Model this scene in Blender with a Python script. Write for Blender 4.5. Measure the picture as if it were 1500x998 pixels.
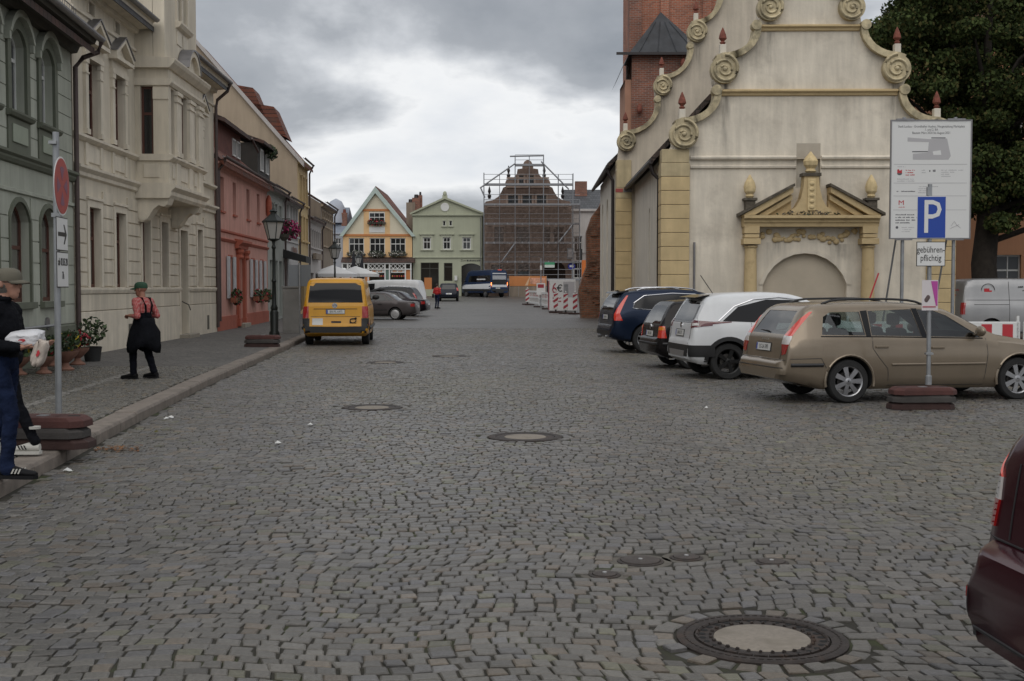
import bpy, bmesh, math, random
import numpy as np
from mathutils import Vector, Matrix
from mathutils.bvhtree import BVHTree
from mathutils.geometry import tessellate_polygon
random.seed(7); RNG = np.random.default_rng(11)
R = math.radians; PI = math.pi
for o in list(bpy.data.objects): bpy.data.objects.remove(o)
SC = bpy.context.scene; COL = SC.collection

# ------------------------------------------------------------------ camera
cam_d = bpy.data.cameras.new('camera'); cam = bpy.data.objects.new('camera', cam_d); COL.objects.link(cam)
cam_d.sensor_width = 23.5; cam_d.lens = 28.0; cam_d.clip_end = 3000
cam.location = (0, 0, 1.7)
cam.rotation_euler = (R(90) - math.atan(79 / 1787), 0, 0)
SC.camera = cam

# ------------------------------------------------------------------ sky and sun (overcast)
SUN_EL, SUN_AZ = 50, -8          # elevation, azimuth from -Y (behind the camera) towards -X
W = bpy.data.worlds.new('World'); SC.world = W; W.use_nodes = True
nt = W.node_tree; nt.nodes.clear()
def nn(t, ty, **kw):
    n = t.nodes.new(ty)
    for k, v in kw.items():
        if k.startswith('i_'): n.inputs[int(k[2:])].default_value = v
        else: setattr(n, k, v)
    return n
def lk(t, a, b): t.links.new(a, b)
def ramp(t, pts, interp='LINEAR'):
    n = t.nodes.new('ShaderNodeValToRGB'); cr = n.color_ramp; cr.interpolation = interp
    while len(cr.elements) < len(pts): cr.elements.new(.5)
    for e, (p, c) in zip(cr.elements, pts):
        e.position = p; e.color = (*c, 1) if len(c) == 3 else c
    return n
sky = nn(nt, 'ShaderNodeTexSky', sky_type='NISHITA', sun_disc=False, sun_elevation=R(SUN_EL), sun_rotation=R(180 - SUN_AZ), air_density=1.0, dust_density=2.0, ozone_density=1.0)
tc = nn(nt, 'ShaderNodeTexCoord'); sep = nn(nt, 'ShaderNodeSeparateXYZ'); lk(nt, tc.outputs['Generated'], sep.inputs[0])
zz = nn(nt, 'ShaderNodeMath', operation='ADD', i_1=0.30); mx = nn(nt, 'ShaderNodeMath', operation='MAXIMUM', i_1=0.0)
lk(nt, sep.outputs[2], mx.inputs[0]); lk(nt, mx.outputs[0], zz.inputs[0])
dx = nn(nt, 'ShaderNodeMath', operation='DIVIDE'); dy = nn(nt, 'ShaderNodeMath', operation='DIVIDE')
lk(nt, sep.outputs[0], dx.inputs[0]); lk(nt, zz.outputs[0], dx.inputs[1]); lk(nt, sep.outputs[1], dy.inputs[0]); lk(nt, zz.outputs[0], dy.inputs[1])
cb = nn(nt, 'ShaderNodeCombineXYZ'); lk(nt, dx.outputs[0], cb.inputs[0]); lk(nt, dy.outputs[0], cb.inputs[1])
mp = nn(nt, 'ShaderNodeMapping'); mp.inputs['Location'].default_value = (10.3, 3.1, 0.0); lk(nt, cb.outputs[0], mp.inputs[0])
cn = nn(nt, 'ShaderNodeTexNoise'); cn.inputs['Scale'].default_value = 1.35; cn.inputs['Detail'].default_value = 9; cn.inputs['Roughness'].default_value = .53; cn.inputs['Distortion'].default_value = .2
lk(nt, mp.outputs[0], cn.inputs['Vector'])
# cloud grey tones (relative to the sky's own scale)
cr = ramp(nt, [(.34, (2.6, 2.8, 3.1)), (.45, (3.7, 3.9, 4.2)), (.505, (5.7, 5.9, 6.2)), (.56, (8.3, 8.4, 8.5)), (.64, (7.2, 7.45, 7.8)), (.72, (6.2, 6.6, 7.1))])
lk(nt, cn.outputs[0], cr.inputs[0])
cover = ramp(nt, [(.2, (.93,) * 3), (.8, (.99,) * 3)]); lk(nt, cn.outputs[0], cover.inputs[0])
mixs = nn(nt, 'ShaderNodeMix', data_type='RGBA'); lk(nt, cover.outputs[0], mixs.inputs[0]); lk(nt, sky.outputs[0], mixs.inputs[6]); lk(nt, cr.outputs[0], mixs.inputs[7])
bg = nn(nt, 'ShaderNodeBackground'); bg.inputs[1].default_value = 0.1
lk(nt, mixs.outputs[2], bg.inputs[0]); wo = nn(nt, 'ShaderNodeOutputWorld'); lk(nt, bg.outputs[0], wo.inputs[0])
sd = bpy.data.lights.new('sun', 'SUN'); sd.energy = 1.0; sd.angle = R(60); sd.color = (1, .96, .9)
sun = bpy.data.objects.new('sun', sd); COL.objects.link(sun)
sdir = Vector((math.sin(R(SUN_AZ)) * math.cos(R(SUN_EL)), -math.cos(R(SUN_AZ)) * math.cos(R(SUN_EL)), math.sin(R(SUN_EL))))
sun.rotation_euler = sdir.to_track_quat('Z', 'Y').to_euler()
vs = SC.view_settings; vs.view_transform = 'Standard'; vs.look = 'None'; vs.exposure = 0.14; vs.gamma = 1; vs.use_curve_mapping = False
SC.cycles.max_bounces = 6; SC.cycles.diffuse_bounces = 3; SC.cycles.glossy_bounces = 3; SC.cycles.transparent_max_bounces = 12; SC.cycles.transmission_bounces = 4
SC.cycles.use_denoising = True

# ------------------------------------------------------------------ materials
MATS = {}
def M(name, col=(.5, .5, .5), rough=.7, metal=0., var=.0, vs=3., bump=0., bs=40., coat=0., spec=.5, streak=0., dirt=None, emit=None, kind=None, scale=1., col2=None, mortar=None, attr=False, alpha=None):
    if name in MATS: return MATS[name]
    m = bpy.data.materials.new(name); MATS[name] = m; m.use_nodes = True; t = m.node_tree
    b = t.nodes['Principled BSDF']; b.inputs['Roughness'].default_value = rough; b.inputs['Metallic'].default_value = metal
    b.inputs['Specular IOR Level'].default_value = spec
    if coat: b.inputs['Coat Weight'].default_value = coat; b.inputs['Coat Roughness'].default_value = .04
    c4 = (*col, 1); b.inputs['Base Color'].default_value = c4
    m.diffuse_color = c4
    if emit: b.inputs['Emission Color'].default_value = c4; b.inputs['Emission Strength'].default_value = emit
    if not (var or bump or streak or kind or dirt or attr): return m
    co = nn(t, 'ShaderNodeTexCoord'); V = co.outputs['Object']
    cur = None
    def rgb(c): n = nn(t, 'ShaderNodeRGB'); n.outputs[0].default_value = (*c, 1); return n.outputs[0]
    def mul(a, f, lo, hi):      # a * map(f: 0..1 -> lo..hi)
        mr = nn(t, 'ShaderNodeMapRange'); lk(t, f, mr.inputs[0]); mr.inputs[1].default_value = .3; mr.inputs[2].default_value = .7; mr.inputs[3].default_value = lo; mr.inputs[4].default_value = hi
        x = nn(t, 'ShaderNodeVectorMath', operation='SCALE'); lk(t, a, x.inputs[0]); lk(t, mr.outputs[0], x.inputs[3]); return x.outputs[0]
    def noise(sc, det=4, vec=None, rough=.55):
        n = nn(t, 'ShaderNodeTexNoise'); n.inputs['Scale'].default_value = sc; n.inputs['Detail'].default_value = det; n.inputs['Roughness'].default_value = rough
        lk(t, vec or V, n.inputs['Vector']); return n.outputs[0]
    def mixc(f, a, c):
        n = nn(t, 'ShaderNodeMix', data_type='RGBA'); lk(t, f, n.inputs[0]); lk(t, a, n.inputs[6]); lk(t, c, n.inputs[7]); return n.outputs[2]
    cur = rgb(col); h = None
    if attr:
        a = nn(t, 'ShaderNodeAttribute', attribute_name='tint'); cur = a.outputs['Color']
    if kind in ('brick', 'tile'):
        s = nn(t, 'ShaderNodeSeparateXYZ'); lk(t, V, s.inputs[0])
        ad = nn(t, 'ShaderNodeMath', operation='ADD'); lk(t, s.outputs[0], ad.inputs[0]); lk(t, s.outputs[1], ad.inputs[1])
        cb = nn(t, 'ShaderNodeCombineXYZ'); lk(t, (ad.outputs[0] if kind == 'brick' else s.outputs[0]), cb.inputs[0]); lk(t, s.outputs[2], cb.inputs[1])
        br = nn(t, 'ShaderNodeTexBrick'); lk(t, cb.outputs[0], br.inputs['Vector'])
        br.inputs['Color1'].default_value = (*col, 1); br.inputs['Color2'].default_value = (*(col2 or col), 1); br.inputs['Mortar'].default_value = (*(mortar or (.3, .28, .25)), 1)
        br.inputs['Scale'].default_value = 1.0; br.inputs['Brick Width'].default_value = .26 * scale; br.inputs['Row Height'].default_value = (.085 if kind == 'brick' else .16) * scale
        br.inputs['Mortar Size'].default_value = .012 * scale; br.inputs['Mortar Smooth'].default_value = .3; br.inputs['Bias'].default_value = 0.
        cur = br.outputs['Color']; h = br.outputs['Fac']
        if kind == 'tile': br.offset = .5; br.inputs['Brick Width'].default_value = .19 * scale
    if kind == 'stripes':       # col/col2 alternate along local x
        s = nn(t, 'ShaderNodeSeparateXYZ'); lk(t, V, s.inputs[0])
        q = nn(t, 'ShaderNodeMath', operation='MULTIPLY', i_1=1 / scale); lk(t, s.outputs[0], q.inputs[0])
        z = nn(t, 'ShaderNodeMath', operation='FRACT'); lk(t, q.outputs[0], z.inputs[0])
        g = nn(t, 'ShaderNodeMath', operation='GREATER_THAN', i_1=.5); lk(t, z.outputs[0], g.inputs[0]); cur = mixc(g.outputs[0], rgb(col), rgb(col2))
    if kind == 'check':         # woven plaid
        w = []
        for ax in (0, 2):
            s = nn(t, 'ShaderNodeSeparateXYZ'); lk(t, V, s.inputs[0]); q = nn(t, 'ShaderNodeMath', operation='MULTIPLY', i_1=scale); lk(t, s.outputs[ax], q.inputs[0])
            z = nn(t, 'ShaderNodeMath', operation='FRACT'); lk(t, q.outputs[0], z.inputs[0]); g = nn(t, 'ShaderNodeMath', operation='GREATER_THAN', i_1=.6); lk(t, z.outputs[0], g.inputs[0]); w.append(g.outputs[0])
        ad = nn(t, 'ShaderNodeMath', operation='ADD'); lk(t, w[0], ad.inputs[0]); lk(t, w[1], ad.inputs[1]); hf = nn(t, 'ShaderNodeMath', operation='MULTIPLY', i_1=.5); lk(t, ad.outputs[0], hf.inputs[0])
        cur = mixc(hf.outputs[0], rgb(col), rgb(col2))
    if kind == 'lace':          # net curtain seen behind the glass
        wv = nn(t, 'ShaderNodeTexWave'); wv.inputs['Scale'].default_value = 6; wv.inputs['Distortion'].default_value = 4; wv.inputs['Detail'].default_value = 2; lk(t, V, wv.inputs['Vector'])
        cur = mixc(wv.outputs[1], rgb(col), rgb(col2))
    if kind == 'setts':         # far cobbles
        vo = nn(t, 'ShaderNodeTexVoronoi', feature='F1'); vo.inputs['Scale'].default_value = 9; lk(t, V, vo.inputs['Vector'])
        rp = ramp(t, [(0, (.085, .08, .074)), (.35, (.114, .107, .099)), (.65, (.137, .129, .12)), (1, (.12, .107, .094))]); lk(t, vo.outputs['Color'], rp.inputs[0]); cur = rp.outputs[0]
        ve = nn(t, 'ShaderNodeTexVoronoi', feature='DISTANCE_TO_EDGE'); ve.inputs['Scale'].default_value = 9; lk(t, V, ve.inputs['Vector'])
        r2 = ramp(t, [(0, (.35,) * 3), (.09, (1,) * 3)]); lk(t, ve.outputs[0], r2.inputs[0])
        x = nn(t, 'ShaderNodeMix', data_type='RGBA', blend_type='MULTIPLY'); x.inputs[0].default_value = 1; lk(t, cur, x.inputs[6]); lk(t, r2.outputs[0], x.inputs[7]); cur = x.outputs[2]; h = r2.outputs[0]
        ms = nn(t, 'ShaderNodeMapping'); ms.inputs['Scale'].default_value = (1.3, 6., 1.); lk(t, V, ms.inputs[0]); cur = mul(cur, noise(1.6, 7, ms.outputs[0], .7), .72, 1.28)
    if var: cur = mul(cur, noise(vs, 6), 1 - var, 1 + var)
    if streak:
        mp = nn(t, 'ShaderNodeMapping'); mp.inputs['Scale'].default_value = (1.6, 1.6, .16); lk(t, V, mp.inputs[0])
        cur = mul(cur, noise(2.2, 6, mp.outputs[0], .62), 1 - streak, 1 + streak * .35)
    if dirt:                    # patchy weathering of its own shape
        rp = ramp(t, [(.52, (0, 0, 0)), (.66, (1, 1, 1))]); lk(t, noise(dirt[1], 8, None, .65), rp.inputs[0])
        mm = nn(t, 'ShaderNodeMath', operation='MULTIPLY', i_1=dirt[2]); lk(t, rp.outputs[0], mm.inputs[0]); cur = mixc(mm.outputs[0], cur, rgb(dirt[0]))
    lk(t, cur, b.inputs['Base Color'])
    if bump:
        bp = nn(t, 'ShaderNodeBump'); bp.inputs['Strength'].default_value = bump; bp.inputs['Distance'].default_value = .02
        n1 = noise(bs, 5)
        if h is not None:
            q = nn(t, 'ShaderNodeMath', operation='MULTIPLY_ADD'); lk(t, h, q.inputs[0]); q.inputs[1].default_value = (-1. if kind in ('brick', 'tile') else 1.); lk(t, n1, q.inputs[2]); n1 = q.outputs[0]
        lk(t, n1, bp.inputs['Height']); lk(t, bp.outputs[0], b.inputs['Normal'])
    return m
def glass_mat(name, tint, mixf=.25):
    if name in MATS: return MATS[name]
    m = bpy.data.materials.new(name); MATS[name] = m; m.use_nodes = True; t = m.node_tree; t.nodes.clear()
    tr = nn(t, 'ShaderNodeBsdfTransparent'); tr.inputs[0].default_value = (*tint, 1)
    gl = nn(t, 'ShaderNodeBsdfGlossy'); gl.inputs['Roughness'].default_value = .02; gl.inputs[0].default_value = (.9, .9, .9, 1)
    lw = nn(t, 'ShaderNodeFresnel'); lw.inputs[0].default_value = 1.5
    ad = nn(t, 'ShaderNodeMath', operation='ADD', i_1=mixf * .2); lk(t, lw.outputs[0], ad.inputs[0])
    mx = nn(t, 'ShaderNodeMixShader'); lk(t, ad.outputs[0], mx.inputs[0]); lk(t, tr.outputs[0], mx.inputs[1]); lk(t, gl.outputs[0], mx.inputs[2])
    o = nn(t, 'ShaderNodeOutputMaterial'); lk(t, mx.outputs[0], o.inputs[0]); return m

# ------------------------------------------------------------------ mesh builder
class MB:
    def __init__(s): s.v = []; s.f = []; s.m = []; s.mi = 0
    def add(s, vs, fs):
        o = len(s.v); s.v += [tuple(p) for p in vs]; s.f += [tuple(i + o for i in f) for f in fs]; s.m += [s.mi] * len(fs); return s
    def box(s, x0, x1, y0, y1, z0, z1):
        return s.add([(x0,y0,z0),(x1,y0,z0),(x1,y1,z0),(x0,y1,z0),(x0,y0,z1),(x1,y0,z1),(x1,y1,z1),(x0,y1,z1)],
              [(0,3,2,1),(4,5,6,7),(0,1,5,4),(1,2,6,5),(2,3,7,6),(3,0,4,7)])
    def prism(s, poly, a0, a1, ax='y'):     # poly in (x,z) for ax y, (y,z) for ax x, (x,y) for ax z
        def P(p, a): return (p[0], a, p[1]) if ax == 'y' else ((a, p[0], p[1]) if ax == 'x' else (p[0], p[1], a))
        n = len(poly); vs = [P(p, a0) for p in poly] + [P(p, a1) for p in poly]
        tri = tessellate_polygon([[Vector((p[0], p[1], 0)) for p in poly]])
        fs = [t for t in tri] + [tuple(i + n for i in reversed(t)) for t in tri] + [(i, (i + 1) % n, (i + 1) % n + n, i + n) for i in range(n)]
        return s.add(vs, fs)
    def lathe(s, prof, c=(0,0,0), seg=16, ax='z', cap=True):
        vs = []; n = len(prof)
        for r, z in prof:
            for k in range(seg):
                a = 2 * PI * k / seg; q = (r * math.cos(a), r * math.sin(a), z)
                if ax == 'y': q = (q[0], q[2], q[1])
                if ax == 'x': q = (q[2], q[0], q[1])
                vs.append((q[0] + c[0], q[1] + c[1], q[2] + c[2]))
        fs = [(i * seg + k, i * seg + (k + 1) % seg, (i + 1) * seg + (k + 1) % seg, (i + 1) * seg + k) for i in range(n - 1) for k in range(seg)]
        if cap: fs += [tuple(range(seg)), tuple(range((n - 1) * seg, n * seg))]
        return s.add(vs, fs)
    def tube(s, pts, r, seg=8, cap=True):
        pts = [Vector(p) for p in pts]; n = len(pts); vs = []
        rr = r if isinstance(r, (list, tuple)) else [r] * n
        for i, p in enumerate(pts):
            d = (pts[min(i + 1, n - 1)] - pts[max(i - 1, 0)]).normalized()
            a = d.cross(Vector((0, 0, 1)) if abs(d.z) < .9 else Vector((1, 0, 0))).normalized(); b = d.cross(a)
            for k in range(seg):
                t = 2 * PI * k / seg; vs.append(p + a * math.cos(t) * rr[i] + b * math.sin(t) * rr[i])
        fs = [(i * seg + k, i * seg + (k + 1) % seg, (i + 1) * seg + (k + 1) % seg, (i + 1) * seg + k) for i in range(n - 1) for k in range(seg)]
        if cap: fs += [tuple(range(seg)), tuple(range((n - 1) * seg, n * seg))]
        return s.add(vs, fs)
    def bar(s, p, q, w, t=None):            # square bar between two points
        return s.tube([p, q], (t or w) * .7071, 4)
    def ball(s, c, r, seg=12, rings=8, sc=(1,1,1)):
        vs = [(c[0] + r * sc[0] * math.sin(PI * i / rings) * math.cos(2 * PI * k / seg), c[1] + r * sc[1] * math.sin(PI * i / rings) * math.sin(2 * PI * k / seg), c[2] + r * sc[2] * math.cos(PI * i / rings)) for i in range(rings + 1) for k in range(seg)]
        fs = [(i * seg + k, i * seg + (k + 1) % seg, (i + 1) * seg + (k + 1) % seg, (i + 1) * seg + k) for i in range(rings) for k in range(seg)]
        return s.add(vs, fs)
    def quad(s, a, b, c, d): return s.add([a, b, c, d], [(0, 1, 2, 3)])
    def poly(s, pts): return s.add(pts, [tuple(range(len(pts)))])
    def mesh(s, name, mats, smooth=None, fix=True):
        me = bpy.data.meshes.new(name); me.from_pydata(s.v, [], s.f)
        for m in (mats if isinstance(mats, (list, tuple)) else [mats]): me.materials.append(m)
        if any(s.m): me.polygons.foreach_set('material_index', s.m)
        if fix:
            b = bmesh.new(); b.from_mesh(me); bmesh.ops.remove_doubles(b, verts=b.verts, dist=1e-5); bmesh.ops.recalc_face_normals(b, faces=b.faces); b.to_mesh(me); b.free()
        if smooth is not None:
            me.polygons.foreach_set('use_smooth', [True] * len(me.polygons)); me.set_sharp_from_angle(angle=R(smooth))
        me.update(); return me
    def build(s, name, mats, parent=None, smooth=None, bevel=0, loc=None, rot=None, fix=True):
        o = bpy.data.objects.new(name, s.mesh(name, mats, smooth, fix)); COL.objects.link(o)
        if parent: o.parent = parent
        if loc: o.location = loc
        if rot: o.rotation_euler = rot
        if bevel:
            md = o.modifiers.new('bevel', 'BEVEL'); md.width = bevel; md.segments = 2; md.limit_method = 'ANGLE'
        return o
def tag(o, label=None, cat=None, group=None, kind=None):
    if label: o['label'] = label
    if cat: o['category'] = cat
    if group: o['group'] = group
    if kind: o['kind'] = kind
    return o
def thing(name, label, cat, loc=(0,0,0), rz=0., group=None):
    o = bpy.data.objects.new(name, None); COL.objects.link(o); o.empty_display_size = .3
    o.location = loc; o.rotation_euler = (0, 0, rz); return tag(o, label, cat, group)
def copy_tree(o, parent=None):
    c = o.copy(); COL.objects.link(c); c.parent = parent
    for ch in list(o.children): copy_tree(ch, c)
    return c
def text(name, s, size, mat, parent, loc, rot=(0,0,0), ext=.001, align='CENTER', sx=1., space=1.):
    cu = bpy.data.curves.new('t', 'FONT'); cu.body = s; cu.size = size; cu.extrude = ext; cu.align_x = align; cu.align_y = 'CENTER'; cu.resolution_u = 2; cu.space_line = space
    to = bpy.data.objects.new('t', cu); COL.objects.link(to)
    dg = bpy.context.evaluated_depsgraph_get(); me = bpy.data.meshes.new_from_object(to.evaluated_get(dg))
    bpy.data.objects.remove(to); bpy.data.curves.remove(cu)
    me.materials.clear(); me.materials.append(mat)
    o = bpy.data.objects.new(name, me); COL.objects.link(o); o.parent = parent; o.location = loc; o.rotation_euler = rot; o.scale = (sx, 1, 1); return o
def strokes(name, par, x, z, y, lines, mat, h=.04, seed=1, left=True, ax='x'):
    """print too small to read: each line is a row of short marks"""
    rg = random.Random(seed); m = MB()
    for i, ln in enumerate(lines):
        a = x if left else x - ln / 2; e = a + ln; zc = z - i * h * 1.7
        while a < e:
            w = rg.uniform(.35, .75) * h; k = rg.uniform(.55, 1.)
            if rg.random() > .14:
                if ax == 'x': m.box(a, a + w, y - .001, y, zc - h * .4, zc - h * .4 + h * .8 * k)
                else: m.box(y - .001, y, -a - w, -a, zc - h * .4, zc - h * .4 + h * .8 * k)
            a += w + h * .14
    return tag(m.build(name, mat, par, fix=False), kind='stuff')
FRONT = (R(90), 0, 0)       # text standing up and facing local -y

def gz(y):                   # ground height: level, then a gentle rise to the market square
    return 0. if y < 50 else .75 * ((min(y, 135) - 50) / 72) ** 1.5
def wall(mb, x0, x1, z0, z1, y0, depth, ops):
    """front skin with openings (a,b,c,d,arch) and reveals of the given depth"""
    xs = sorted({x0, x1, *[v for o in ops for v in o[:2]]}); zs = sorted({z0, z1, *[v for o in ops for v in o[2:4]]})
    xs = [x for x in xs if x0 <= x <= x1]; zs = [z for z in zs if z0 <= z <= z1]
    for i in range(len(xs) - 1):
        for j in range(len(zs) - 1):
            cx, cz = (xs[i] + xs[i+1]) / 2, (zs[j] + zs[j+1]) / 2
            if any(o[0] < cx < o[1] and o[2] < cz < o[3] for o in ops): continue
            mb.quad((xs[i],y0,zs[j]), (xs[i+1],y0,zs[j]), (xs[i+1],y0,zs[j+1]), (xs[i],y0,zs[j+1]))
    for e in ((x0, z0, x0, z1), (x1, z0, x1, z1), (x0, z1, x1, z1)):
        mb.quad((e[0],y0,e[1]), (e[2],y0,e[3]), (e[2],y0+depth,e[3]), (e[0],y0+depth,e[1]))
    for o in ops:
        a, b, c, d = o[:4]; r = o[4] if len(o) > 4 else 0
        y1 = y0 + depth; s = d - r
        path = [(a, s), (a, c), (b, c), (b, s)]
        arc = arch_pts(a, b, s, r) if r else [(b, s), (a, s)]
        if r:
            for p, q in zip(arc, arc[1:]): mb.quad((p[0],y0,p[1]), (q[0],y0,q[1]), (q[0],y0,d), (p[0],y0,d))
        for p, q in list(zip(path, path[1:])) + list(zip(arc, arc[1:])): mb.quad((p[0],y0,p[1]), (q[0],y0,q[1]), (q[0],y1,q[1]), (p[0],y1,p[1]))
    return mb
def arch_pts(a, b, s, r, n=10):      # from (b,s) over the top to (a,s)
    c = (a + b) / 2; h = (b - a) / 2; rad = (h * h + r * r) / (2 * r); cz = s + r - rad; t0 = math.asin(min(1, h / rad))
    if r > h: t0 = PI - t0 if False else PI / 2; return [(c + h * math.cos(PI * k / n), s + r * math.sin(PI * k / n)) for k in range(n + 1)]
    return [(c + rad * math.sin(t0 - 2 * t0 * k / n), cz + rad * math.cos(t0 - 2 * t0 * k / n)) for k in range(n + 1)]
def window(par, a, b, c, d, y, fmat, pmat, nx=2, bars=(.62,), arch=0, fw=.06, name='window', sub=True):
    """frame with mullions; each light is a pane of its own"""
    f = MB(); s = d - arch; th = .05
    for x in (a, b - fw): f.box(x, x + fw, y, y + th, c, s)
    f.box(a + fw, b - fw, y, y + th, c, c + fw)
    if arch:
        o = arch_pts(a, b, s, arch); i = arch_pts(a + fw, b - fw, s, arch - fw)
        for k in range(len(o) - 1): f.prism([o[k], o[k+1], i[k+1], i[k]], y, y + th)
    else: f.box(a + fw, b - fw, y, y + th, d - fw, d)
    bz = [c + fw] + [c + (d - c) * t for t in bars] + [s if arch else d - fw]
    for z in bz[1:-1]: f.box(a + fw, b - fw, y - .006, y + th - .006, z - .035, z + .035)
    xs = [a + fw + (b - a - 2 * fw) * k / nx for k in range(nx + 1)]
    for x in xs[1:-1]: f.box(x - .022, x + .022, y + .004, y + th - .004, c + fw, d - fw)
    w = f.build(name, fmat, par)
    for i in range(nx):
        for j in range(len(bz) - 1):
            p = MB().box(xs[i], xs[i+1], y + .026, y + .034, bz[j], bz[j+1]); p.build('pane', pmat, w if sub else par)
    if arch: MB().prism([(a + fw, s)] + arch_pts(a + fw, b - fw, s, arch - fw)[::-1], y + .027, y + .033).build('pane', pmat, w)
    return w

# ================================================================== ground
mm_setts = M('far_setts', kind='setts', rough=.42, bump=.6, bs=60, var=.22, vs=.35, dirt=((.085, .08, .07), 1.3, .55))
mm_soil = M('joint_soil', (.027, .024, .017), .95, var=.3, vs=5, dirt=((.042, .052, .014), 1.6, .95), bump=.4, bs=90)
mm_stone = M('granite_sett', attr=True, rough=.38, var=.22, vs=45, bump=.35, bs=120, spec=.5)
YJ = 50.0
def ground_sheet():
    ys = [-40, 0, YJ, YJ + .02] + list(range(52, 140, 4)) + [200, 400, 1500]
    xs = [-1500, -200, -60, -20, 0, 20, 60, 200, 1500]
    g = MB(); vs = [(x, y, (-.0105 if y <= YJ else 0) + gz(y)) for y in ys for x in xs]; n = len(xs)
    fs = []; mi = []
    for j in range(len(ys) - 1):
        for i in range(n - 1): fs.append((j*n+i, j*n+i+1, (j+1)*n+i+1, (j+1)*n+i)); mi.append(0 if ys[j] < YJ else 1)
    g.add(vs, fs); g.m = mi
    return g.build('road', [mm_soil, mm_setts], fix=False)
road = tag(ground_sheet(), kind='structure')

KERB = [(-3.2, 1.0), (-4.12, 9.6), (-4.68, 15.), (-5.2, 20.5), (-6.33, 36.0), (-7.0, 45.), (-9.6, 70), (-11.2, 88)]
def kx(y):
    for (a, b), (c, d) in zip(KERB, KERB[1:]):
        if y <= d: return a + (c - a) * (y - b) / (d - b)
    return KERB[-1][0]
MANHOLES = [(1.21, 5.84, .41), (.15, 13.76, .42), (-1.97, 17.12, .42), (-1.53, 29.77, .42), (-2.84, 27.35, .42)]
COVERS = [(.80, 7.53, .125), (1.10, 7.63, .085), (.55, 7.17, .075), (1.61, 7.50, .085)]
def warp(s, t):
    x = s + .05 * np.sin(t * 1.7 + .3 * s) + .03 * np.sin(t * 4.1)
    y = t + .04 * s + .055 * np.cos(s * 2 * np.pi / 1.6 + .35 * np.sin(t * .8)) + .04 * np.sin(s * .9 + t * .7)
    return x, y
def stones(y0, y1, row, wid, jit, gap, bev, zt, keep, tints, rng, warpf=warp):
    """rows of individual setts -> corner array (n,4,2), colour (n,3), top height"""
    q = []
    t = y0
    while t < y1:
        h = row * rng.uniform(.9, 1.12)
        half = .46 * max(t, 4) + 2.2
        s = -half - rng.uniform(0, wid)
        ws = rng.uniform(.78, 1.3, int(2 * half / wid * 1.25) + 4) * wid
        e = s + np.concatenate([[0], np.cumsum(ws)])
        a, b = e[:-1], e[1:]
        q.append(np.stack([np.stack([a, np.full_like(a, t)], 1), np.stack([b, np.full_like(a, t)], 1), np.stack([b, np.full_like(a, t + h)], 1), np.stack([a, np.full_like(a, t + h)], 1)], 1))
        t += h
    q = np.concatenate(q)
    X, Y = warpf(q[..., 0], q[..., 1]); q = np.stack([X, Y], -1)
    c = q.mean(1); k = keep(c); q = q[k]; c = c[k]; n = len(q)
    q = c[:, None] + (q - c[:, None]) * (1 - gap / row) + rng.normal(0, jit, (n, 4, 2))
    col = tints(c, rng)
    z = zt + rng.normal(0, .0028, n)
    tilt = rng.normal(0, .018, (n, 2))
    return q, c, col, z, tilt
def stones_to_mesh(name, S, mat, bev, base):
    q, c, col, z, tilt = S; n = len(q)
    inn = c[:, None] + (q - c[:, None]) * (1 - bev / .05)
    def zz(p, off): return (z[:, None] + ((p - c[:, None]) * tilt[:, None]).sum(-1) + off)[..., None]
    V = np.concatenate([np.concatenate([inn, zz(inn, 0)], -1), np.concatenate([q, zz(q, -bev * .75)], -1), np.concatenate([q * 1.0, np.full((n, 4, 1), base)], -1)], 1)   # n,12,3
    fp = np.array([(0,1,2,3),(4,5,1,0),(5,6,2,1),(6,7,3,2),(7,4,0,3),(8,9,5,4),(9,10,6,5),(10,11,7,6),(11,8,4,7)])
    Fc = (fp[None] + (np.arange(n) * 12)[:, None, None]).reshape(-1, 4)
    me = bpy.data.meshes.new(name); me.vertices.add(n * 12); me.vertices.foreach_set('co', V.reshape(-1).astype(np.float32))
    me.loops.add(len(Fc) * 4); me.loops.foreach_set('vertex_index', Fc.reshape(-1).astype(np.int32)); me.polygons.add(len(Fc))
    me.polygons.foreach_set('loop_start', (np.arange(len(Fc)) * 4).astype(np.int32)); me.update(calc_edges=True)
    me.polygons.foreach_set('use_smooth', [False] * len(Fc))
    a = me.attributes.new('tint', 'FLOAT_COLOR', 'POINT'); cc = np.repeat(np.concatenate([col, np.ones((n, 1))], 1), 12, 0).astype(np.float32); a.data.foreach_set('color', cc.reshape(-1))
    me.materials.append(mat); return me
def road_tints(c, rng):
    n = len(c); base = np.array([.108, .101, .092]); v = rng.normal(1, .15, (n, 1)).clip(.6, 1.5)
    X_, Y_ = c[:, 0], c[:, 1]; w_ = 1 + .09 * np.sin(X_ * .8 + 1.3 * np.sin(Y_ * .31)) * np.sin(Y_ * .42 + .6 * X_) + .06 * np.sin(X_ * 2.3 + Y_ * 1.7) * np.sin(Y_ * 1.9 - X_)
    out = base * v * w_[:, None]; gr = np.clip(np.sin(X_ * .55 + 2 + .4 * np.sin(Y_ * .7)) * np.sin(Y_ * .33 + 1), 0, 1)[:, None]; out = out * (1 + gr * np.array([.04, .02, -.10]))
    k = rng.random(n)
    out[k < .13] *= np.array([.97, 1.0, 1.10]); w = (k > .87); out[w] *= np.array([1.14, 1.02, .90]); w = (k > .78) & (k < .84); out[w] *= np.array([1.05, 1.08, .86])
    return out
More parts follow.
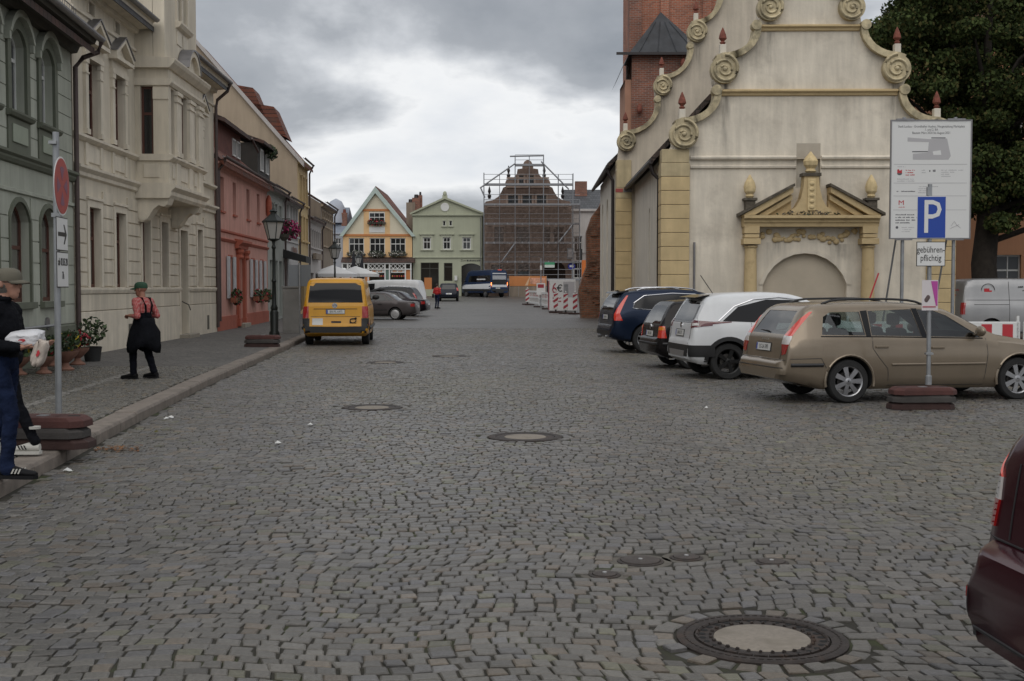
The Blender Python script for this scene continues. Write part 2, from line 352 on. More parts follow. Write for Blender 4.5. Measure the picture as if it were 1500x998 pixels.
def keep_road(c):
    x, y = c[:, 0], c[:, 1]
    k = (y > 1.2) & (y < YJ + .02) & (np.abs(x) < .46 * y + 1.6)
    k &= x > np.array([kx(v) for v in y]) + .06
    k &= (y < 36.2) | (x < 4.6) | (x > 12.8)
    for mx_, my, r in MANHOLES: k &= (x - mx_) ** 2 + (y - my) ** 2 > (r + .138) ** 2
    for mx_, my, r in COVERS: k &= (x - mx_) ** 2 + (y - my) ** 2 > (r + .065) ** 2
    return k
S = stones(1.0, YJ + 1.5, .097, .105, .0048, .0095, .016, 0, keep_road, road_tints, RNG)
# rings of setts round the manholes
ring_q = []
for mx_, my, r in MANHOLES:
    n = int(2 * PI * (r + .075) / .108)
    for i in range(n):
        a0, a1 = 2 * PI * (i + .09) / n, 2 * PI * (i + .91) / n; r0, r1 = r + .016, r + .112 + RNG.uniform(-.015, .012)
        ring_q.append([(mx_ + r0 * math.cos(a0), my + r0 * math.sin(a0)), (mx_ + r1 * math.cos(a0), my + r1 * math.sin(a0)), (mx_ + r1 * math.cos(a1), my + r1 * math.sin(a1)), (mx_ + r0 * math.cos(a1), my + r0 * math.sin(a1))])
rq = np.array(ring_q); rc = rq.mean(1); S = tuple(np.concatenate([a, b]) for a, b in zip(S, (rq, rc, road_tints(rc, RNG), RNG.normal(0, .003, len(rq)), RNG.normal(0, .02, (len(rq), 2)))))
cc = S[1]; vis = (np.abs(cc[:, 0]) < .415 * cc[:, 1]) & (cc[:, 1] > 5.33)
order = np.argsort(np.where(vis, cc[:, 1], 1e6))
near = order[:300]; far = order[300:]
st = bpy.data.objects.new('cobblestones', stones_to_mesh('cobblestones', tuple(a[far] for a in S), mm_stone, .0075, -.06)); COL.objects.link(st); st.parent = road; st['kind'] = 'stuff'
for i in near:
    o = bpy.data.objects.new('cobblestone', stones_to_mesh('cobblestone', tuple(a[i:i+1] for a in S), mm_stone, .0075, -.06)); COL.objects.link(o); o.parent = road

# pavement on the left with its kerb
mm_pave = M('pavement_mosaic', kind='setts', rough=.8, bump=.4, bs=80, var=.15, vs=.9)
FAC = [(-9.66, -2.), (-9.66, 27.), (-10.2, 42.1), (-11.9, 76), (-12.6, 90)]
def fx(y):
    if y < 27: return -9.66 + .09 * (27 - y)
    for (a, b), (c, d) in zip(FAC, FAC[1:]):
        if y <= d: return a + (c - a) * (y - b) / (d - b)
    return FAC[-1][0]
PZ = .13
def pav_z(y): return PZ + gz(y)
p = MB(); yy = [-1, 4, 8, 12, 16, 20, 24, 27, 30, 36, 42, 50, 56, 62, 70, 80, 90]
vs_ = []; 
for y in yy:
    dz = -.012 if y <= 24 else 0
    vs_ += [(kx(max(y, 1)) - .28, y, pav_z(y) + dz), (fx(y) - .3, y, pav_z(y) + .02 + dz)]
p.add(vs_, [(2*i, 2*i+2, 2*i+3, 2*i+1) for i in range(len(yy) - 1)])
p.m = [0 if y < 24 else 1 for y in yy[:-1]]
pavement = tag(p.build('pavement', [mm_soil, mm_pave], fix=False), kind='structure')
def pave_tints(c, rng):
    n = len(c); out = np.array([.108, .101, .088]) * rng.normal(1, .2, (n, 1)).clip(.5, 1.5); k = rng.random(n); out[k > .9] *= np.array([1.2, 1.05, .85]); 
    ln = np.abs((c[:, 0] - np.array([kx(v) for v in c[:, 1]])) + 1.62) < .07; out[ln] = np.array([.19, .18, .165]) * rng.normal(1, .1, (ln.sum(), 1)); return out
def keep_pave(c):
    x, y = c[:, 0], c[:, 1]
    return (y > 6) & (y < 24.0) & (x < np.array([kx(v) for v in y]) - .31) & (x > np.array([fx(v) for v in y]) - .05) & (x > -.46 * y - 1.2)
def warp2(s, t): return s - .075 * t + .02 * np.sin(t * 3) , t + .02 * np.sin(s * 4)
SP = stones(6, 24.2, .066, .07, .006, .011, .008, PZ + .004, keep_pave, pave_tints, RNG, warp2)
o = bpy.data.objects.new('mosaic_stones', stones_to_mesh('mosaic_stones', SP, mm_stone, .010, PZ - .06)); COL.objects.link(o); o.parent = pavement; o['kind'] = 'stuff'
mm_kerb = M('kerb_granite', (.19, .16, .135), .75, var=.22, vs=6, bump=.3, bs=70, dirt=((.10, .085, .07), 2.5, .6))
kerb = tag(MB().tube([(x + -.14, y, -.2 + gz(y)) for x, y in KERB], .03, 4).build('kerb', mm_kerb), kind='structure')
y = 2.0
while y < 70:
    ln = random.uniform(.85, 1.25); y1 = y + ln - .012
    a = MB(); xa, xb = kx(y), kx(y1); za, zb = pav_z(y), pav_z(y1); dz = random.uniform(-.006, .006)
    a.add([(xa - .28, y, -.2), (xa, y, -.2), (xb, y1, -.2), (xb - .28, y1, -.2), (xa - .28, y, za + dz), (xa - .02, y, za + dz), (xb - .02, y1, zb + dz), (xb - .28, y1, zb + dz), (xa, y, za - .035 + dz), (xb, y1, zb - .035 + dz)],
          [(4,5,6,7), (5,8,9,6), (8,1,2,9), (0,1,8,5,4), (3,7,6,9,2), (0,4,7,3), (0,3,2,1)])
    a.build('kerb_stone', mm_kerb, kerb, bevel=.008 if y < 22 else 0); y += ln

# manholes and small covers
mm_iron = M('cast_iron', (.045, .036, .032), .6, .5, var=.3, vs=20, bump=.4, bs=90, dirt=((.075, .045, .03), 6, .7))
mm_conc = M('manhole_concrete', (.235, .205, .17), .85, var=.14, vs=40, bump=.3, bs=150, dirt=((.15, .13, .10), 5, .7))
labs = ['large round manhole with wide iron rim and concrete centre in the near right cobbles', 'manhole with pale concrete centre in the middle of the street',
        'manhole left of the street middle, beyond the two litter scraps', 'far faint manhole in the street, to the right of its neighbour', 'farthest left manhole, near the yellow van']
for (mx_, my, r), lb in zip(MANHOLES, labs):
    t = thing('manhole_cover', lb, 'manhole', (mx_, my, -.002), 0, 'manhole covers in the street')
    MB().lathe([(r*.80, -.04), (r*.80, .006), (r*.84, .010), (r*.97, .010), (r, .002), (r, -.04)], seg=48, cap=False).build('frame', mm_iron, t, smooth=40)
    MB().lathe([(r*.57, -.03), (r*.57, .004), (r*.785, .004), (r*.785, -.03)], seg=48, cap=False).build('iron_ring', mm_iron, t, smooth=40)
    MB().lathe([(r*.565, -.03), (r*.565, .003), (r*.55, .006), (.01, .007)], seg=40).build('concrete_infill', mm_conc, t, smooth=40)
    if my < 10:
        k = MB(); hole = MB()
        for i in range(28):
            a = 2 * PI * i / 28; c, s_ = math.cos(a), math.sin(a); rr = r * .70
            k.tube([(c * r * .585, s_ * r * .585, .006), (c * r * .62, s_ * r * .62, .008)], .009, 5)
            k.tube([(math.cos(a + .11) * r * .76, math.sin(a + .11) * r * .76, .007), (math.cos(a - .09) * r * .765, math.sin(a - .09) * r * .765, .007)], .009, 5)
            hole.lathe([(.018, .0045), (.018, .0055)], (c * rr, s_ * rr, 0), 8)
        tag(k.build('studs', mm_iron, t), kind='stuff'); tag(hole.build('vent_holes', M('hole_dark', (.006, .006, .006), .9), t), kind='stuff')
        k = MB()
        for i in range(60):
            a = 2 * PI * i / 60; k.box(-.004, .004, -.012, .012, .008, .013); 
            for j in range(-8, 0): v = k.v[j]; x, y_ = v[0] + r * .905, v[1]; k.v[j] = (x * math.cos(a) - y_ * math.sin(a), x * math.sin(a) + y_ * math.cos(a), v[2])
        tag(k.build('tread_marks', mm_iron, t), kind='stuff')
labs = ['brown round utility cover with bright centre bolt, largest of the small covers', 'small dark round cap right beside the brown utility cover', 'small dark valve cap just below left of the brown utility cover', 'small greenish cap set in the cobbles, rightmost of the small covers']
for (mx_, my, r), lb in zip(COVERS, labs):
    t = thing('valve_cover', lb, 'cover', (mx_, my, -.002), 0, 'small covers in the cobbles')
    MB().lathe([(r + .02, -.05), (r + .02, -.004), (r, .0), (r, -.05)], seg=28, cap=False).build('collar', mm_iron, t)
    MB().lathe([(r + .022, -.06), (r + .075, -.06), (r + .07, -.008), (r + .022, -.008)], seg=28, cap=False).build('mortar_bed', M('dark_mortar', (.10, .09, .075), .9, var=.2, vs=20), t)
    MB().lathe([(r - .004, -.04), (r - .004, .003), (r - .012, .006), (.01, .006)], seg=28).build('lid', M('cover_lid', (.06, .048, .042), .6, .3, var=.25, vs=14, bump=.4, bs=100), t, smooth=40)
    MB().lathe([(.014, .004), (.014, .012), (.008, .014)], seg=10).build('bolt', M('bolt_steel', (.5, .5, .5), .35, .8), t)

# ================================================================== houses on the left
mm_green = M('green_plaster', (.39, .405, .34), .85, var=.09, vs=1.2, streak=.22, bump=.12, bs=60)
mm_dgreen = M('dark_green_trim', (.125, .135, .10), .8, var=.08, vs=3, bump=.1, bs=60)
mm_lgreen = M('pale_green_panel', (.30, .33, .26), .85, var=.06, vs=3)
mm_cream = M('cream_plaster', (.635, .57, .46), .85, var=.08, vs=1.1, streak=.22, bump=.1, bs=55)
mm_cream2 = M('cream_trim', (.67, .605, .495), .8, var=.08, vs=2.5, streak=.18, bump=.08, bs=50)
mm_pane = M('window_glass', (.018, .02, .022), .04, spec=.6)
mm_lace = M('curtained_glass', (.04, .036, .03), .06, kind='lace', col2=(.15, .14, .125), coat=1.)
mm_rbrown = M('redbrown_window_wood', (.085, .028, .018), .5, var=.1, vs=8)
mm_wwood = M('white_window_wood', (.62, .62, .6), .5, var=.05, vs=5)
mm_slate = M('slate_roof', (.055, .058, .063), .6, kind='tile', col2=(.085, .088, .095), mortar=(.03, .03, .032), scale=1.6, bump=.5, bs=30, var=.15)
mm_redtile = M('red_roof_tile', (.20, .062, .034), .8, kind='tile', col2=(.13, .045, .028), mortar=(.04, .022, .018), scale=1.4, bump=.8, bs=30, var=.25, vs=1.5, dirt=((.07, .06, .05), 1.4, .6))
mm_dtile = M('weathered_roof_tile', (.085, .045, .035), .85, kind='tile', col2=(.055, .038, .033), mortar=(.02, .016, .015), scale=1.4, bump=.8, bs=30, var=.25, vs=1.5)
mm_zinc = M('zinc_pipe', (.22, .215, .22), .45, .6, var=.15, vs=4)
mm_brownpipe = M('brown_pipe', (.09, .065, .06), .5, .3, var=.15, vs=4)
mm_eave = M('dark_eave_wood', (.06, .056, .045), .7, var=.2, vs=3)
def rotdir(d): return math.atan2(1, d)
def bands(par, name, mat, x0, x1, zs, y0, y1, ops, pad=.0):
    for za, zb in zs:
        cut = sorted((o[0] - pad, o[1] + pad) for o in ops if o[2] < zb - .02 and o[3] > za + .02); x = x0
        for a, b in cut + [(x1, x1)]:
            if a - x > .06: MB().box(x, a, y0, y1, za, zb).build(name, mat, par)
            x = max(x, b)
def molding(par, name, mat, x0, x1, prof, **kw): return MB().prism(prof, x0, x1, 'x').build(name, mat, par, **kw)
def surround(par, a, b, c, d, w, y, mat, sill=True, th=.06):
    f = MB(); f.box(a - w, a, -th, 0, c, d); f.box(b, b + w, -th, 0, c, d); f.box(a - w, b + w, -th - .01, 0, d, d + w)
    o = f.build('window_surround', mat, par)
    if sill: MB().box(a - w - .06, b + w + .06, -th - .1, 0, c - .09, c).build('sill', mat, par)
    return o
def gutter(par, x0, x1, y, z, mat, r=.075, name='gutter'):
    g = MB(); n = 8; prof = [(y + r * math.cos(PI + PI * k / n), z + r * math.sin(PI + PI * k / n)) for k in range(n + 1)]
    prof += [(p[0] * 1 + (y - p[0]) * .15, p[1] * 1 + (z - p[1]) * .15) for p in prof[::-1]]
    return g.prism(prof, x0, x1, 'x').build(name, mat, par)
def pipe(par, pts, mat, r=.05, name='downpipe'): return MB().tube(pts, r, 10).build(name, mat, par, smooth=40)
def roof_saddle(par, x0, x1, y0, y1, ze, zr, mat, over=.35, th=.14, name='roof'):
    ym = (y0 + y1) / 2; s = (zr - ze) / (ym - y0)
    pr = [(y0 - over, ze - over * s), (ym, zr), (y1 + over, ze - over * s), (y1 + over, ze - over * s + th), (ym, zr + th * 1.3), (y0 - over, ze - over * s + th)]
    return MB().prism(pr, x0, x1, 'x').build(name, mat, par)
def gable_fill(par, x0, x1, y0, y1, ze, zr, mat, name='gable_wall'):
    return MB().prism([(y0, ze - .02), ((y0 + y1) / 2, zr - .02), (y1, ze - .02)], x0, x1, 'x').build(name, mat, par)

# ---- green house
gh = thing('green_house', 'grey green house with arched dark windows at the left edge', 'house', (-9.66, 27.0, 0), rotdir(-.09))
cs = [-2.0 - 1.9 * k for k in range(6)]
up = [(c - .47, c + .47, 4.95, 6.52, .26) for c in cs]; lo = [(c - .6, c + .6, 1.4, 3.30, .36) for c in cs]
MB().box(-13, -.1, .42, 9, 0, 7.15).build('core', mm_green, gh)
wall(MB(), -13, -.1, 0, 7.15, 0, .42, up + lo).build('wall', mm_green, gh)
zs = [(.9 + .42 * i + .012, .9 + .42 * (i + 1) - .012) for i in range(6)]
bands(gh, 'plaster_course', mm_green, -13, -.14, zs, -.022, 0, lo, .1)
bands(gh, 'plaster_course', mm_green, -13, -.14, [(4.2 + .39 * i + .01, 4.2 + .39 * (i + 1) - .01) for i in range(6)], -.022, 0, [(o[0] - .23, o[1] + .23, 4.1, 6.75) for o in up])
molding(gh, 'string_course', mm_dgreen, -13, -.08, [(0, 3.98), (-.06, 4.0), (-.10, 4.06), (-.10, 4.10), (-.16, 4.14), (-.16, 4.19), (0, 4.22)])
molding(gh, 'thin_ledge', mm_green, -13, -.08, [(0, 3.44), (-.05, 3.46), (-.05, 3.52), (0, 3.54)])
molding(gh, 'plinth', mm_dgreen, -13, -.09, [(0, 0), (-.05, 0), (-.05, .86), (0, .9)])
for (a, b, c, d, r) in up:
    f = MB(); s = d - r; w = .2
    for x in (a - w, b): f.box(x, x + w, -.06, 0, c, s)
    O = arch_pts(a - w, b + w, s, r + .2); I = arch_pts(a, b, s, r)
    for k in range(len(O) - 1): f.prism([O[k], O[k+1], I[k+1], I[k]], -.06, 0)
    f.build('window_surround', mm_dgreen, gh)
    f = MB(); O = arch_pts(a - w - .1, b + w + .1, s + .1, r + .25); I = arch_pts(a - w, b + w, s + .1, r + .12)
    for k in range(len(O) - 1): f.prism([O[k], O[k+1], I[k+1], I[k]], -.15, 0)
    for x in (a - w - .1, b + w): f.box(x, x + .1, -.13, 0, s - .05, s + .1)
    f.build('hood_mould', mm_green, gh)
    molding(gh, 'sill', mm_dgreen, a - .27, b + .27, [(0, c - .12), (-.1, c - .1), (-.14, c - .04), (-.14, c), (0, c)])
    f = MB().box(a - w, b + w, -.045, 0, 4.22, c - .12).build('apron', mm_dgreen, gh)
    MB().box(a + .02, b - .02, -.07, -.045, 4.38, 4.72).build('apron_panel', mm_lgreen, f, bevel=.01)
    window(gh, a, b, c, d, .15, mm_wwood, mm_pane, 2, (.66,), r)
for (a, b, c, d, r) in lo:
    f = MB(); s = d - r; w = .09
    for x in (a - w, b): f.box(x, x + w, -.045, 0, c, s)
    O = arch_pts(a - w, b + w, s, r + .09); I = arch_pts(a, b, s, r)
    for k in range(len(O) - 1): f.prism([O[k], O[k+1], I[k+1], I[k]], -.045, 0)
    f.build('window_surround', mm_dgreen, gh)
    molding(gh, 'sill', mm_dgreen, a - .12, b + .12, [(0, c - .14), (-.12, c - .12), (-.12, c), (0, c)])
    window(gh, a, b, c, d, .15, mm_rbrown, mm_lace, 2, (.55,), r, .08)
    MB().lathe([(.13, -.06), (.13, -.02), (.1, 0)], (a + .3, -.0, .95), 16, 'y').build('vent_grille', mm_zinc, gh)
molding(gh, 'eave', mm_eave, -13, 0.02, [(0, 6.80), (-.12, 6.82), (-.18, 6.95), (-.5, 7.02), (-.55, 7.12), (0, 7.16)])
gutter(gh, -13, .15, -.62, 7.16, mm_zinc, .09)
pipe(gh, [(.1, -.62, 7.08), (.1, -.55, 6.86), (.0, -.25, 6.72), (-.08, -.1, 6.5), (-.08, -.09, .4)], mm_brownpipe, .055)
roof_saddle(gh, -13, 0, 0, 9, 7.2, 11.0, mm_dtile, .5)
f = MB()
for zz_ in (7.55, 7.75): f.tube([(-13, -.12, zz_), (-.02, -.12, zz_)], .012, 5)
for i in range(75): f.tube([(-13 + .175 * i, -.12, 7.42), (-13 + .175 * i, -.12, 7.78)], .007, 4)
f.build('snow_guard', mm_zinc, gh)

# ---- cream house with bay tower
ch = thing('cream_house', 'cream stucco town house with pediments and a bay tower', 'house', (-9.69, 27.1, 0), rotdir(-.034))
L = 14.9
gf = [(.96, 1.83, 1.68, 3.53), (3.05, 3.92, 1.68, 3.53), (5.48, 6.28, 1.68, 3.53), (7.50, 8.25, 1.68, 3.53), (12.05, 12.8, 1.68, 3.53)]
door = (9.68, 10.62, .22, 3.40)
ff = [(.96, 1.85, 5.17, 6.9), (3.05, 3.92, 5.17, 6.9), (12.05, 12.85, 5.17, 6.9)]
at = [(1.2, 1.62, 7.98, 8.24), (3.28, 3.68, 7.98, 8.24), (12.2, 12.6, 7.98, 8.24)]
MB().box(0, L, .4, 10, 0, 8.3).build('core', mm_cream, ch)
wall(MB(), 0, L, 0, 8.3, 0, .4, gf + [door] + ff + at).build('wall', mm_cream, ch)
MB().box(0, 9.66, -.05, 0, 0, 1.12).build('plinth', mm_cream2, ch, bevel=.01); MB().box(10.64, L, -.05, 0, 0, 1.12).build('plinth', mm_cream2, ch, bevel=.01)
MB().box(0, 9.66, -.04, 0, 1.14, 1.52).build('plinth', mm_cream, ch, bevel=.008); MB().box(10.64, L, -.04, 0, 1.14, 1.52).build('plinth', mm_cream, ch, bevel=.008)
for a, b in ((0, 9.66), (10.64, L)): molding(ch, 'sill_ledge', mm_cream2, a, b, [(0, 1.52), (-.06, 1.54), (-.09, 1.62), (-.09, 1.66), (0, 1.68)])
zs = [(1.70 + .325 * i + .018, 1.70 + .325 * (i + 1) - .018) for i in range(7)]
bands(ch, 'rusticated_course', mm_cream, 0, L, zs, -.04, 0, [(o[0], o[1], 1.6, 3.8) for o in gf] + [door], .21)
for o in gf:
    a, b, c, d = o; f = MB()
    f.box(a - .16, a, -.05, 0, c, d); f.box(b, b + .16, -.05, 0, c, d); f.box(a - .16, b + .16, -.05, 0, d, d + .17); f.box(a - .18, b + .18, -.09, 0, d + .17, d + .23)
    f.build('window_surround', mm_cream2, ch)
    window(ch, a, b, c, d, .13, mm_rbrown, mm_lace if a < 4 else mm_pane, 2, (.62,), 0, .08)
a, b, c, d = door; f = MB(); f.box(a - .16, a, -.06, 0, 0.14, d); f.box(b, b + .16, -.06, 0, .14, d); f.box(a - .16, b + .16, -.06, 0, d, d + .17); f.box(a - .2, b + .2, -.12, 0, d + .17, d + .25); f.build('door_surround', mm_cream2, ch)
dd = MB().box(a, b, .34, .39, c, d).build('door', M('dark_door', (.06, .045, .035), .5, var=.15, vs=8), ch)
for i in range(3): MB().box(a + .12, b - .12, .325, .34, c + .2 + i * .9, c + .9 + i * .9).build('door_panel', MATS['dark_door'], dd, bevel=.015)
MB().box(a - .2, b + .2, -.35, .0, .1, .26).build('doorstep', M('sandstone', (.3, .27, .22), .8, var=.15, vs=5), ch, bevel=.01)
pipe(ch, [(9.62, -.1, 1.25), (10.0, -.2, 1.15), (10.68, -.1, .98)], mm_eave, .016, 'handrail')
for x in (4.0, 13.3): MB().box(x, x + .3, -.055, -.045, .28, .75).build('cellar_vent', M('vent_dark', (.10, .09, .07), .8), ch)
molding(ch, 'string_course', mm_cream2, 0, L, [(0, 4.16), (-.07, 4.2), (-.07, 4.28), (-.16, 4.36), (-.16, 4.42), (0, 4.46)])
molding(ch, 'first_floor_ledge', mm_cream2, 0, L, [(0, 4.98), (-.05, 5.0), (-.13, 5.06), (-.13, 5.12), (0, 5.15)])
for o in ff:
    a, b, c, d = o; w = .2
    f = MB()
    for x in (a - w, b): f.box(x, x + w, -.07, 0, c, d); f.box(x - .02, x + w + .02, -.09, 0, d - .12, d); f.box(x - .02, x + w + .02, -.09, 0, d - .36, d - .32); f.box(x - .02, x + w + .02, -.1, 0, c, c + .12)
    f.box(a - w - .03, b + w + .03, -.1, 0, d, d + .12); f.box(a - w, b + w, -.07, 0, d + .12, d + .33)
    f.build('window_surround', mm_cream2, ch)
    x0, x1, z0 = a - w - .12, b + w + .12, d + .33; xm = (x0 + x1) / 2; zt = z0 + .62
    f = MB(); f.box(x0, x1, -.22, 0, z0, z0 + .09); f.prism([(x0, z0 + .09), (xm, zt - .12), (xm, zt)], -.22, 0); f.prism([(x0, z0 + .09), (xm, zt), (x0, z0 + .2)], -.22, 0)
    f.prism([(x1, z0 + .09), (xm, zt), (xm, zt - .12)], -.22, 0); f.prism([(x1, z0 + .09), (x1, z0 + .2), (xm, zt)], -.22, 0)
    f.prism([(x0 + .1, z0 + .09), (x1 - .1, z0 + .09), (xm, zt - .12)], -.06, 0)
    pd = f.build('pediment', mm_cream2, ch)
    f = MB(); f.prism([(x0 - .03, z0 + .2), (xm, zt), (xm, zt + .035), (x0 - .03, z0 + .235)], -.25, 0); f.prism([(x1 + .03, z0 + .2), (x1 + .03, z0 + .235), (xm, zt + .035), (xm, zt)], -.25, 0); f.build('lead_flashing', mm_zinc, pd)
    MB().box(a - .02, b + .02, -.03, 0, 4.55, 4.92).build('apron_panel', mm_cream2, ch, bevel=.015)
    for x in (a - w, b + .02): MB().box(x, x + .18, -.05, 0, 4.47, 4.98).build('pedestal', mm_cream2, ch)
    window(ch, a, b, c, d, .13, mm_rbrown, mm_pane, 2, (.62,), 0, .08)
molding(ch, 'attic_moulding', mm_cream2, 0, L, [(0, 7.82), (-.05, 7.84), (-.05, 7.9), (0, 7.93)])
for a, b, c, d in at: window(ch, a, b, c, d, .2, mm_rbrown, mm_pane, 1, (), 0, .05); surround(ch, a, b, c, d, .06, 0, mm_cream2, False, .03)
for a, b in ((0, 5.05), (9.0, L)):
    molding(ch, 'eave_cornice', mm_cream2, a, b, [(0, 8.28), (-.12, 8.30), (-.15, 8.40), (-.48, 8.44), (-.5, 8.56), (-.55, 8.6), (0, 8.64)])
    gutter(ch, a, b, -.6, 8.66, mm_zinc, .08)
roof_saddle(ch, 0, L, 0, 10, 8.66, 11.8, mm_slate, .5)
# bay: parapet, window storey, tower
bay = []
BX0, BX1, BY = 5.05, 9.15, -.87
f = MB(); f.box(BX0, BX1, BY, 0, 4.42, 5.08); f.build('bay_parapet', mm_cream, ch)
molding(ch, 'bay_base_cornice', mm_cream2, BX0 - .08, BX1 + .08, [(0, 4.02), (BY, 4.02), (BY - .06, 4.1), (BY - .06, 4.2), (BY - .17, 4.3), (BY - .17, 4.38), (BY, 4.42), (0, 4.42)])
molding(ch, 'bay_sill', mm_cream2, BX0 - .06, BX1 + .06, [(0, 5.0), (BY - .03, 5.0), (BY - .12, 5.08), (BY - .12, 5.13), (BY, 5.17), (0, 5.17)])
for x0, x1 in ((.3, .6), (1.2, 2.05), (2.85, 3.2)): MB().box(BX0 + x0, BX0 + x1, BY - .025, BY, 4.56, 4.92).build('parapet_panel', mm_cream2, ch, bevel=.02)
for x0 in (.66, 2.15, 3.35): MB().box(BX0 + x0, BX0 + x0 + .45, BY - .04, BY, 4.43, 5.0).build('parapet_pedestal', mm_cream2, ch)
MB().box(BX0 - .025, BX0, BY + .25, -.2, 4.56, 4.92).build('parapet_panel', mm_cream2, ch, bevel=.02)
fo = [(BX0 + .27, BX0 + .63, 5.2, 6.92), (BX0 + 1.2, BX0 + 2.1, 5.2, 6.92), (BX0 + 2.75, BX0 + 3.2, 5.2, 6.92)]
wall(MB(), BX0, BX1, 5.17, 7.02, BY, .3, fo).build('bay_front', mm_cream, ch)
MB().box(BX0 + .31, BX1 - .02, BY + .31, -.002, 5.18, 7.0).build('bay_core', mm_cream, ch)
f = MB(); f.box(BX0, BX0 + .3, BY + .3, BY + .40, 5.17, 7.02); f.box(BX0, BX0 + .3, -.14, 0, 5.17, 7.02); f.box(BX0, BX0 + .3, BY + .4, -.14, 6.94, 7.02); f.build('bay_side', mm_cream, ch)
f = MB(); f.box(BX1 - .3, BX1, BY + .3, 0, 5.17, 7.02); f.build('bay_side', mm_cream, ch)
w = MB(); w.box(BX0 + .12, BX0 + .17, -.46, -.40, 5.17, 6.94); w.box(BX0 + .12, BX0 + .17, -.2, -.14, 5.17, 6.94); w.box(BX0 + .12, BX0 + .17, -.4, -.2, 6.2, 6.27); w.box(BX0 + .12, BX0 + .17, -.4, -.2, 6.88, 6.94); w = w.build('window', mm_rbrown, ch)
MB().box(BX0 + .14, BX0 + .15, -.4, -.2, 5.17, 6.2).build('pane', mm_pane, w); MB().box(BX0 + .14, BX0 + .15, -.4, -.2, 6.27, 6.88).build('pane', mm_pane, w)
for o in fo: window(ch, *o, BY + .12, mm_rbrown, mm_pane, 1 if o[1] - o[0] < .6 else 2, (.62,), 0, .07)
for x0, x1 in ((.66, 1.17), (2.13, 2.72), (3.25, 3.85)):
    f = MB(); f.box(BX0 + x0, BX0 + x1, BY - .07, BY, 5.17, 6.9); f.box(BX0 + x0 - .03, BX0 + x1 + .03, BY - .1, BY, 5.17, 5.3); f.box(BX0 + x0 - .03, BX0 + x1 + .03, BY - .1, BY, 6.62, 6.68); f.box(BX0 + x0 - .03, BX0 + x1 + .03, BY - .11, BY, 6.8, 6.9); f.build('pilaster', mm_cream2, ch)
MB().box(BX0 - .03, BX0, BY, BY + .4, 6.6, 6.9).build('corner_capital', mm_cream2, ch)
molding(ch, 'bay_architrave', mm_cream2, BX0 - .05, BX1 + .05, [(0, 6.96), (BY - .04, 6.96), (BY - .1, 7.04), (BY - .1, 7.1), (BY - .05, 7.14), (0, 7.14)])
MB().box(BX0 - .005, BX1 + .005, BY - .005, 0, 7.13, 7.42).build('bay_frieze', mm_cream, ch)
molding(ch, 'bay_cornice', mm_cream2, BX0 - .16, BX1 + .16, [(0, 7.40), (BY - .06, 7.40), (BY - .18, 7.52), (BY - .22, 7.6), (BY - .22, 7.64), (0, 7.72)])
s = MB(); O = arch_pts(6.45, 7.95, 7.68, .55); I = arch_pts(6.62, 7.78, 7.68, .40)
for k in range(len(O) - 1): s.prism([O[k], O[k+1], I[k+1], I[k]], BY - .22, BY + .08)
s.prism([(6.62, 7.66)] + I[::-1], BY - .1, BY + .08); s = s.build('segmental_pediment', mm_cream2, ch)
q = MB(); O2 = arch_pts(6.42, 7.98, 7.68, .60)
for k in range(len(O) - 1): q.prism([O2[k], O2[k+1], O[k+1], O[k]], BY - .25, BY + .08)
q.build('lead_flashing', mm_zinc, s)
tw = [(6.55, 6.95, 8.9, 10.6), (7.25, 7.65, 8.9, 10.6)]
wall(MB(), BX0 + .08, BX1 - .3, 7.6, 12.4, BY + .1, .3, tw).build('tower_wall', mm_cream, ch)
MB().box(BX0 + .08, BX1 - .3, BY + .41, 3.0, 7.6, 12.4).build('tower_core', mm_cream, ch)
for o in tw: window(ch, *o, BY + .3, mm_rbrown, mm_pane, 1, (.6,), 0, .06)
molding(ch, 'tower_sill', mm_cream2, 6.35, 7.85, [(BY + .1, 8.72), (BY, 8.76), (BY - .06, 8.84), (BY - .06, 8.9), (BY + .1, 8.9)])
for x in (6.4, 6.97, 7.67): MB().box(x, x + .14, BY + .06, BY + .1, 8.9, 10.6).build('tower_pilaster', mm_cream2, ch)
for x in (6.45, 7.15): MB().box(x, x + .55, BY + .075, BY + .1, 8.3, 8.66).build('tower_panel', mm_cream2, ch, bevel=.015)
MB().lathe([(1.9, 12.4), (1.4, 13.6), (.05, 16)], (7.0, 1.0, 0), 4).build('tower_roof', mm_slate, ch)
for x0 in (BX0 + .02, BX1 - .5):        # scroll consoles carrying the bay
    pr = [(0, 3.42), (-.14, 3.40), (-.26, 3.46), (-.34, 3.58), (-.44, 3.74), (-.58, 3.84), (-.70, 3.80), (-.80, 3.86), (BY, 4.02), (0, 4.02)]
    b_ = MB().prism(pr, x0, x0 + .48, 'x').build('console', mm_cream2, ch)
    MB().lathe([(.11, -.51), (.11, .03)], (x0 + .48, -.16, 3.55), 14, 'x').build('scroll', mm_cream2, b_, smooth=40)
pipe(ch, [(L - .1, -.58, 8.58), (L - .1, -.5, 8.35), (L - .1, -.15, 8.05), (L - .1, -.1, 7.8), (L - .1, -.1, .3)], mm_brownpipe, .055)

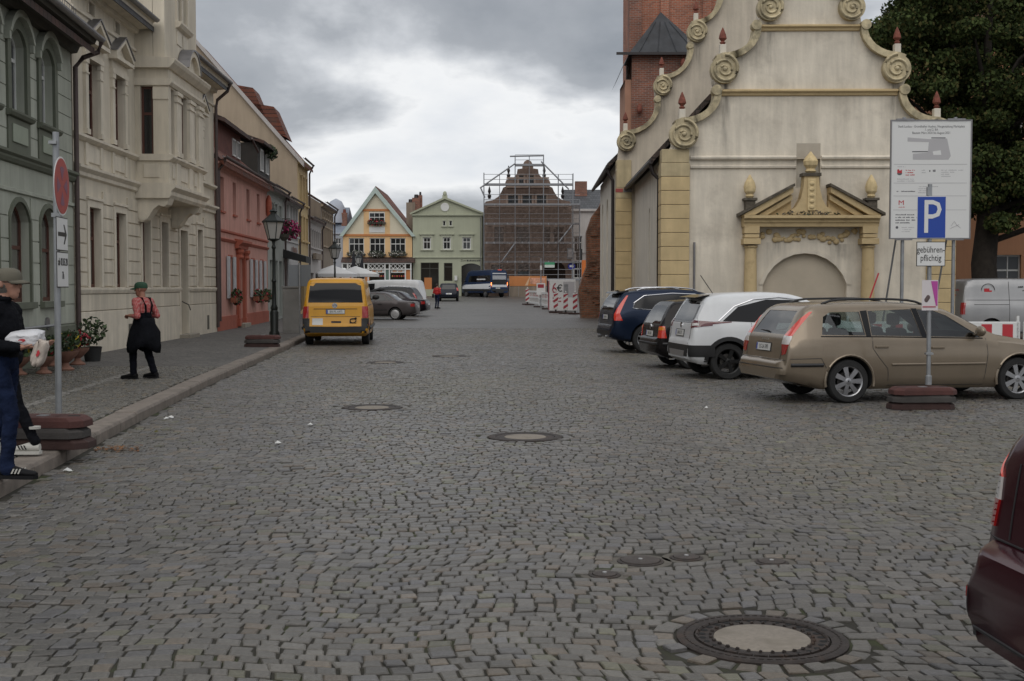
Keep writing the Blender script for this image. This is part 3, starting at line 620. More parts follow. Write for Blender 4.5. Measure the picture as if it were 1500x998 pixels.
# ---- pink house
mm_pink = M('pink_plaster', (.57, .295, .24), .85, var=.1, vs=1.3, streak=.2, bump=.1, bs=55)
mm_pink2 = M('orange_red_trim', (.37, .10, .06), .8, var=.1, vs=3, bump=.1, bs=55)
mm_shut = M('pale_shutter', (.46, .46, .47), .55, var=.08, vs=6)
ph = thing('pink_house', 'low salmon pink house with white shutters and red trim', 'house', (-10.2, 42.1, 0), rotdir(-.05))
L = 11.9; u2 = [(.95, 1.65), (3.42, 4.08), (6.47, 7.2), (9.05, 9.8)]
up = [(a, b, 4.38, 5.58) for a, b in u2]; lo = [(2.4, 3.1, 1.3, 2.78), (7.5, 8.25, 1.3, 2.78), (9.9, 10.6, 1.3, 2.78)]; dr = (4.3, 5.3, .3, 3.05, .45)
MB().box(0, L, .35, 9, 0, 6.1).build('core', mm_pink, ph)
wall(MB(), 0, L, 0, 6.1, 0, .35, up + lo + [dr]).build('wall', mm_pink, ph)
for a, b in ((0, 4.0), (5.6, L)): MB().box(a, b, -.05, 0, 0, .64).build('plinth', mm_pink2, ph, bevel=.01)
molding(ph, 'belt_moulding', mm_pink2, 0, L, [(0, 3.62), (-.06, 3.66), (-.06, 3.72), (0, 3.74)])
molding(ph, 'belt_moulding', mm_pink2, 0, L, [(0, 3.30), (-.04, 3.32), (-.09, 3.40), (0, 3.44)])
for a, b, c, d in up: window(ph, a, b, c, d, .16, mm_rbrown, mm_pane, 1, (), 0, .05); MB().box(a - .06, b + .06, -.06, 0, c - .07, c).build('sill', mm_pink2, ph)
mm_flower = M('flower_mix', (.03, .06, .016), .8, var=.5, vs=30)
def leafy(par, name, mats, c, r, n, size=.06, seed=0, up_=.0):
    """bunch of small leaf faces and blossoms; mats = [(material, share)]"""
    rg = random.Random(seed); m = MB(); mm = [x[0] for x in mats]; cum = []; t = 0
    for x in mats: t += x[1]; cum.append(t)
    for _ in range(n):
        while True:
            p = [rg.uniform(-1, 1) for _ in range(3)]
            if .15 < sum(q * q for q in p) < 1: break
        k = rg.random() * t; m.mi = next(i for i, x in enumerate(cum) if k <= x)
        p = Vector((c[0] + p[0] * r[0], c[1] + p[1] * r[1], c[2] + p[2] * r[2])); s = size * rg.uniform(.6, 1.3)
        a = Vector([rg.uniform(-1, 1) for _ in range(3)]).normalized(); b = a.cross(Vector([rg.uniform(-1, 1) for _ in range(3)])).normalized()
        m.add([p - a * s, p + b * s * .5, p + a * s, p - b * s * .5], [(0, 1, 2, 3)])
    return m.build(name, mm, par, fix=False)
mm_leaf = M('leaf_green', (.045, .075, .022), .6, var=.35, vs=12); mm_leafd = M('leaf_dark', (.02, .035, .012), .65, var=.35, vs=12)
mm_redfl = M('red_blossom', (.42, .03, .05), .6); mm_pinkfl = M('magenta_blossom', (.38, .03, .13), .6); mm_whitefl = M('white_blossom', (.6, .58, .55), .6); mm_yelfl = M('yellow_blossom', (.5, .36, .03), .6)
mm_terra = M('terracotta', (.24, .085, .045), .8, var=.2, vs=8, bump=.15, bs=60)
for i, (a, b, c, d) in enumerate(lo):
    window(ph, a, b, c, d, .13, mm_rbrown, mm_pane, 2, (.6,), 0, .06)
    MB().box(a - .06, b + .06, -.02, 0, d, d + .08).build('lintel', mm_pink2, ph)
    for x in (a - .52, b + .02):
        s = MB(); s.box(x, x + .5, -.07, -.03, c - .02, d + .02); s = s.build('shutter', mm_shut, ph)
        for zz_ in (c + .08, c + .8): MB().box(x + .08, x + .42, -.082, -.07, zz_, zz_ + .6).build('shutter_panel', mm_shut, s, bevel=.01)
    pl = MB().box(a - .2, b + .2, -.3, -.1, 1.12, 1.3).build('flower_box', mm_terra, ph)
    leafy(pl, 'flowers', [(mm_leaf, .6), (mm_leafd, .3), (mm_redfl, .14), (mm_whitefl, .05)], ((a + b) / 2, -.22, 1.32), (.55, .2, .3), 260, .07, i)
f = MB(); f.box(3.92, 4.28, -.12, 0, .2, 2.9); f.box(5.32, 5.68, -.12, 0, .2, 2.9); f.box(3.88, 4.32, -.16, 0, .2, .5); f.box(5.28, 5.72, -.16, 0, .2, .5); f.build('door_pilasters', mm_pink2, ph, bevel=.01)
f = MB(); O = arch_pts(4.18, 5.42, 2.6, .58); I = arch_pts(4.3, 5.3, 2.6, .45)
for k in range(len(O) - 1): f.prism([O[k], O[k+1], I[k+1], I[k]], -.07, 0)
f.build('door_arch', mm_pink2, ph)
molding(ph, 'door_cornice', mm_pink2, 3.7, 5.9, [(0, 3.12), (-.14, 3.14), (-.16, 3.24), (-.3, 3.36), (-.3, 3.44), (0, 3.5)])
for x in (3.98, 5.38): MB().lathe([(.1, 2.72), (.16, 2.8), (.13, 2.9), (.19, 3.0), (.19, 3.1)], (x + .12, -.1, 0), 10).build('capital', mm_pink2, ph)
dd = MB().box(4.3, 5.3, .28, .33, .3, 3.05).build('door', M('maroon_door', (.10, .022, .018), .45, var=.1, vs=6), ph)
MB().box(4.5, 5.1, .265, .28, 1.3, 2.2).build('door_window', mm_lace, dd); MB().box(4.62, 4.98, .25, .265, .95, 1.15).build('letterbox', mm_zinc, dd)
MB().box(4.1, 5.5, -.3, .2, .1, .3).build('doorstep', MATS['sandstone'], ph, bevel=.01)
molding(ph, 'eave', mm_pink, 0, L, [(0, 5.86), (-.1, 5.9), (-.2, 6.02), (-.25, 6.1), (0, 6.12)])
gutter(ph, -.05, L + .05, -.34, 6.2, mm_brownpipe, .08)
pipe(ph, [(.12, -.34, 6.12), (.12, -.25, 5.9), (.12, -.1, 5.7), (.12, -.1, .5)], mm_brownpipe, .06)
f = MB(); f.ball((11.6, -.12, 5.2), .2, 10, 8, (.8, .7, 2.6)); f.build('corner_ornament', mm_pink2, ph)
roof_saddle(ph, .0, L, 0, 9, 6.12, 9.9, mm_redtile, .3)
dm = MB().box(4.2, 9.6, .75, 4.5, 6.5, 8.0).build('dormer', M('dormer_clad', (.13, .04, .028), .8, var=.25, vs=3, bump=.2, bs=20), ph)
MB().prism([(.35, 7.86), (5.0, 9.75), (5.0, 9.9), (.35, 8.02)], 3.9, 9.9, 'x').build('dormer_roof', mm_dtile, dm)
for a in (7.6, 8.6): window(dm, a, a + .7, 7.0, 7.7, .70, mm_wwood, mm_pane, 2, (), 0, .06, name='dormer_window', sub=False)
MB().tube([(9.8, .3, 7.95), (10.4, .25, 7.7), (10.9, .2, 7.5)], .05, 8).build('dormer_gutter', mm_brownpipe, dm)

# ---- the row behind
def row_house(name, label, u0, u1, eave, ridge, mat, rows, roof, wmat=mm_wwood, depth=9, gable=None, gut=mm_brownpipe, pane=mm_pane, trim=None):
    h = thing(name, label, 'house', (-10.2, 42.1, 0), rotdir(-.05))
    ops = [o for r in rows for o in r]
    MB().box(u0 + .01, u1 - .01, .3, depth, 0, eave).build('core', mat, h)
    wall(MB(), u0 + .01, u1 - .01, 0, eave, 0, .3, ops).build('wall', mat, h)
    for o in ops:
        if o[3] - o[2] > .3 and o[2] > 1: window(h, *o[:4], .16, wmat, pane, 2, (.6,), 0, .06); surround(h, *o[:4], .09, 0, trim or mat, True, .03)
        else: MB().box(o[0], o[1], .2, .28, o[2], o[3]).build('shopfront', mm_pane, h)
    molding(h, 'eave', trim or mat, u0 + .02, u1 - .02, [(0, eave - .22), (-.1, eave - .2), (-.24, eave - .06), (-.24, eave), (0, eave)])
    gutter(h, u0 + .02, u1 - .02, -.33, eave + .1, gut, .07)
    pipe(h, [(u1 - .2, -.33, eave + .05), (u1 - .2, -.12, eave - .4), (u1 - .2, -.1, .4)], gut, .05)
    roof_saddle(h, u0, u1, 0, depth, eave + .02, ridge, roof, .3)
    for x in (u0 + .02, u1 - .27): gable_fill(h, x, x + .25, 0, depth, eave, ridge, gable or mat)
    return h
mm_grey1 = M('grey_green_plaster', (.36, .38, .35), .85, var=.07, vs=1.3, streak=.12); mm_white1 = M('white_plaster', (.50, .49, .48), .85, var=.06, vs=1.2, streak=.12)
mm_ochre = M('ochre_plaster', (.56, .42, .22), .85, var=.06, vs=1.2, streak=.1); mm_beige = M('beige_render', (.40, .32, .235), .9, var=.07, vs=.6, streak=.15)
mm_brown = M('grey_brown_plaster', (.25, .205, .16), .9, var=.1, vs=1.2, streak=.2); mm_sw = M('offwhite_plaster', (.47, .44, .42), .85, var=.06, vs=1.2, streak=.12)
h = row_house('grey_house', 'narrow pale grey house with dark dormer next to the pink one', 12.0, 17.2, 6.15, 9.6, mm_grey1, [[(12.8, 13.5, 4.4, 5.5), (14.2, 14.9, 4.4, 5.5), (15.6, 16.3, 4.4, 5.5)], [(12.6, 13.4, .3, 2.9), (14.3, 15.1, .3, 2.9), (15.6, 16.5, .3, 2.9)]], mm_dtile)
dm = MB().box(12.9, 16.6, .55, 4.4, 6.4, 8.15).build('dormer', M('dark_dormer_wood', (.03, .026, .022), .8, var=.2, vs=3), h)
MB().prism([(.2, 8.05), (4.6, 9.6), (4.6, 9.75), (.2, 8.2)], 12.6, 16.9, 'x').build('dormer_roof', mm_dtile, dm)
for a in (13.6, 15.2): window(dm, a, a + .8, 6.95, 7.95, .50, mm_wwood, mm_pane, 2, (), 0, .07, name='dormer_window', sub=False)
leafy(dm, 'climber', [(mm_leafd, 1), (mm_leaf, .3)], (15.7, .35, 8.0), (1.3, .25, .35), 220, .09, 5)
bk = MB().lathe([(.1, 3.8), (.22, 3.95), (.26, 4.1)], (14.0, -.45, 0), 12).build('hanging_basket', mm_eave, h); MB().bar((14.0, 0, 4.55), (14.0, -.5, 4.5), .03).build('basket_bracket', mm_eave, h)
h = row_house('white_house', 'white house with dark shop canopy and lettering beyond the pale grey one', 17.2, 22.9, 6.0, 9.4, mm_white1, [[(18.2, 18.9, 4.3, 5.75), (19.6, 20.3, 4.3, 5.75), (20.6, 21.25, 4.3, 5.75), (21.7, 22.3, 4.3, 5.75)], [(17.5, 18.6, .3, 2.9), (19.2, 20.6, .3, 2.8), (21.2, 22.5, .3, 2.8)]], mm_dtile)
MB().prism([(0, 3.5), (-1.1, 3.15), (-1.1, 2.85), (0, 3.1)], 16.9, 19.0, 'x').build('shop_canopy', M('canopy_black', (.018, .018, .018), .7), h)
strokes('sign_lettering', h, 19.9, 3.6, -.035, [2.0], M('brown_letters', (.16, .06, .03), .6), .4, 3)
molding(h, 'belt_moulding', mm_white1, 17.22, 22.88, [(0, 3.9), (-.06, 3.92), (-.06, 3.98), (0, 4.0)])
h = row_house('tall_house', 'tall ochre house with big beige gable wall and steep red roof', 22.9, 27.4, 8.45, 14.7, mm_ochre, [[(23.7, 24.4, 4.2, 5.5), (25.0, 25.7, 4.2, 5.5), (26.3, 27.0, 4.2, 5.5)], [(23.7, 24.4, 6.2, 7.7), (25.0, 25.7, 6.2, 7.7), (26.3, 27.0, 6.2, 7.7)], [(23.5, 26.9, .4, 2.7)]], mm_redtile, depth=11, gable=mm_beige)
MB().box(22.88, 22.905, .02, 11, 0, 8.46).build('side_wall', mm_beige, h)
MB().prism([(-.32, 8.02), (5.5, 14.72), (11.3, 8.0), (11.3, 8.3), (5.5, 14.98), (-.32, 8.3)], 22.7, 22.98, 'x').build('verge_board', mm_sw, h)
for y_, z_ in ((1.6, 10.6), (2.7, 11.6)): MB().prism([(y_ - .9, z_ - .9), (y_ - .2, z_ + .75), (y_ + 1.3, z_ + 1.0), (y_ + 1.2, z_)], 24.0, 26.2, 'x').build('roof_dormer', mm_redtile, h)
h = row_house('small_white_house', 'small off white house between ochre and brown houses', 27.4, 34.2, 5.6, 8.2, mm_sw, [[(27.9 + 1.05 * i + .1 * (i > 1), 28.5 + 1.05 * i + .1 * (i > 1), 4.0, 5.0) for i in range(6)], [(28, 30, .6, 2.5), (31, 33, .6, 2.5)]], mm_dtile)
MB().box(29.2, 32.6, -.25, -.06, 3.3, 3.65).build('shop_sign', mm_brown, h)
h = row_house('brown_house', 'grey brown house with many narrow windows at the square corner', 34.2, 42.3, 6.9, 9.7, mm_brown, [[(34.9 + 1.25 * i, 35.6 + 1.25 * i, 4.3, 5.5) for i in range(6)], [(35.0 + 1.25 * i, 35.5 + 1.25 * i, 6.05, 6.45) for i in range(6)], [(35, 37, .8, 2.7), (38, 41.5, .8, 2.7)]], mm_dtile, trim=mm_beige)
f = MB().box(36, 36.8, 3.2, 4, 9, 10.4).build('chimney', mm_white1, h); MB().lathe([(.9, 0), (.8, .5), (.4, .85), (.02, 1.0)], (39.0, 2.2, 7.9), 14).build('roof_dome', mm_zinc, h, smooth=50)

# ================================================================== church on the right
def stained(name, col, stains, **kw):
    m = M(name, col, **kw); t = m.node_tree; b = t.nodes['Principled BSDF']
    src = b.inputs['Base Color'].links[0].from_socket
    co = nn(t, 'ShaderNodeTexCoord'); s = nn(t, 'ShaderNodeSeparateXYZ'); lk(t, co.outputs['Object'], s.inputs[0])
    no = nn(t, 'ShaderNodeTexNoise'); no.inputs['Scale'].default_value = 1.; no.inputs['Detail'].default_value = 6; mp = nn(t, 'ShaderNodeMapping'); mp.inputs['Scale'].default_value = (9, 9, 1.2); lk(t, co.outputs['Object'], mp.inputs[0]); lk(t, mp.outputs[0], no.inputs['Vector'])
    def ma(op, a, c, d=None):
        n = nn(t, 'ShaderNodeMath', operation=op)
        for i, x in enumerate((a, c, d)):
            if x is None: continue
            if isinstance(x, (int, float)): n.inputs[i].default_value = x
            else: lk(t, x, n.inputs[i])
        return n.outputs[0]
    tot = None
    for (u, zt, ln, w, k) in stains:
        dx_ = ma('DIVIDE', ma('SUBTRACT', s.outputs[0], u), w); g = ma('EXPONENT', ma('MULTIPLY', ma('MULTIPLY', dx_, dx_), -1.), 0)
        mr = nn(t, 'ShaderNodeMapRange'); lk(t, s.outputs[2], mr.inputs[0]); mr.inputs[1].default_value = zt - ln; mr.inputs[2].default_value = zt; mr.inputs[3].default_value = 0; mr.inputs[4].default_value = k
        up_ = ma('LESS_THAN', s.outputs[2], zt + .05); v = ma('MULTIPLY', ma('MULTIPLY', g, mr.outputs[0]), up_); tot = v if tot is None else ma('MAXIMUM', tot, v)
    nr = nn(t, 'ShaderNodeMapRange'); lk(t, no.outputs[0], nr.inputs[0]); nr.inputs[1].default_value = .3; nr.inputs[2].default_value = .62
    f = ma('MULTIPLY', tot, nr.outputs[0])
    mx_ = nn(t, 'ShaderNodeMix', data_type='RGBA'); lk(t, f, mx_.inputs[0]); lk(t, src, mx_.inputs[6]); mx_.inputs[7].default_value = (.085, .08, .075, 1); lk(t, mx_.outputs[2], b.inputs['Base Color']); return m
fs = [(.9, 5.75, 1.0, .16, .6), (1.80, 7.6, 2.2, .13, .95), (1.62, 7.6, 1.2, .2, .6), (3.1, 9.35, 1.6, .16, .8), (2.75, 9.2, 1.4, .2, .6), (6.72, 7.6, 1.6, .15, .9), (5.5, 9.3, .8, .15, .5), (2.2, 8.6, .7, .25, .5), (6.2, 8.6, .8, .25, .4), (4.25, 5.2, .5, .5, .15), (3.3, 2.95, .6, .35, .5), (5.2, 2.9, .8, .35, .5), (7.6, 6.5, 1.1, .2, .6)]
mm_chw = stained('church_plaster', (.70, .635, .53), fs, rough=.9, var=.13, vs=.9, streak=.2, bump=.6, bs=5, dirt=((.45, .40, .33), .8, .6))
mm_chb = stained('church_plaster_back', (.60, .53, .43), [(-.3, 7.0, 2, .12, .9), (1.1, 9.0, 1.6, .16, .7), (2.4, 11, 1.6, .16, .7), (1.9, 10.4, 1, .25, .5), (.7, 8.4, 1, .25, .5)], rough=.9, var=.13, vs=.9, streak=.22, bump=.4, bs=8, dirt=((.42, .37, .31), .9, .6))
mm_chs = M('church_side_plaster', (.66, .61, .52), .9, var=.08, vs=.8, streak=.16, bump=.3, bs=14)
mm_quoin = M('yellow_quoin', (.56, .43, .235), .85, var=.1, vs=2.5, streak=.12, bump=.15, bs=30)
mm_quoinp = M('pale_quoin', (.50, .41, .25), .85, var=.12, vs=3, streak=.25, bump=.15, bs=30)
mm_vol = M('volute_stone', (.53, .45, .29), .9, var=.25, vs=4, streak=.35, bump=.5, bs=25, dirt=((.15, .135, .10), 2.2, .7))
mm_portal = M('portal_yellow', (.55, .42, .23), .85, var=.1, vs=3, bump=.2, bs=30, dirt=((.30, .22, .12), 3, .5))
mm_urn = M('urn_yellow', (.60, .47, .26), .85, var=.15, vs=8)
mm_lichen = M('lichen_tile', (.10, .085, .065), .95, var=.4, vs=8, bump=.6, bs=30)
mm_fin = M('red_finial', (.19, .06, .04), .85, var=.35, vs=8, bump=.2, bs=30)
mm_brk = M('tower_brick', (.38, .125, .068), .9, kind='brick', col2=(.24, .078, .045), mortar=(.30, .24, .19), bump=.4, bs=40, var=.25, vs=.8)
mm_brk2 = M('dark_brick', (.26, .09, .052), .9, kind='brick', col2=(.15, .06, .042), mortar=(.24, .2, .17), bump=.4, bs=40, var=.25, vs=.8)
mm_oldbrk = M('old_wall_brick', (.27, .105, .055), .95, kind='brick', col2=(.16, .07, .04), mortar=(.19, .15, .11), scale=1.3, bump=1., bs=12, var=.45, vs=1.6, dirt=((.05, .04, .028), 1.8, .7))
mm_lead = M('lead_roof', (.05, .054, .06), .55, .2, var=.25, vs=1.2, streak=.3)
mm_dpipe = M('dark_downpipe', (.022, .016, .016), .45)
cu = thing('church', 'pale plastered church with scrolled gables and yellow corner stones', 'church', (4.43, 36, 0), math.atan2(-.0175, 1))
def volute(par, c, r, y, mat, sgn, th=.3):
    o = MB().lathe([(r, y - th), (r, y + .12)], (c[0], 0, c[1]), 28, 'y').build('volute', mat, par, smooth=40)
    pts = []
    for k in range(52):
        t = k / 51; a = -sgn * t * 2.4 * 2 * PI + PI / 2; rr = r * (1.0 - .93 * t) + .0; pts.append((c[0] + rr * math.cos(a), y - th - .005, c[1] + rr * math.sin(a)))
    MB().tube(pts, [.055 * r / .4 * (1 - .5 * k / 51) for k in range(52)], 6).build('spiral', mat, o, smooth=60)
    MB().ball((c[0], y - th, c[1]), r * .17, 10, 6).build('boss', mat, o, smooth=60); return o
def ribbon(par, pts, w, y0, y1, mat, name='scroll_ribbon'):
    q = [Vector((p[0], p[1])) for p in pts]; up_ = []; dn = []
    for i, p in enumerate(q):
        d = (q[min(i + 1, len(q) - 1)] - q[max(i - 1, 0)]).normalized(); n = Vector((-d.y, d.x)); up_.append(p + n * w * .5); dn.append(p - n * w * .5)
    m = MB()
    for i in range(len(q) - 1): m.prism([tuple(dn[i]), tuple(dn[i+1]), tuple(up_[i+1]), tuple(up_[i])], y0, y1)
    return m.build(name, mat, par, smooth=35)
def finial(par, x, y, z, h, mat, base):
    f = MB().box(x - .1 * h / .55, x + .1 * h / .55, y - .1, y + .12, z - .3, z).build('finial_block', base, par, bevel=.015)
    MB().lathe([(.06 * h / .55, 0), (.1 * h / .55, .06), (.05 * h / .55, .1), (.13 * h / .55, h * .35), (.11 * h / .55, h * .55), (.06 * h / .55, h * .8), (.01, h)], (x, y, z), 8).build('finial_flame', mat, f)
def curve(p0, p1, n=8, bulge=.55):    # concave sweep from p0 (low, outside) up to p1
    return [(p0[0] + (p1[0] - p0[0]) * math.sin(PI / 2 * k / n) ** 1.0, p0[1] + (p1[1] - p0[1]) * (1 - math.cos(PI / 2 * k / n))) for k in range(n + 1)]
def gable(par, y, th, stages, top, mat, vmat, zb, halfbase, cxx):
    """stages: list of (scroll centre x, z, r, end of sweep x, z)"""
    lft = [(cxx - halfbase, zb)]
    sw = []
    for (sx, sz, r, ex, ez) in stages:
        lft += [(sx - r * .75, sz - r * .7), (sx - r * .8, sz + r * .3)]
        cv = curve((sx - r * .1, sz + r * .92), (ex, ez)); lft += [(sx - r * .5, sz + r * .8)] + cv; sw.append([(sx - r * .55, sz + r * .75)] + cv)
    pts = lft + [(cxx, top)] + [(2 * cxx - x, z) for x, z in lft[::-1]]
    g = MB().prism(pts, y, y + th).build('gable_wall', mat, par)
    for s, (sx, sz, r, ex, ez) in zip(sw, stages):
        for sg in (1, -1):
            X = (lambda x: x) if sg == 1 else (lambda x: 2 * cxx - x)
            volute(par, (X(sx), sz), r, y - .01, vmat, sg, .2)
            ribbon(par, [(X(a), b) for a, b in s], r * .46, y - .22, y + th + .05, vmat)
            MB().lathe([(r * .36, y - .26), (r * .36, y + .1)], (X(ex - .05), 0, ez + r * .15), 14, 'y').build('curl', vmat, par, smooth=40)
            finial(par, X(sx - r * .1), y - .02, sz + r * 1.0 + .32, .5 * r / .41, mm_fin, mm_chs)
    return g
A, B = 2.95, 5.41
ops = [(A, B, 0, 2.68, .92), (3.9, 4.6, 4.6, 5.47)]
wall(MB(), .0, 8.5, 0, 5.46, 0, .2, ops).build('front_wall', mm_chw, cu)
MB().box(.02, 8.48, .2, .8, 0, 5.45).build('wall_core', mm_chs, cu)
MB().box(A - .05, B + .05, .17, .199, 0, 2.7).build('blocked_doorway', M('blocked_plaster', (.46, .40, .315), .9, var=.08, vs=1.5, bump=.3, bs=20), cu)
ST = [(.59, 6.14, .42, 1.58, 7.35), (1.76, 8.02, .41, 2.72, 9.22), (3.07, 9.79, .38, 3.75, 10.75)]
gable(cu, .003, .5, ST, 11.6, mm_chw, mm_vol, 5.44, 4.25, 4.25)
f = MB(); f.box(3.9, 4.6, -.001, .01, 5.462, 5.89); f.build('niche_top', M('niche_plaster', (.43, .38, .31), .9, var=.1, vs=3), cu)
for a, b in ((.8, 3.88), (4.62, 7.7)):
    molding(cu, 'ledge', mm_chw, a, b, [(0, 5.40), (-.10, 5.42), (-.12, 5.47), (-.10, 5.50), (.0, 5.54)]); molding(cu, 'ledge', mm_chw, a, b, [(0, 5.14), (-.06, 5.17), (-.07, 5.22), (0, 5.26)])
molding(cu, 'ledge', mm_portal, 1.7, 6.8, [(.003, 7.26), (-.06, 7.28), (-.08, 7.34), (-.16, 7.38), (-.16, 7.42), (.003, 7.47)])
molding(cu, 'ledge', mm_portal, 2.82, 5.68, [(.003, 9.13), (-.06, 9.15), (-.08, 9.21), (-.15, 9.25), (-.15, 9.29), (.003, 9.34)])
def quoins(par, x0, x1, y0, y1, zt, mat, matp, n=12, ztop=5.72):
    hh = zt / n
    for i in range(n): MB().box(x0, x1, y0, y1, i * hh + .006, (i + 1) * hh - .006).build('quoin_block', mat, par, bevel=.012)
    MB().box(x0, x1, y0, y1, zt + .006, zt + .40).build('quoin_block', matp, par, bevel=.012); MB().box(x0 + .02, x1 - .02, y0 + .01, y1, zt + .41, ztop).build('quoin_block', matp, par, bevel=.012)
quoins(cu, -.06, .78, -.08, .9, 4.92, mm_quoin, mm_quoinp); quoins(cu, 7.72, 8.56, -.08, .9, 4.92, mm_quoin, mm_quoinp)
# portal
for x in (2.55, 5.97):
    c = MB().lathe([(.24, .0), (.24, .75), (.21, .8), (.20, .95), (.185, 2.0), (.17, 2.82)], (x, -.2, 0), 20).build('column', mm_portal, cu, smooth=40)
    f = MB(); f.lathe([(.18, 2.82), (.21, 2.86), (.18, 2.9)], (x, -.2, 0), 20); f.box(x - .25, x + .25, -.46, 0, 2.93, 3.10); f.box(x - .21, x + .21, -.42, 0, 3.12, 3.22); f.box(x - .22, x + .22, -.43, 0, 3.24, 3.46); f.build('capital', mm_portal, c, bevel=.01)
molding(cu, 'entablature', mm_portal, 2.30, 6.22, [(0, 3.44), (-.40, 3.44), (-.42, 3.54), (-.46, 3.56), (-.48, 3.63), (-.58, 3.68), (-.58, 3.76), (0, 3.78)])
for sg in (1, -1):
    X = (lambda x: x) if sg == 1 else (lambda x: 8.52 - x)
    f = MB(); f.prism([(X(2.24), 3.76), (X(2.62), 3.78), (X(3.72), 4.42), (X(3.72), 4.60)], -.5, 0); f.prism([(X(2.62), 3.78), (X(3.72), 3.78), (X(3.72), 4.42)], -.18, 0); f.prism([(X(2.75), 3.78), (X(3.0), 3.78), (X(3.72), 4.22), (X(3.72), 4.36)], -.36, 0); f.build('raking_cornice', mm_portal, cu)
    f = MB(); f.prism([(X(2.16), 3.75), (X(3.75), 4.60), (X(3.75), 4.68), (X(2.16), 3.83)], -.58, .0); f.build('cornice_tiles', mm_lichen, cu)
    x = X(2.5); f = MB(); f.box(x - .14, x + .14, -.42, -.1, 3.95, 4.2); f.box(x - .19, x + .19, -.47, -.05, 4.2, 4.27); f.build('urn_pedestal', mm_lichen, cu)
    MB().lathe([(.08, 4.27), (.13, 4.33), (.1, 4.38), (.16, 4.46), (.18, 4.6), (.14, 4.74), (.07, 4.86), (.02, 4.95)], (x, -.26, 0), 10).build('urn', mm_urn, cu, smooth=25)
MB().prism([(3.45, 3.78), (3.62, 3.86), (3.82, 4.02), (3.95, 4.25), (4.03, 4.6), (4.05, 4.9), (4.47, 4.9), (4.49, 4.6), (4.57, 4.25), (4.7, 4.02), (4.9, 3.86), (5.07, 3.78)], -.42, 0).build('flared_pedestal', mm_portal, cu)
MB().prism([(4.14, 3.9), (4.14, 4.82), (4.38, 4.82), (4.38, 3.9)], -.46, -.42).build('pedestal_relief', mm_urn, cu, bevel=.015)
for i in range(5): MB().ball((4.26, -.46, 4.0 + i * .17), .07, 8, 6, (1.2, .5, .9)).build('relief_leaf', mm_urn, cu, smooth=60)
MB().box(3.99, 4.53, -.47, -.0, 4.9, 4.99).build('pedestal_cap', mm_lichen, cu)
MB().lathe([(.1, 4.99), (.17, 5.05), (.12, 5.12), (.2, 5.22), (.22, 5.34), (.15, 5.46), (.06, 5.56), (.02, 5.62)], (4.26, -.25, 0), 10).build('urn', mm_urn, cu, smooth=25)
leafy(cu, 'weeds', [(mm_lichen, 1), (mm_leafd, .2)], (4.2, -.45, 3.82), (.95, .14, .09), 160, .05, 3)
rg = random.Random(4)
for i, (x, dz) in enumerate([(3.0, 0), (3.3, -.08), (3.6, -.18), (3.85, -.1), (4.05, -.02), (4.45, -.02), (4.7, -.1), (4.95, -.2), (5.25, -.1), (5.5, 0)]):
    m = MB()
    for k in range(6): m.ball((x + rg.uniform(-.13, .13), -.03, 3.24 + dz + rg.uniform(-.1, .1)), rg.uniform(.045, .09), 7, 5, (1.2, .6, 1))
    m.build('garland_relief', mm_portal, cu, smooth=60)
f = MB(); O = arch_pts(A - .12, B + .12, 1.76, 1.04); I = arch_pts(A, B, 1.76, .92)
for k in range(len(O) - 1): f.prism([O[k], O[k+1], I[k+1], I[k]], -.03, 0)
f.build('arch_moulding', mm_chw, cu)
pipe(cu, [(.92, -.1, 0), (.92, -.1, 3.0)], mm_zinc, .035, 'lightning_conductor')
# side wall of the front wing (faces the street)
def side(par, name, x, yb, ln, zt, ops, mat):
    o = wall(MB(), 0, ln, 0, zt, 0, .3, ops).build(name, mat, par); o.location = (x, yb, 0); o.rotation_euler = (0, 0, -PI / 2); return o
s = side(cu, 'side_wall', .05, 10.6, 9.7, 5.55, [(5.75, 6.15, 1.9, 4.3, .2), (8.35, 8.75, 1.9, 4.3, .2)], mm_chs)
for a in (5.75, 8.35): MB().prism([(a, 1.9), (a + .4, 1.9), (a + .4, 4.1), (a + .2, 4.3), (a, 4.1)], .14, .17).build('lancet_pane', M('lancet_glass', (.12, .10, .08), .5), s)
MB().box(.36, 8.1, .9, 10.5, 0, 5.5).build('nave_core', mm_chs, cu)
mm_chroof = M('church_roof', (.07, .05, .042), .9, kind='tile', col2=(.05, .04, .036), mortar=(.02, .018, .016), scale=1.5, bump=.8, bs=20, var=.3)
MB().prism([(-.3, 5.35), (4.25, 10.2), (8.8, 5.35), (8.8, 5.55), (4.25, 10.45), (-.3, 5.55)], .52, 10.6).build('nave_roof', mm_chroof, cu)
gt = MB().tube([(-.3, .52, 5.42), (-.3, 10.55, 5.42)], .07, 8).build('gutter', mm_dpipe, cu)
pipe(cu, [(-.3, .75, 5.36), (-.22, .75, 5.1), (-.03, .75, 4.9), (-.03, .75, .3)], mm_dpipe, .065)
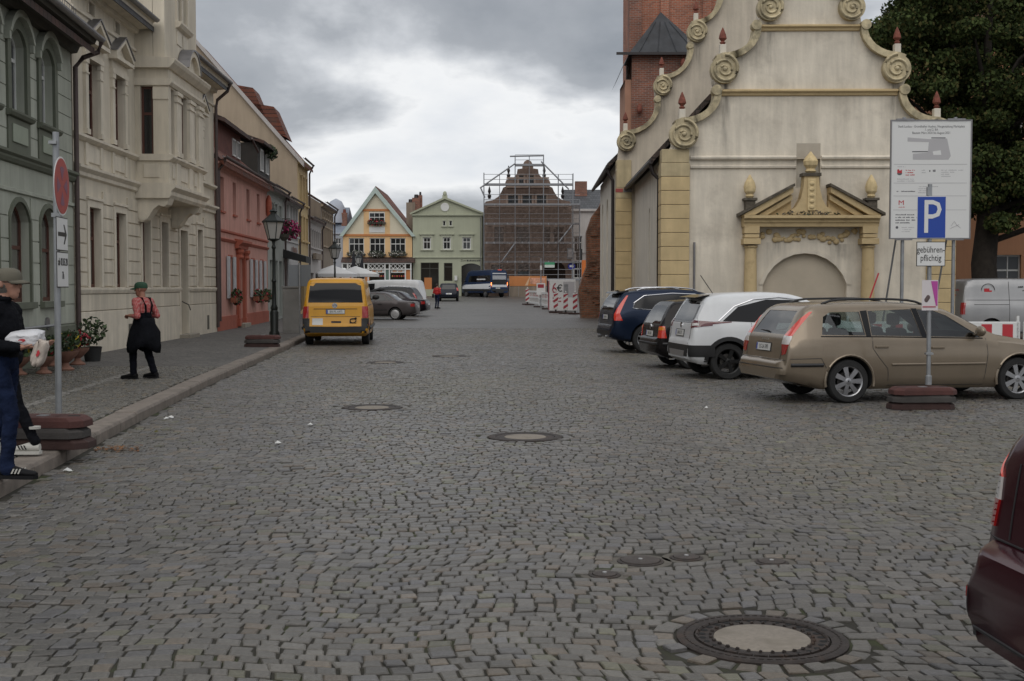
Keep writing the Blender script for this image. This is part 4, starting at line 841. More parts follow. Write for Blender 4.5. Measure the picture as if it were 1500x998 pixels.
# back gable
BG = thing('church_choir', 'rear church gable and choir wall left behind the front gable', 'church', (4.43 + .185, 46.6, 0), math.atan2(-.0175, 1))
gable(BG, 0, .5, [(-.28, 7.19, .36, .93, 8.72), (1.08, 9.27, .355, 2.15, 10.72), (2.36, 11.29, .38, 3.3, 12.9)], 14.0, mm_chb, mm_vol, 6.1, 4.95, 4.3)
MB().box(-.62, 9.2, 0.001, .6, 0, 6.15).build('wall', mm_chb, BG)
quoins(BG, -.66, -.06, -.06, .7, 5.05, mm_quoin, mm_quoinp, 10, 6.5)
MB().box(-.68, -.4, -.075, -.06, 5.28, 5.42).build('red_plaque', M('plaque_red', (.3, .06, .05), .6), BG); MB().box(-.38, -.06, -.075, -.06, 5.28, 5.42).build('grey_plaque', mm_zinc, BG)
s = side(BG, 'choir_wall', -.60, 12.0, 11.3, 6.5, [(1.5, 2.6, 1.2, 5.5, .55), (5.0, 6.1, 1.2, 5.5, .55), (8.4, 9.5, 1.2, 5.6, .55)], mm_chs)
for a in (1.5, 5.0, 8.4): MB().box(a, a + 1.1, .2, .24, 1.2, 5.6).build('blind_window', mm_chs, s)
MB().box(-.3, 8.5, .61, 11.9, 0, 6.45).build('choir_core', mm_chs, BG)
MB().prism([(-.95, 6.25), (3.8, 10.8), (8.9, 6.25), (8.9, 6.45), (3.8, 11.1), (-.95, 6.45)], .62, 12.4).build('choir_roof', mm_chroof, BG)
MB().tube([(-.95, .62, 6.33), (-.95, 12.4, 6.33)], .07, 8).build('gutter', mm_dpipe, BG)
pipe(BG, [(-.95, .9, 6.28), (-.85, .9, 6.0), (-.72, .9, 5.8), (-.72, .9, .3)], mm_dpipe, .065)
# tower
tw_ = thing('church_tower', 'tall red brick church tower rising behind the gables', 'tower', (5.86, 60, 0), 0)
MB().box(0, 9, 0, 5.0, 0, 26).build('shaft', mm_brk, tw_)
for x in (-.02, 1.35, 3.4): MB().box(x, x + .42, -.14, 0, 9, 26).build('lesene', mm_brk, tw_)
MB().box(-.16, .42, -.15, .6, 0, 26).build('corner_strip', mm_brk2, tw_); MB().box(4.6, 4.9, -.2, 0, 12, 26).build('lesene', mm_brk2, tw_)
an = thing('tower_annex', 'lower brick stair turret with dark metal roof against the tower', 'turret', (5.55, 57, 0), 0)
MB().box(0, 3.2, 0, 2.98, 0, 12.5).build('wall', mm_brk2, an); MB().box(-.3, 0, .15, 2.9, 0, 11.3).build('buttress', M('pale_brick', (.40, .22, .15), .9, var=.15, vs=1), an)
r = MB(); ap = (1.55, 1.9, 14.8); c4 = [(-.15, -.35, 12.45), (3.4, -.35, 12.45), (3.4, 3.0, 12.45), (-.15, 3.0, 12.45)]
r.add(c4 + [ap, (-.7, -.2, 11.2), (-.7, 3.0, 11.2)], [(0, 1, 4), (1, 2, 4), (2, 3, 4), (3, 0, 4), (0, 5, 6, 3), (0, 3, 2, 1)]); r.build('roof', mm_lead, an)
for i in range(4):
    t = i / 3; MB().tube([(-.1 + 3.4 * (.12 + .76 * t), -.345, 12.5), (1.55 + (-.1 + 3.4 * (.12 + .76 * t) - 1.55) * .25, 1.3, 14.23)], .02, 4).build('roof_seam', mm_lead, an)
MB().box(-.75, 3.45, -.4, -.34, 12.35, 12.47).build('eave_board', mm_dpipe, an)
for x, z in ((2.35, 12.0), (.35, 9.9)): MB().ball((x, -.2, z), .14, 8, 6, (1, 1, 1.6)).build('terracotta_knob', mm_fin, an)
# old brick wall stub beyond the church
ob = thing('brick_wall_stub', 'ruined red brick wall stub beyond the church corner', 'wall', (3.62, 63.8, 0), 0)
MB().prism([(.0, 0), (1.75, 0), (1.75, 6.6), (1.2, 6.45), (.95, 5.9), (.55, 5.35), (.28, 4.55), (.3, 2.75), (.12, 2.3), (-.12, 1.5), (-.05, .6)], 0, 1.1).build('wall', mm_oldbrk, ob)
rg = random.Random(8)
for i in range(34):
    z = rg.uniform(.2, 5.6); x0 = .35 if z > 2.6 else .0; x = rg.uniform(x0, 1.35 if z < 4.5 else 1.4)
    if z > 4.4 and x < .75: continue
    MB().box(x, x + rg.uniform(.2, .42), -rg.uniform(.02, .07), 0, z, z + rg.uniform(.07, .16)).build('brick', mm_oldbrk, ob, bevel=.012)
MB().box(-.05, 2.3, -.4, 0, -.05, .12).build('footing', mm_oldbrk, ob)

# orange house behind the tree
mm_orange = M('orange_plaster', (.42, .21, .115), .9, var=.07, vs=.8, streak=.1)
oh = thing('orange_house', 'orange plastered house behind the big tree on the right', 'house', (19.2, 54, 0), 0)
MB().box(0, 26, .3, 12, 0, 12.3).build('core', mm_orange, oh)
wo_ = [(2.2 + 3.2 * i, 3.3 + 3.2 * i, z, z + 1.7) for i in range(7) for z in (1.4, 4.9, 8.4)]
wall(MB(), 0, 26, 0, 12.3, 0, .3, wo_).build('wall', mm_orange, oh)
for o in wo_: window(oh, *o, .15, mm_wwood, mm_pane, 2, (.6,), 0, .07)
pipe(oh, [(4.6, -.1, 12), (4.6, -.1, 0)], mm_dpipe, .07); MB().prism([(-.4, 12.3), (6, 16), (12.4, 12.3), (12.4, 12.5), (6, 16.2), (-.4, 12.5)], -.2, 26.2, 'x').build('roof', mm_redtile, oh)

# ================================================================== far side of the market square
YF = 122.; GF = gz(YF)
def fx_(px): return (px - 750) * YF / 1787
def fz_(py): return 1.7 + (420 - py) * YF / 1787 - .0
mm_yel = M('apricot_plaster', (.70, .46, .235), .85, var=.05, vs=1); mm_crm = M('pale_cream_plaster', (.66, .60, .46), .85, var=.05, vs=1)
mm_verge = M('pale_green_board', (.42, .50, .46), .6, var=.05, vs=3); mm_ora = M('orange_timber', (.50, .19, .06), .7)
mm_wht = M('white_paint', (.66, .66, .64), .55, var=.04, vs=4); mm_sage = M('sage_plaster', (.40, .415, .31), .85, var=.05, vs=.8, streak=.08)
mm_shop = M('shop_glass', (.02, .018, .015), .08)
# apricot gabled shop
X0, X1 = fx_(503), fx_(604); w = X1 - X0; xm = fx_(551) - X0
yh = thing('apricot_shop_house', 'apricot gabled shop house with flower boxes across the square', 'house', (X0, YF, 0), 0)
Z1 = fz_(344)
win = [(fx_(a) - X0, fx_(b) - X0, fz_(372), fz_(349)) for a, b in ((511.5, 534), (542, 564.5), (572, 594.5))]
MB().box(0.02, w - .02, .25, 12, 0, Z1).build('core', mm_yel, yh)
wall(MB(), 0, w, fz_(384), Z1, 0, .25, win).build('wall', mm_yel, yh)
MB().prism([(0, Z1), (w, Z1), (xm, fz_(276))], 0.01, .3).build('gable', mm_crm, yh)
pa, pb = fx_(533.6) - X0, fx_(571.7) - X0
gw = (fx_(541.5) - X0, fx_(564.5) - X0, fz_(326), fz_(312))
MB().box(pa, gw[0], -.03, .01, Z1, fz_(310)).build('gable_panel', mm_yel, yh); MB().box(gw[1], pb, -.03, .01, Z1, fz_(310)).build('gable_panel', mm_yel, yh)
MB().box(pa - .1, pb + .1, -.08, .005, fz_(310), fz_(307)).build('gable_band', mm_ora, yh); MB().box(0, w, -.08, 0, fz_(346.5), fz_(343.5)).build('floor_band', mm_ora, yh)
MB().box(gw[0], gw[1], -.04, .01, fz_(341), fz_(333)).build('white_panel', mm_wht, yh)
MB().box(gw[0], gw[1], -.02, .008, gw[2], gw[3]).build('window_back', mm_pane, yh)
window(yh, *gw, -.07, mm_wht, mm_pane, 3, (.5,), 0, .07)
for o in win: window(yh, *o, .1, mm_wht, mm_pane, 3, (.62,), 0, .08)
for i, (a, b, zb, ms) in enumerate([(*o[:2], o[2], [(mm_leafd, 1), (mm_whitefl, .45)]) for o in win] + [(gw[0], gw[1], gw[2], [(mm_leafd, 1), (mm_redfl, .25)])]):
    fb = MB().box(a - .1, b + .1, -.4, -.08, zb - .2, zb - .02).build('flower_box', mm_eave, yh); leafy(fb, 'flowers', ms, ((a + b) / 2, -.25, zb - .02), ((b - a) / 2 + .2, .25, .35), 240, .11, i + 20)
for sx, ex in ((-.35, xm), (w + .35, xm)):
    t = 1 if sx < ex else -1
    MB().prism([(sx, fz_(347)), (ex, fz_(275)), (ex, fz_(275) - .62), (sx + t * .38, fz_(347))][::t], -.35, .1).build('verge_board', mm_verge, yh)
MB().prism([(-.3, fz_(347) + .1), (xm, fz_(275)), (w + .3, fz_(347) + .1), (xm, fz_(275) + .12)], .1, 12).build('roof', mm_redtile, yh)
MB().prism([(-.95, fz_(385)), (0, fz_(377)), (0, fz_(385))], -.1, w + .3, 'x').build('pent_roof', mm_dtile, yh)
za, zb = fz_(394), fz_(385.5)
MB().box(.0, w, -.82, 0, zb - .12, zb).build('lattice_rail', mm_wht, yh); MB().box(.0, w, -.82, 0, za - .1, za).build('lattice_rail', mm_wht, yh); MB().box(.02, w - .02, -.7, 0, za, zb - .12).build('lattice_glass', mm_shop, yh)
for a, b in win_l if False else [(o[0] - .05, o[1] + .1) for o in win]:
    n = 4; d_ = (b - a) / n
    for k in range(n):
        for s_ in (0, 1): MB().bar((a + d_ * (k + s_), -.76, za), (a + d_ * (k + 1 - s_), -.76, zb - .1), .05).build('lattice_slat', mm_wht, yh)
for px in (503.5, 511, 535, 541, 565.5, 572, 595, 603): MB().box(fx_(px) - X0 - .06, fx_(px) - X0 + .06, -.8, -.68, 0, zb - .1).build('shop_post', mm_wht, yh)
MB().box(0, w, -.6, -.02, 0, za - .1).build('shop_core', mm_shop, yh)
for a, b in ((535, 543), (596, 603)): MB().box(fx_(a) - X0, fx_(b) - X0, -.72, -.6, 0, za - .1).build('shop_pier', mm_ora, yh)
for a, b in ((545, 565), (574, 595)):
    a, b = fx_(a) - X0, fx_(b) - X0
    MB().box(a, b, -.68, -.61, fz_(400), za - .12).build('shop_fascia', mm_wht, yh); MB().box(a, b, -.66, -.62, 0, fz_(424)).build('stall_riser', mm_ora, yh)
    strokes('shop_lettering', yh, (a + b) / 2, fz_(397.5), -.682, [1.1], mm_ora, .2, 5, False)
    rw = MB()
    for k in range(6): rw.ball((a + .15 + k * (b - a - .3) / 5, -.66, fz_(404)), .09, 6, 5)
    for k in range(6): MB().ball((a + .15 + k * (b - a - .3) / 5, -.66, fz_(405)), .09, 6, 5).build('shop_display', mm_redfl if k % 2 else mm_ora, yh)
MB().box(fx_(566.5) - X0, fx_(571.5) - X0, -.75, -.6, fz_(412), fz_(396)).build('notice_board', M('board_green', (.10, .16, .13), .6), yh)
# sage green house
X0, X1 = fx_(605), fx_(706.5); w = X1 - X0
sh = thing('sage_house', 'sage green house with flat triangular gable across the square', 'house', (X0, YF, 0), 0)
ZE = fz_(316)
win = [(fx_(a) - X0, fx_(b) - X0, fz_(366), fz_(348)) for a, b in ((620, 631.5), (649, 660.5), (677.5, 690))]
sm_ = [(fx_(649) - X0, fx_(653) - X0, fz_(331.5), fz_(324)), (fx_(658.5) - X0, fx_(662.5) - X0, fz_(331.5), fz_(324))]
shp = [(fx_(616.5) - X0, fx_(643) - X0, fz_(424), fz_(385)), (fx_(650.5) - X0, fx_(663) - X0, fz_(412), fz_(385.5)), (fx_(676) - X0, fx_(704) - X0, .2, fz_(386), .3)]
MB().box(.02, w - .02, .25, 10, 0, ZE).build('core', mm_sage, sh)
wall(MB(), 0, w, 0, ZE, 0, .25, win + sm_ + shp).build('wall', mm_sage, sh)
MB().prism([(-.1, ZE + .12), (w / 2 - .25, fz_(291)), (w + .1, ZE + .12)], .02, .3).build('gable', mm_sage, sh)
for sx, ex in ((-.25, w / 2 - .25), (w + .25, w / 2 - .25)):
    t = 1 if sx < ex else -1; MB().prism([(sx, ZE + .05), (sx, ZE + .22), (ex, fz_(289.5)), (ex, fz_(292.5))][::t], -.25, .02).build('raking_cornice', mm_sage, sh)
molding(sh, 'cornice', mm_sage, -.1, w + .1, [(0, ZE - .12), (-.15, ZE - .08), (-.2, ZE), (-.2, ZE + .08), (0, ZE + .12)])
molding(sh, 'string_course', mm_sage, 0, w, [(0, fz_(378.5)), (-.12, fz_(378)), (-.12, fz_(376.5)), (0, fz_(376))])
MB().lathe([(.42, -.06), (.42, .02)], (w / 2 - .25, 0, fz_(304)), 20, 'y').build('round_medallion', mm_wht, sh); MB().box(w / 2 - .5, w / 2, -.1, .2, fz_(291.5), fz_(287)).build('apex_block', mm_sage, sh); MB().ball((w / 2 - .25, 0, fz_(285)), .2, 8, 6, (1, 1, 1.4)).build('apex_knob', mm_sage, sh)
for o in win: window(sh, *o, .08, mm_wht, mm_pane, 2, (.62,), 0, .1); surround(sh, *o, .2, 0, M('sage_trim', (.43, .44, .34), .85), True, .05); MB().box(o[0] - .35, o[1] + .35, -.18, 0, o[3] + .25, o[3] + .35).build('window_hood', mm_sage, sh)
for o in sm_: window(sh, *o, .08, mm_wht, mm_pane, 1, (), 0, .05); surround(sh, *o, .1, 0, MATS['sage_trim'], True, .04)
for o in shp[:2]: window(sh, *o, .1, M('shop_frame', (.06, .06, .05), .6), mm_shop, 2 if o[1] - o[0] > 1.2 else 1, (.78,), 0, .06)
MB().box(shp[0][0], shp[0][1], .06, .1, fz_(432), fz_(425)).build('shop_riser', M('riser_red', (.25, .05, .04), .7), sh); MB().box(shp[2][0], shp[2][1], .2, .24, 0, shp[2][3]).build('gateway', mm_shop, sh)
MB().box(shp[0][0] + .35, shp[0][0] + 1.1, .07, .09, fz_(424), fz_(407)).build('shop_display', mm_ora, sh)
text('lettering', 'Zum', .3, M('black_letters', (.02, .02, .02), .6), sh, (fx_(679) - X0, -.01, fz_(382)), FRONT); strokes('lettering', sh, fx_(684) - X0, fz_(382), -.005, [1.35], MATS['black_letters'], .22, 6)
MB().box(fx_(666) - X0, fx_(670) - X0, -.25, -.02, fz_(411), fz_(404)).build('menu_box', mm_wht, sh)
roof_y = MB().prism([(-.2, ZE + .05), (w / 2 - .25, fz_(292)), (w + .2, ZE + .05)], .3, 10).build('roof', mm_redtile, sh)
pipe(sh, [(w - .15, -.1, ZE), (w - .15, -.1, .7)], mm_zinc, .05)
# chimneys between the houses
for px, t, b_, wd, lb in ((599, 297, 345, .9, 'grey chimney stack between apricot and sage houses'), (607, 290, 330, .8, 'dark chimney with pot left of the sage gable'), (613, 286, 318, .4, 'slim metal flue above the sage roof'), (499.5, 312, 345, .55, 'red brick chimney left of the apricot gable')):
    c = thing('chimney', lb, 'chimney', (fx_(px), YF + 3, fz_(b_) - 1.5), 0); h_ = fz_(t) - fz_(b_) + 1.5 + .15
    MB().box(-wd / 2, wd / 2, -wd / 2, wd / 2, 0, h_).build('stack', mm_brk2 if 'grey' not in lb else mm_brown, c); MB().lathe([(wd * .3, h_), (wd * .25, h_ + .35)], seg=10).build('pot', mm_fin if 'red' in lb else mm_dpipe, c)
# blue grey house at the left corner of the square
bh = thing('blue_grey_house', 'pale blue grey house at the left end of the square', 'house', (fx_(480), YF + 2, 0), 0); w = fx_(503.5) - fx_(480)
mm_blue = M('blue_grey_plaster', (.40, .43, .49), .85, var=.05, vs=1)
wb = [(.5, 1.1, 5.2, 6.6)]
MB().box(-3, w - .02, .25, 10, 0, fz_(341)).build('core', mm_blue, bh); wall(MB(), -3, w, 0, fz_(341), 0, .25, wb).build('wall', mm_blue, bh)
window(bh, *wb[0], .1, mm_wht, mm_pane, 2, (.6,)); molding(bh, 'cornice', mm_blue, -3, w, [(0, fz_(344)), (-.2, fz_(342)), (-.2, fz_(340.5)), (0, fz_(340))]); MB().prism([(-.1, fz_(340.5)), (3, fz_(300)), (9, fz_(340.5))], -3, w, 'x').build('roof', M('blue_roof', (.2, .23, .28), .6, var=.1, vs=2), bh)
MB().lathe([(1.1, 8.2), (1.0, 9.6), (.6, 10.4), (.05, 10.7)], (.4, 1.5, 0), 14).build('round_gable', mm_blue, bh, smooth=40)
MB().box(1.0, 2.3, -.8, -.02, fz_(410), fz_(393)).build('shop_sign', M('sign_navy', (.015, .018, .04), .6), bh)
# house with scaffolding
X0, X1 = fx_(706.5), fx_(844); w = X1 - X0
mm_brn = M('old_brown_plaster', (.25, .175, .14), .9, var=.18, vs=.8, streak=.25, bump=.3, bs=10); mm_brn2 = M('old_brown_trim', (.34, .255, .21), .9, var=.15, vs=1.5)
rh = thing('renaissance_house', 'brown stepped gable house wrapped in scaffolding and netting', 'house', (X0, YF, 0), 0)
hf = [(fx_(a) - X0, fz_(b)) for a, b in ((709, 437), (709, 300), (712, 296), (722, 294), (730, 289), (735, 281), (737, 276), (741, 274), (740, 269), (742, 264), (748, 262), (752, 262), (757, 256), (758, 249), (765, 248), (765, 244), (768, 238), (773, 235))]
cxr = fx_(773) - X0; hf = [(a, 0 if i == 0 else b) for i, (a, b) in enumerate(hf)]
pts = hf + [(2 * cxr - a, b) for a, b in hf[-2::-1]]
MB().prism(pts, .0, .5).build('gable_wall', mm_brn, rh); MB().box(hf[0][0] + .05, 2 * cxr - hf[0][0] - .05, .5, 10, 0, fz_(300)).build('core', mm_brn, rh)
MB().prism([(hf[0][0] + .5, fz_(298)), (cxr, fz_(264)), (2 * cxr - hf[0][0] - .5, fz_(298))], .5, 10).build('roof', mm_dtile, rh)
for py in (262, 275, 303, 314, 330, 374): MB().box(fx_(714 if py > 300 else 742) - X0, fx_(832 if py > 300 else 804) - X0, -.12, 0, fz_(py) - .08, fz_(py) + .08).build('cornice', mm_brn2, rh)
rw = [(a, b, c, d) for (a, b, c, d) in ((724, 738, 356, 333), (756, 776, 356, 333), (796, 806, 356, 333), (811, 826, 356, 333), (744, 759, 299, 287), (765, 779, 299, 287), (786, 800, 299, 287), (760, 767, 270, 258), (774, 782, 270, 258), (758, 776, 404, 386), (720, 738, 404, 388))]
for a, b, c, d in rw:
    a, b, c, d = fx_(a) - X0, fx_(b) - X0, fz_(c), fz_(d); window(rh, a, b, c, d, -.06, M('dark_frame', (.08, .07, .06), .7), mm_pane, 2, (.6,), 0, .07); MB().box(a, b, -.02, -.002, c, d).build('window_back', mm_pane, rh)
    surround(rh, a, b, c, d, .16, 0, mm_brn2, True, .1)
f = MB(); f.prism([(fx_(797) - X0, .3), (fx_(797) - X0, fz_(398))] + arch_pts(fx_(797) - X0, fx_(828) - X0, fz_(398), 1.1)[::-1] + [(fx_(828) - X0, .3)], -.05, -.01); f.build('gateway', mm_shop, rh)
for px, py in ((717, 292), (745, 262), (797, 262), (824, 292)):
    MB().lathe([(.12, 0), (.2, .3), (.08, .5), (.16, .75), (.03, 1.25)], (fx_(px) - X0, .2, fz_(py)), 8).build('finial', mm_dpipe, rh)
# scaffold
mm_steel = M('scaffold_steel', (.26, .265, .28), .5, .5); mm_plank = M('scaffold_plank', (.20, .18, .165), .8, var=.15, vs=3)
sf = thing('scaffolding', 'steel scaffolding with brown netting before the stepped gable', 'scaffolding', (X0, YF - 1.3, 0), 0)
vx = [fx_(p) - X0 for p in (709.5, 732, 754.5, 775, 795.5, 817, 838, 848)]
for i, x in enumerate(vx):
    for y_ in (0, .9):
        top = {0: 256, 1: 258, 2: 231, 3: 231, 4: 230, 5: 258, 6: 257, 7: 295}[i]
        MB().tube([(x, y_, GF - .1), (x, y_, fz_(top))], .055 if i in (2, 4, 0, 6) and y_ == 0 else .035, 6).build('upright', mm_steel, sf)
lev = [(410, 0, 7), (384.5, 0, 7), (357, 0, 7), (329.5, 0, 7), (302, 0, 7), (273, 0, 6), (245, 2, 4)]
for py, a, b in lev:
    MB().box(vx[a], vx[b], .05, .85, fz_(py) - .06, fz_(py)).build('deck', mm_plank, sf); MB().box(vx[a], vx[b], -.06, -.02, fz_(py) - .08, fz_(py) + .12).build('toe_board', mm_steel, sf)
    for dz in (.5, 1.0): MB().tube([(vx[a], -.03, fz_(py) + dz), (vx[b], -.03, fz_(py) + dz)], .025, 5).build('guard_rail', mm_steel, sf)
MB().tube([(fx_(747) - X0, 0, fz_(232.5)), (vx[4], 0, fz_(231.5))], .08, 6).build('top_beam', mm_steel, sf)
for a, b in (((704, 278), (754.5, 243)), ((792, 240), (832, 280)), ((704.5, 277), (711, 292)), ((735, 384), (754, 358)), ((817, 357), (838, 330))): MB().tube([(fx_(a[0]) - X0, -.08, fz_(a[1])), (fx_(b[0]) - X0, -.08, fz_(b[1]))], .08, 6).build('diagonal_brace', mm_steel, sf)
def net_mat():
    m = bpy.data.materials.new('scaffold_net'); m.use_nodes = True; t = m.node_tree; b = t.nodes['Principled BSDF']; b.inputs['Base Color'].default_value = (.15, .11, .09, 1); b.inputs['Roughness'].default_value = .9
    tr = nn(t, 'ShaderNodeBsdfTransparent'); mx_ = nn(t, 'ShaderNodeMixShader'); no = nn(t, 'ShaderNodeTexNoise'); no.inputs['Scale'].default_value = 1.2; co = nn(t, 'ShaderNodeTexCoord'); lk(t, co.outputs['Object'], no.inputs['Vector'])
    mr = nn(t, 'ShaderNodeMapRange'); lk(t, no.outputs[0], mr.inputs[0]); mr.inputs[3].default_value = .26; mr.inputs[4].default_value = .52
    lk(t, mr.outputs[0], mx_.inputs[0]); lk(t, tr.outputs[0], mx_.inputs[1]); lk(t, b.outputs[0], mx_.inputs[2]); lk(t, mx_.outputs[0], t.nodes['Material Output'].inputs[0]); return m
mm_net = net_mat(); rg = random.Random(2)
for (pt, pb) in ((302, 330), (330, 357), (357, 385), (385, 398)):
    for i in range(7):
        a, b = vx[i] + .02, vx[i + 1] - .02
        if pb == 398 and i > 3: continue
        n = MB(); z0, z1 = fz_(pb), fz_(pt); N = 6
        vs_ = [(a + (b - a) * j / N, -.12 + .1 * math.sin(j * 2.1 + k * 1.3 + i) + rg.uniform(-.03, .03), z0 + (z1 - z0) * k / 4) for k in range(5) for j in range(N + 1)]
        n.add(vs_, [(k * (N + 1) + j, k * (N + 1) + j + 1, (k + 1) * (N + 1) + j + 1, (k + 1) * (N + 1) + j) for k in range(4) for j in range(N)]); n.build('netting', mm_net, sf, fix=False)
MB().box(fx_(797) - X0, fx_(811.5) - X0, -.25, -.2, fz_(392.5), fz_(385)).build('company_board', M('board_green_white', (.55, .6, .55), .6), sf); MB().box(fx_(797) - X0, fx_(811.5) - X0, -.265, -.25, fz_(388.5), fz_(385)).build('company_board_band', M('band_green', (.05, .28, .14), .6), sf)
# grey house right of it
gh2 = thing('grey_corner_house', 'light grey house with slate roof right of the scaffolding', 'house', (fx_(838), YF + 9, 0), 0)
wg = [(2.0, 2.9, z, z + 1.7) for z in (2.6, 5.4)] + [(.6, 1.5, z, z + 1.7) for z in (2.6, 5.4)]
MB().box(0, 6, .3, 10, 0, 9.9).build('core', mm_sw, gh2); wall(MB(), 0, 6, 0, 9.9, 0, .3, wg).build('wall', mm_sw, gh2)
for o in wg: window(gh2, *o, .1, mm_wht, mm_pane, 2, (.6,), 0, .08); surround(gh2, *o, .15, 0, mm_white1, True, .06)
MB().prism([(-.3, 9.8), (4.5, 12.4), (10, 9.8)], -.3, 6.3, 'x').build('roof', mm_slate, gh2); molding(gh2, 'cornice', mm_sw, 0, 6, [(0, 9.6), (-.3, 9.75), (-.3, 9.95), (0, 10)]); MB().box(.9, 2.2, 3, 4, 11, 13.2).build('chimney', mm_brk2, gh2)

# ================================================================== vehicles
mm_tyre = M('tyre_rubber', (.016, .016, .016), .85, var=.2, vs=10); mm_well = M('wheel_well', (.008, .008, .008), .95); mm_int = M('car_interior', (.035, .035, .037), .85, var=.1, vs=6)
mm_alloy = M('alloy_rim', (.42, .42, .43), .32, .85); mm_alloyd = M('black_rim', (.02, .02, .02), .35, .4); mm_chrome = M('chrome', (.62, .62, .64), .12, 1.)
mm_blk = M('black_trim', (.016, .016, .017), .55); mm_gblk = M('gloss_black', (.008, .008, .009), .06, spec=.3)
mm_red = M('red_lens', (.33, .012, .012), .12, coat=1.); mm_redb = M('bright_red_lens', (.60, .035, .015), .12, coat=1.); mm_dred = M('dark_red_lens', (.10, .006, .01), .1, coat=1.); mm_clr = M('clear_lens', (.55, .52, .5), .1, coat=1.); mm_amb = M('amber_lens', (.65, .2, .02), .15, coat=1.)
mm_plate = M('plate_white', (.62, .62, .6), .4); mm_ptext = M('plate_text', (.015, .015, .015), .5); mm_pblue = M('plate_blue', (.02, .06, .35), .4)
g_car = glass_mat('car_glass', (.50, .57, .55)); g_dark = glass_mat('privacy_glass', (.05, .055, .06)); g_rear = glass_mat('rear_glass', (.2, .24, .235))
def paint(name, col, metal=.35, rough=.32): return M('paint_' + name, col, rough, metal, coat=(.3 if sum(col) > .4 else .1), var=.05, vs=2, streak=.08, spec=(.35 if sum(col) > .4 else .2))
def pchip(pts, xs):
    x = np.array([p[0] for p in pts], float); y = np.array([p[1] for p in pts], float); h = np.diff(x); d = np.diff(y) / h; m = np.zeros_like(y)
    for i in range(1, len(x) - 1):
        if d[i-1] * d[i] > 0: w1 = 2*h[i] + h[i-1]; w2 = h[i] + 2*h[i-1]; m[i] = (w1 + w2) / (w1 / d[i-1] + w2 / d[i])
    m[0], m[-1] = d[0], d[-1]
    i = np.clip(np.searchsorted(x, xs) - 1, 0, len(h) - 1); t = (np.clip(xs, x[0], x[-1]) - x[i]) / h[i]
    return (2*t**3 - 3*t**2 + 1) * y[i] + (t**3 - 2*t**2 + t) * h[i] * m[i] + (-2*t**3 + 3*t**2) * y[i+1] + (t**3 - t**2) * h[i] * m[i+1]
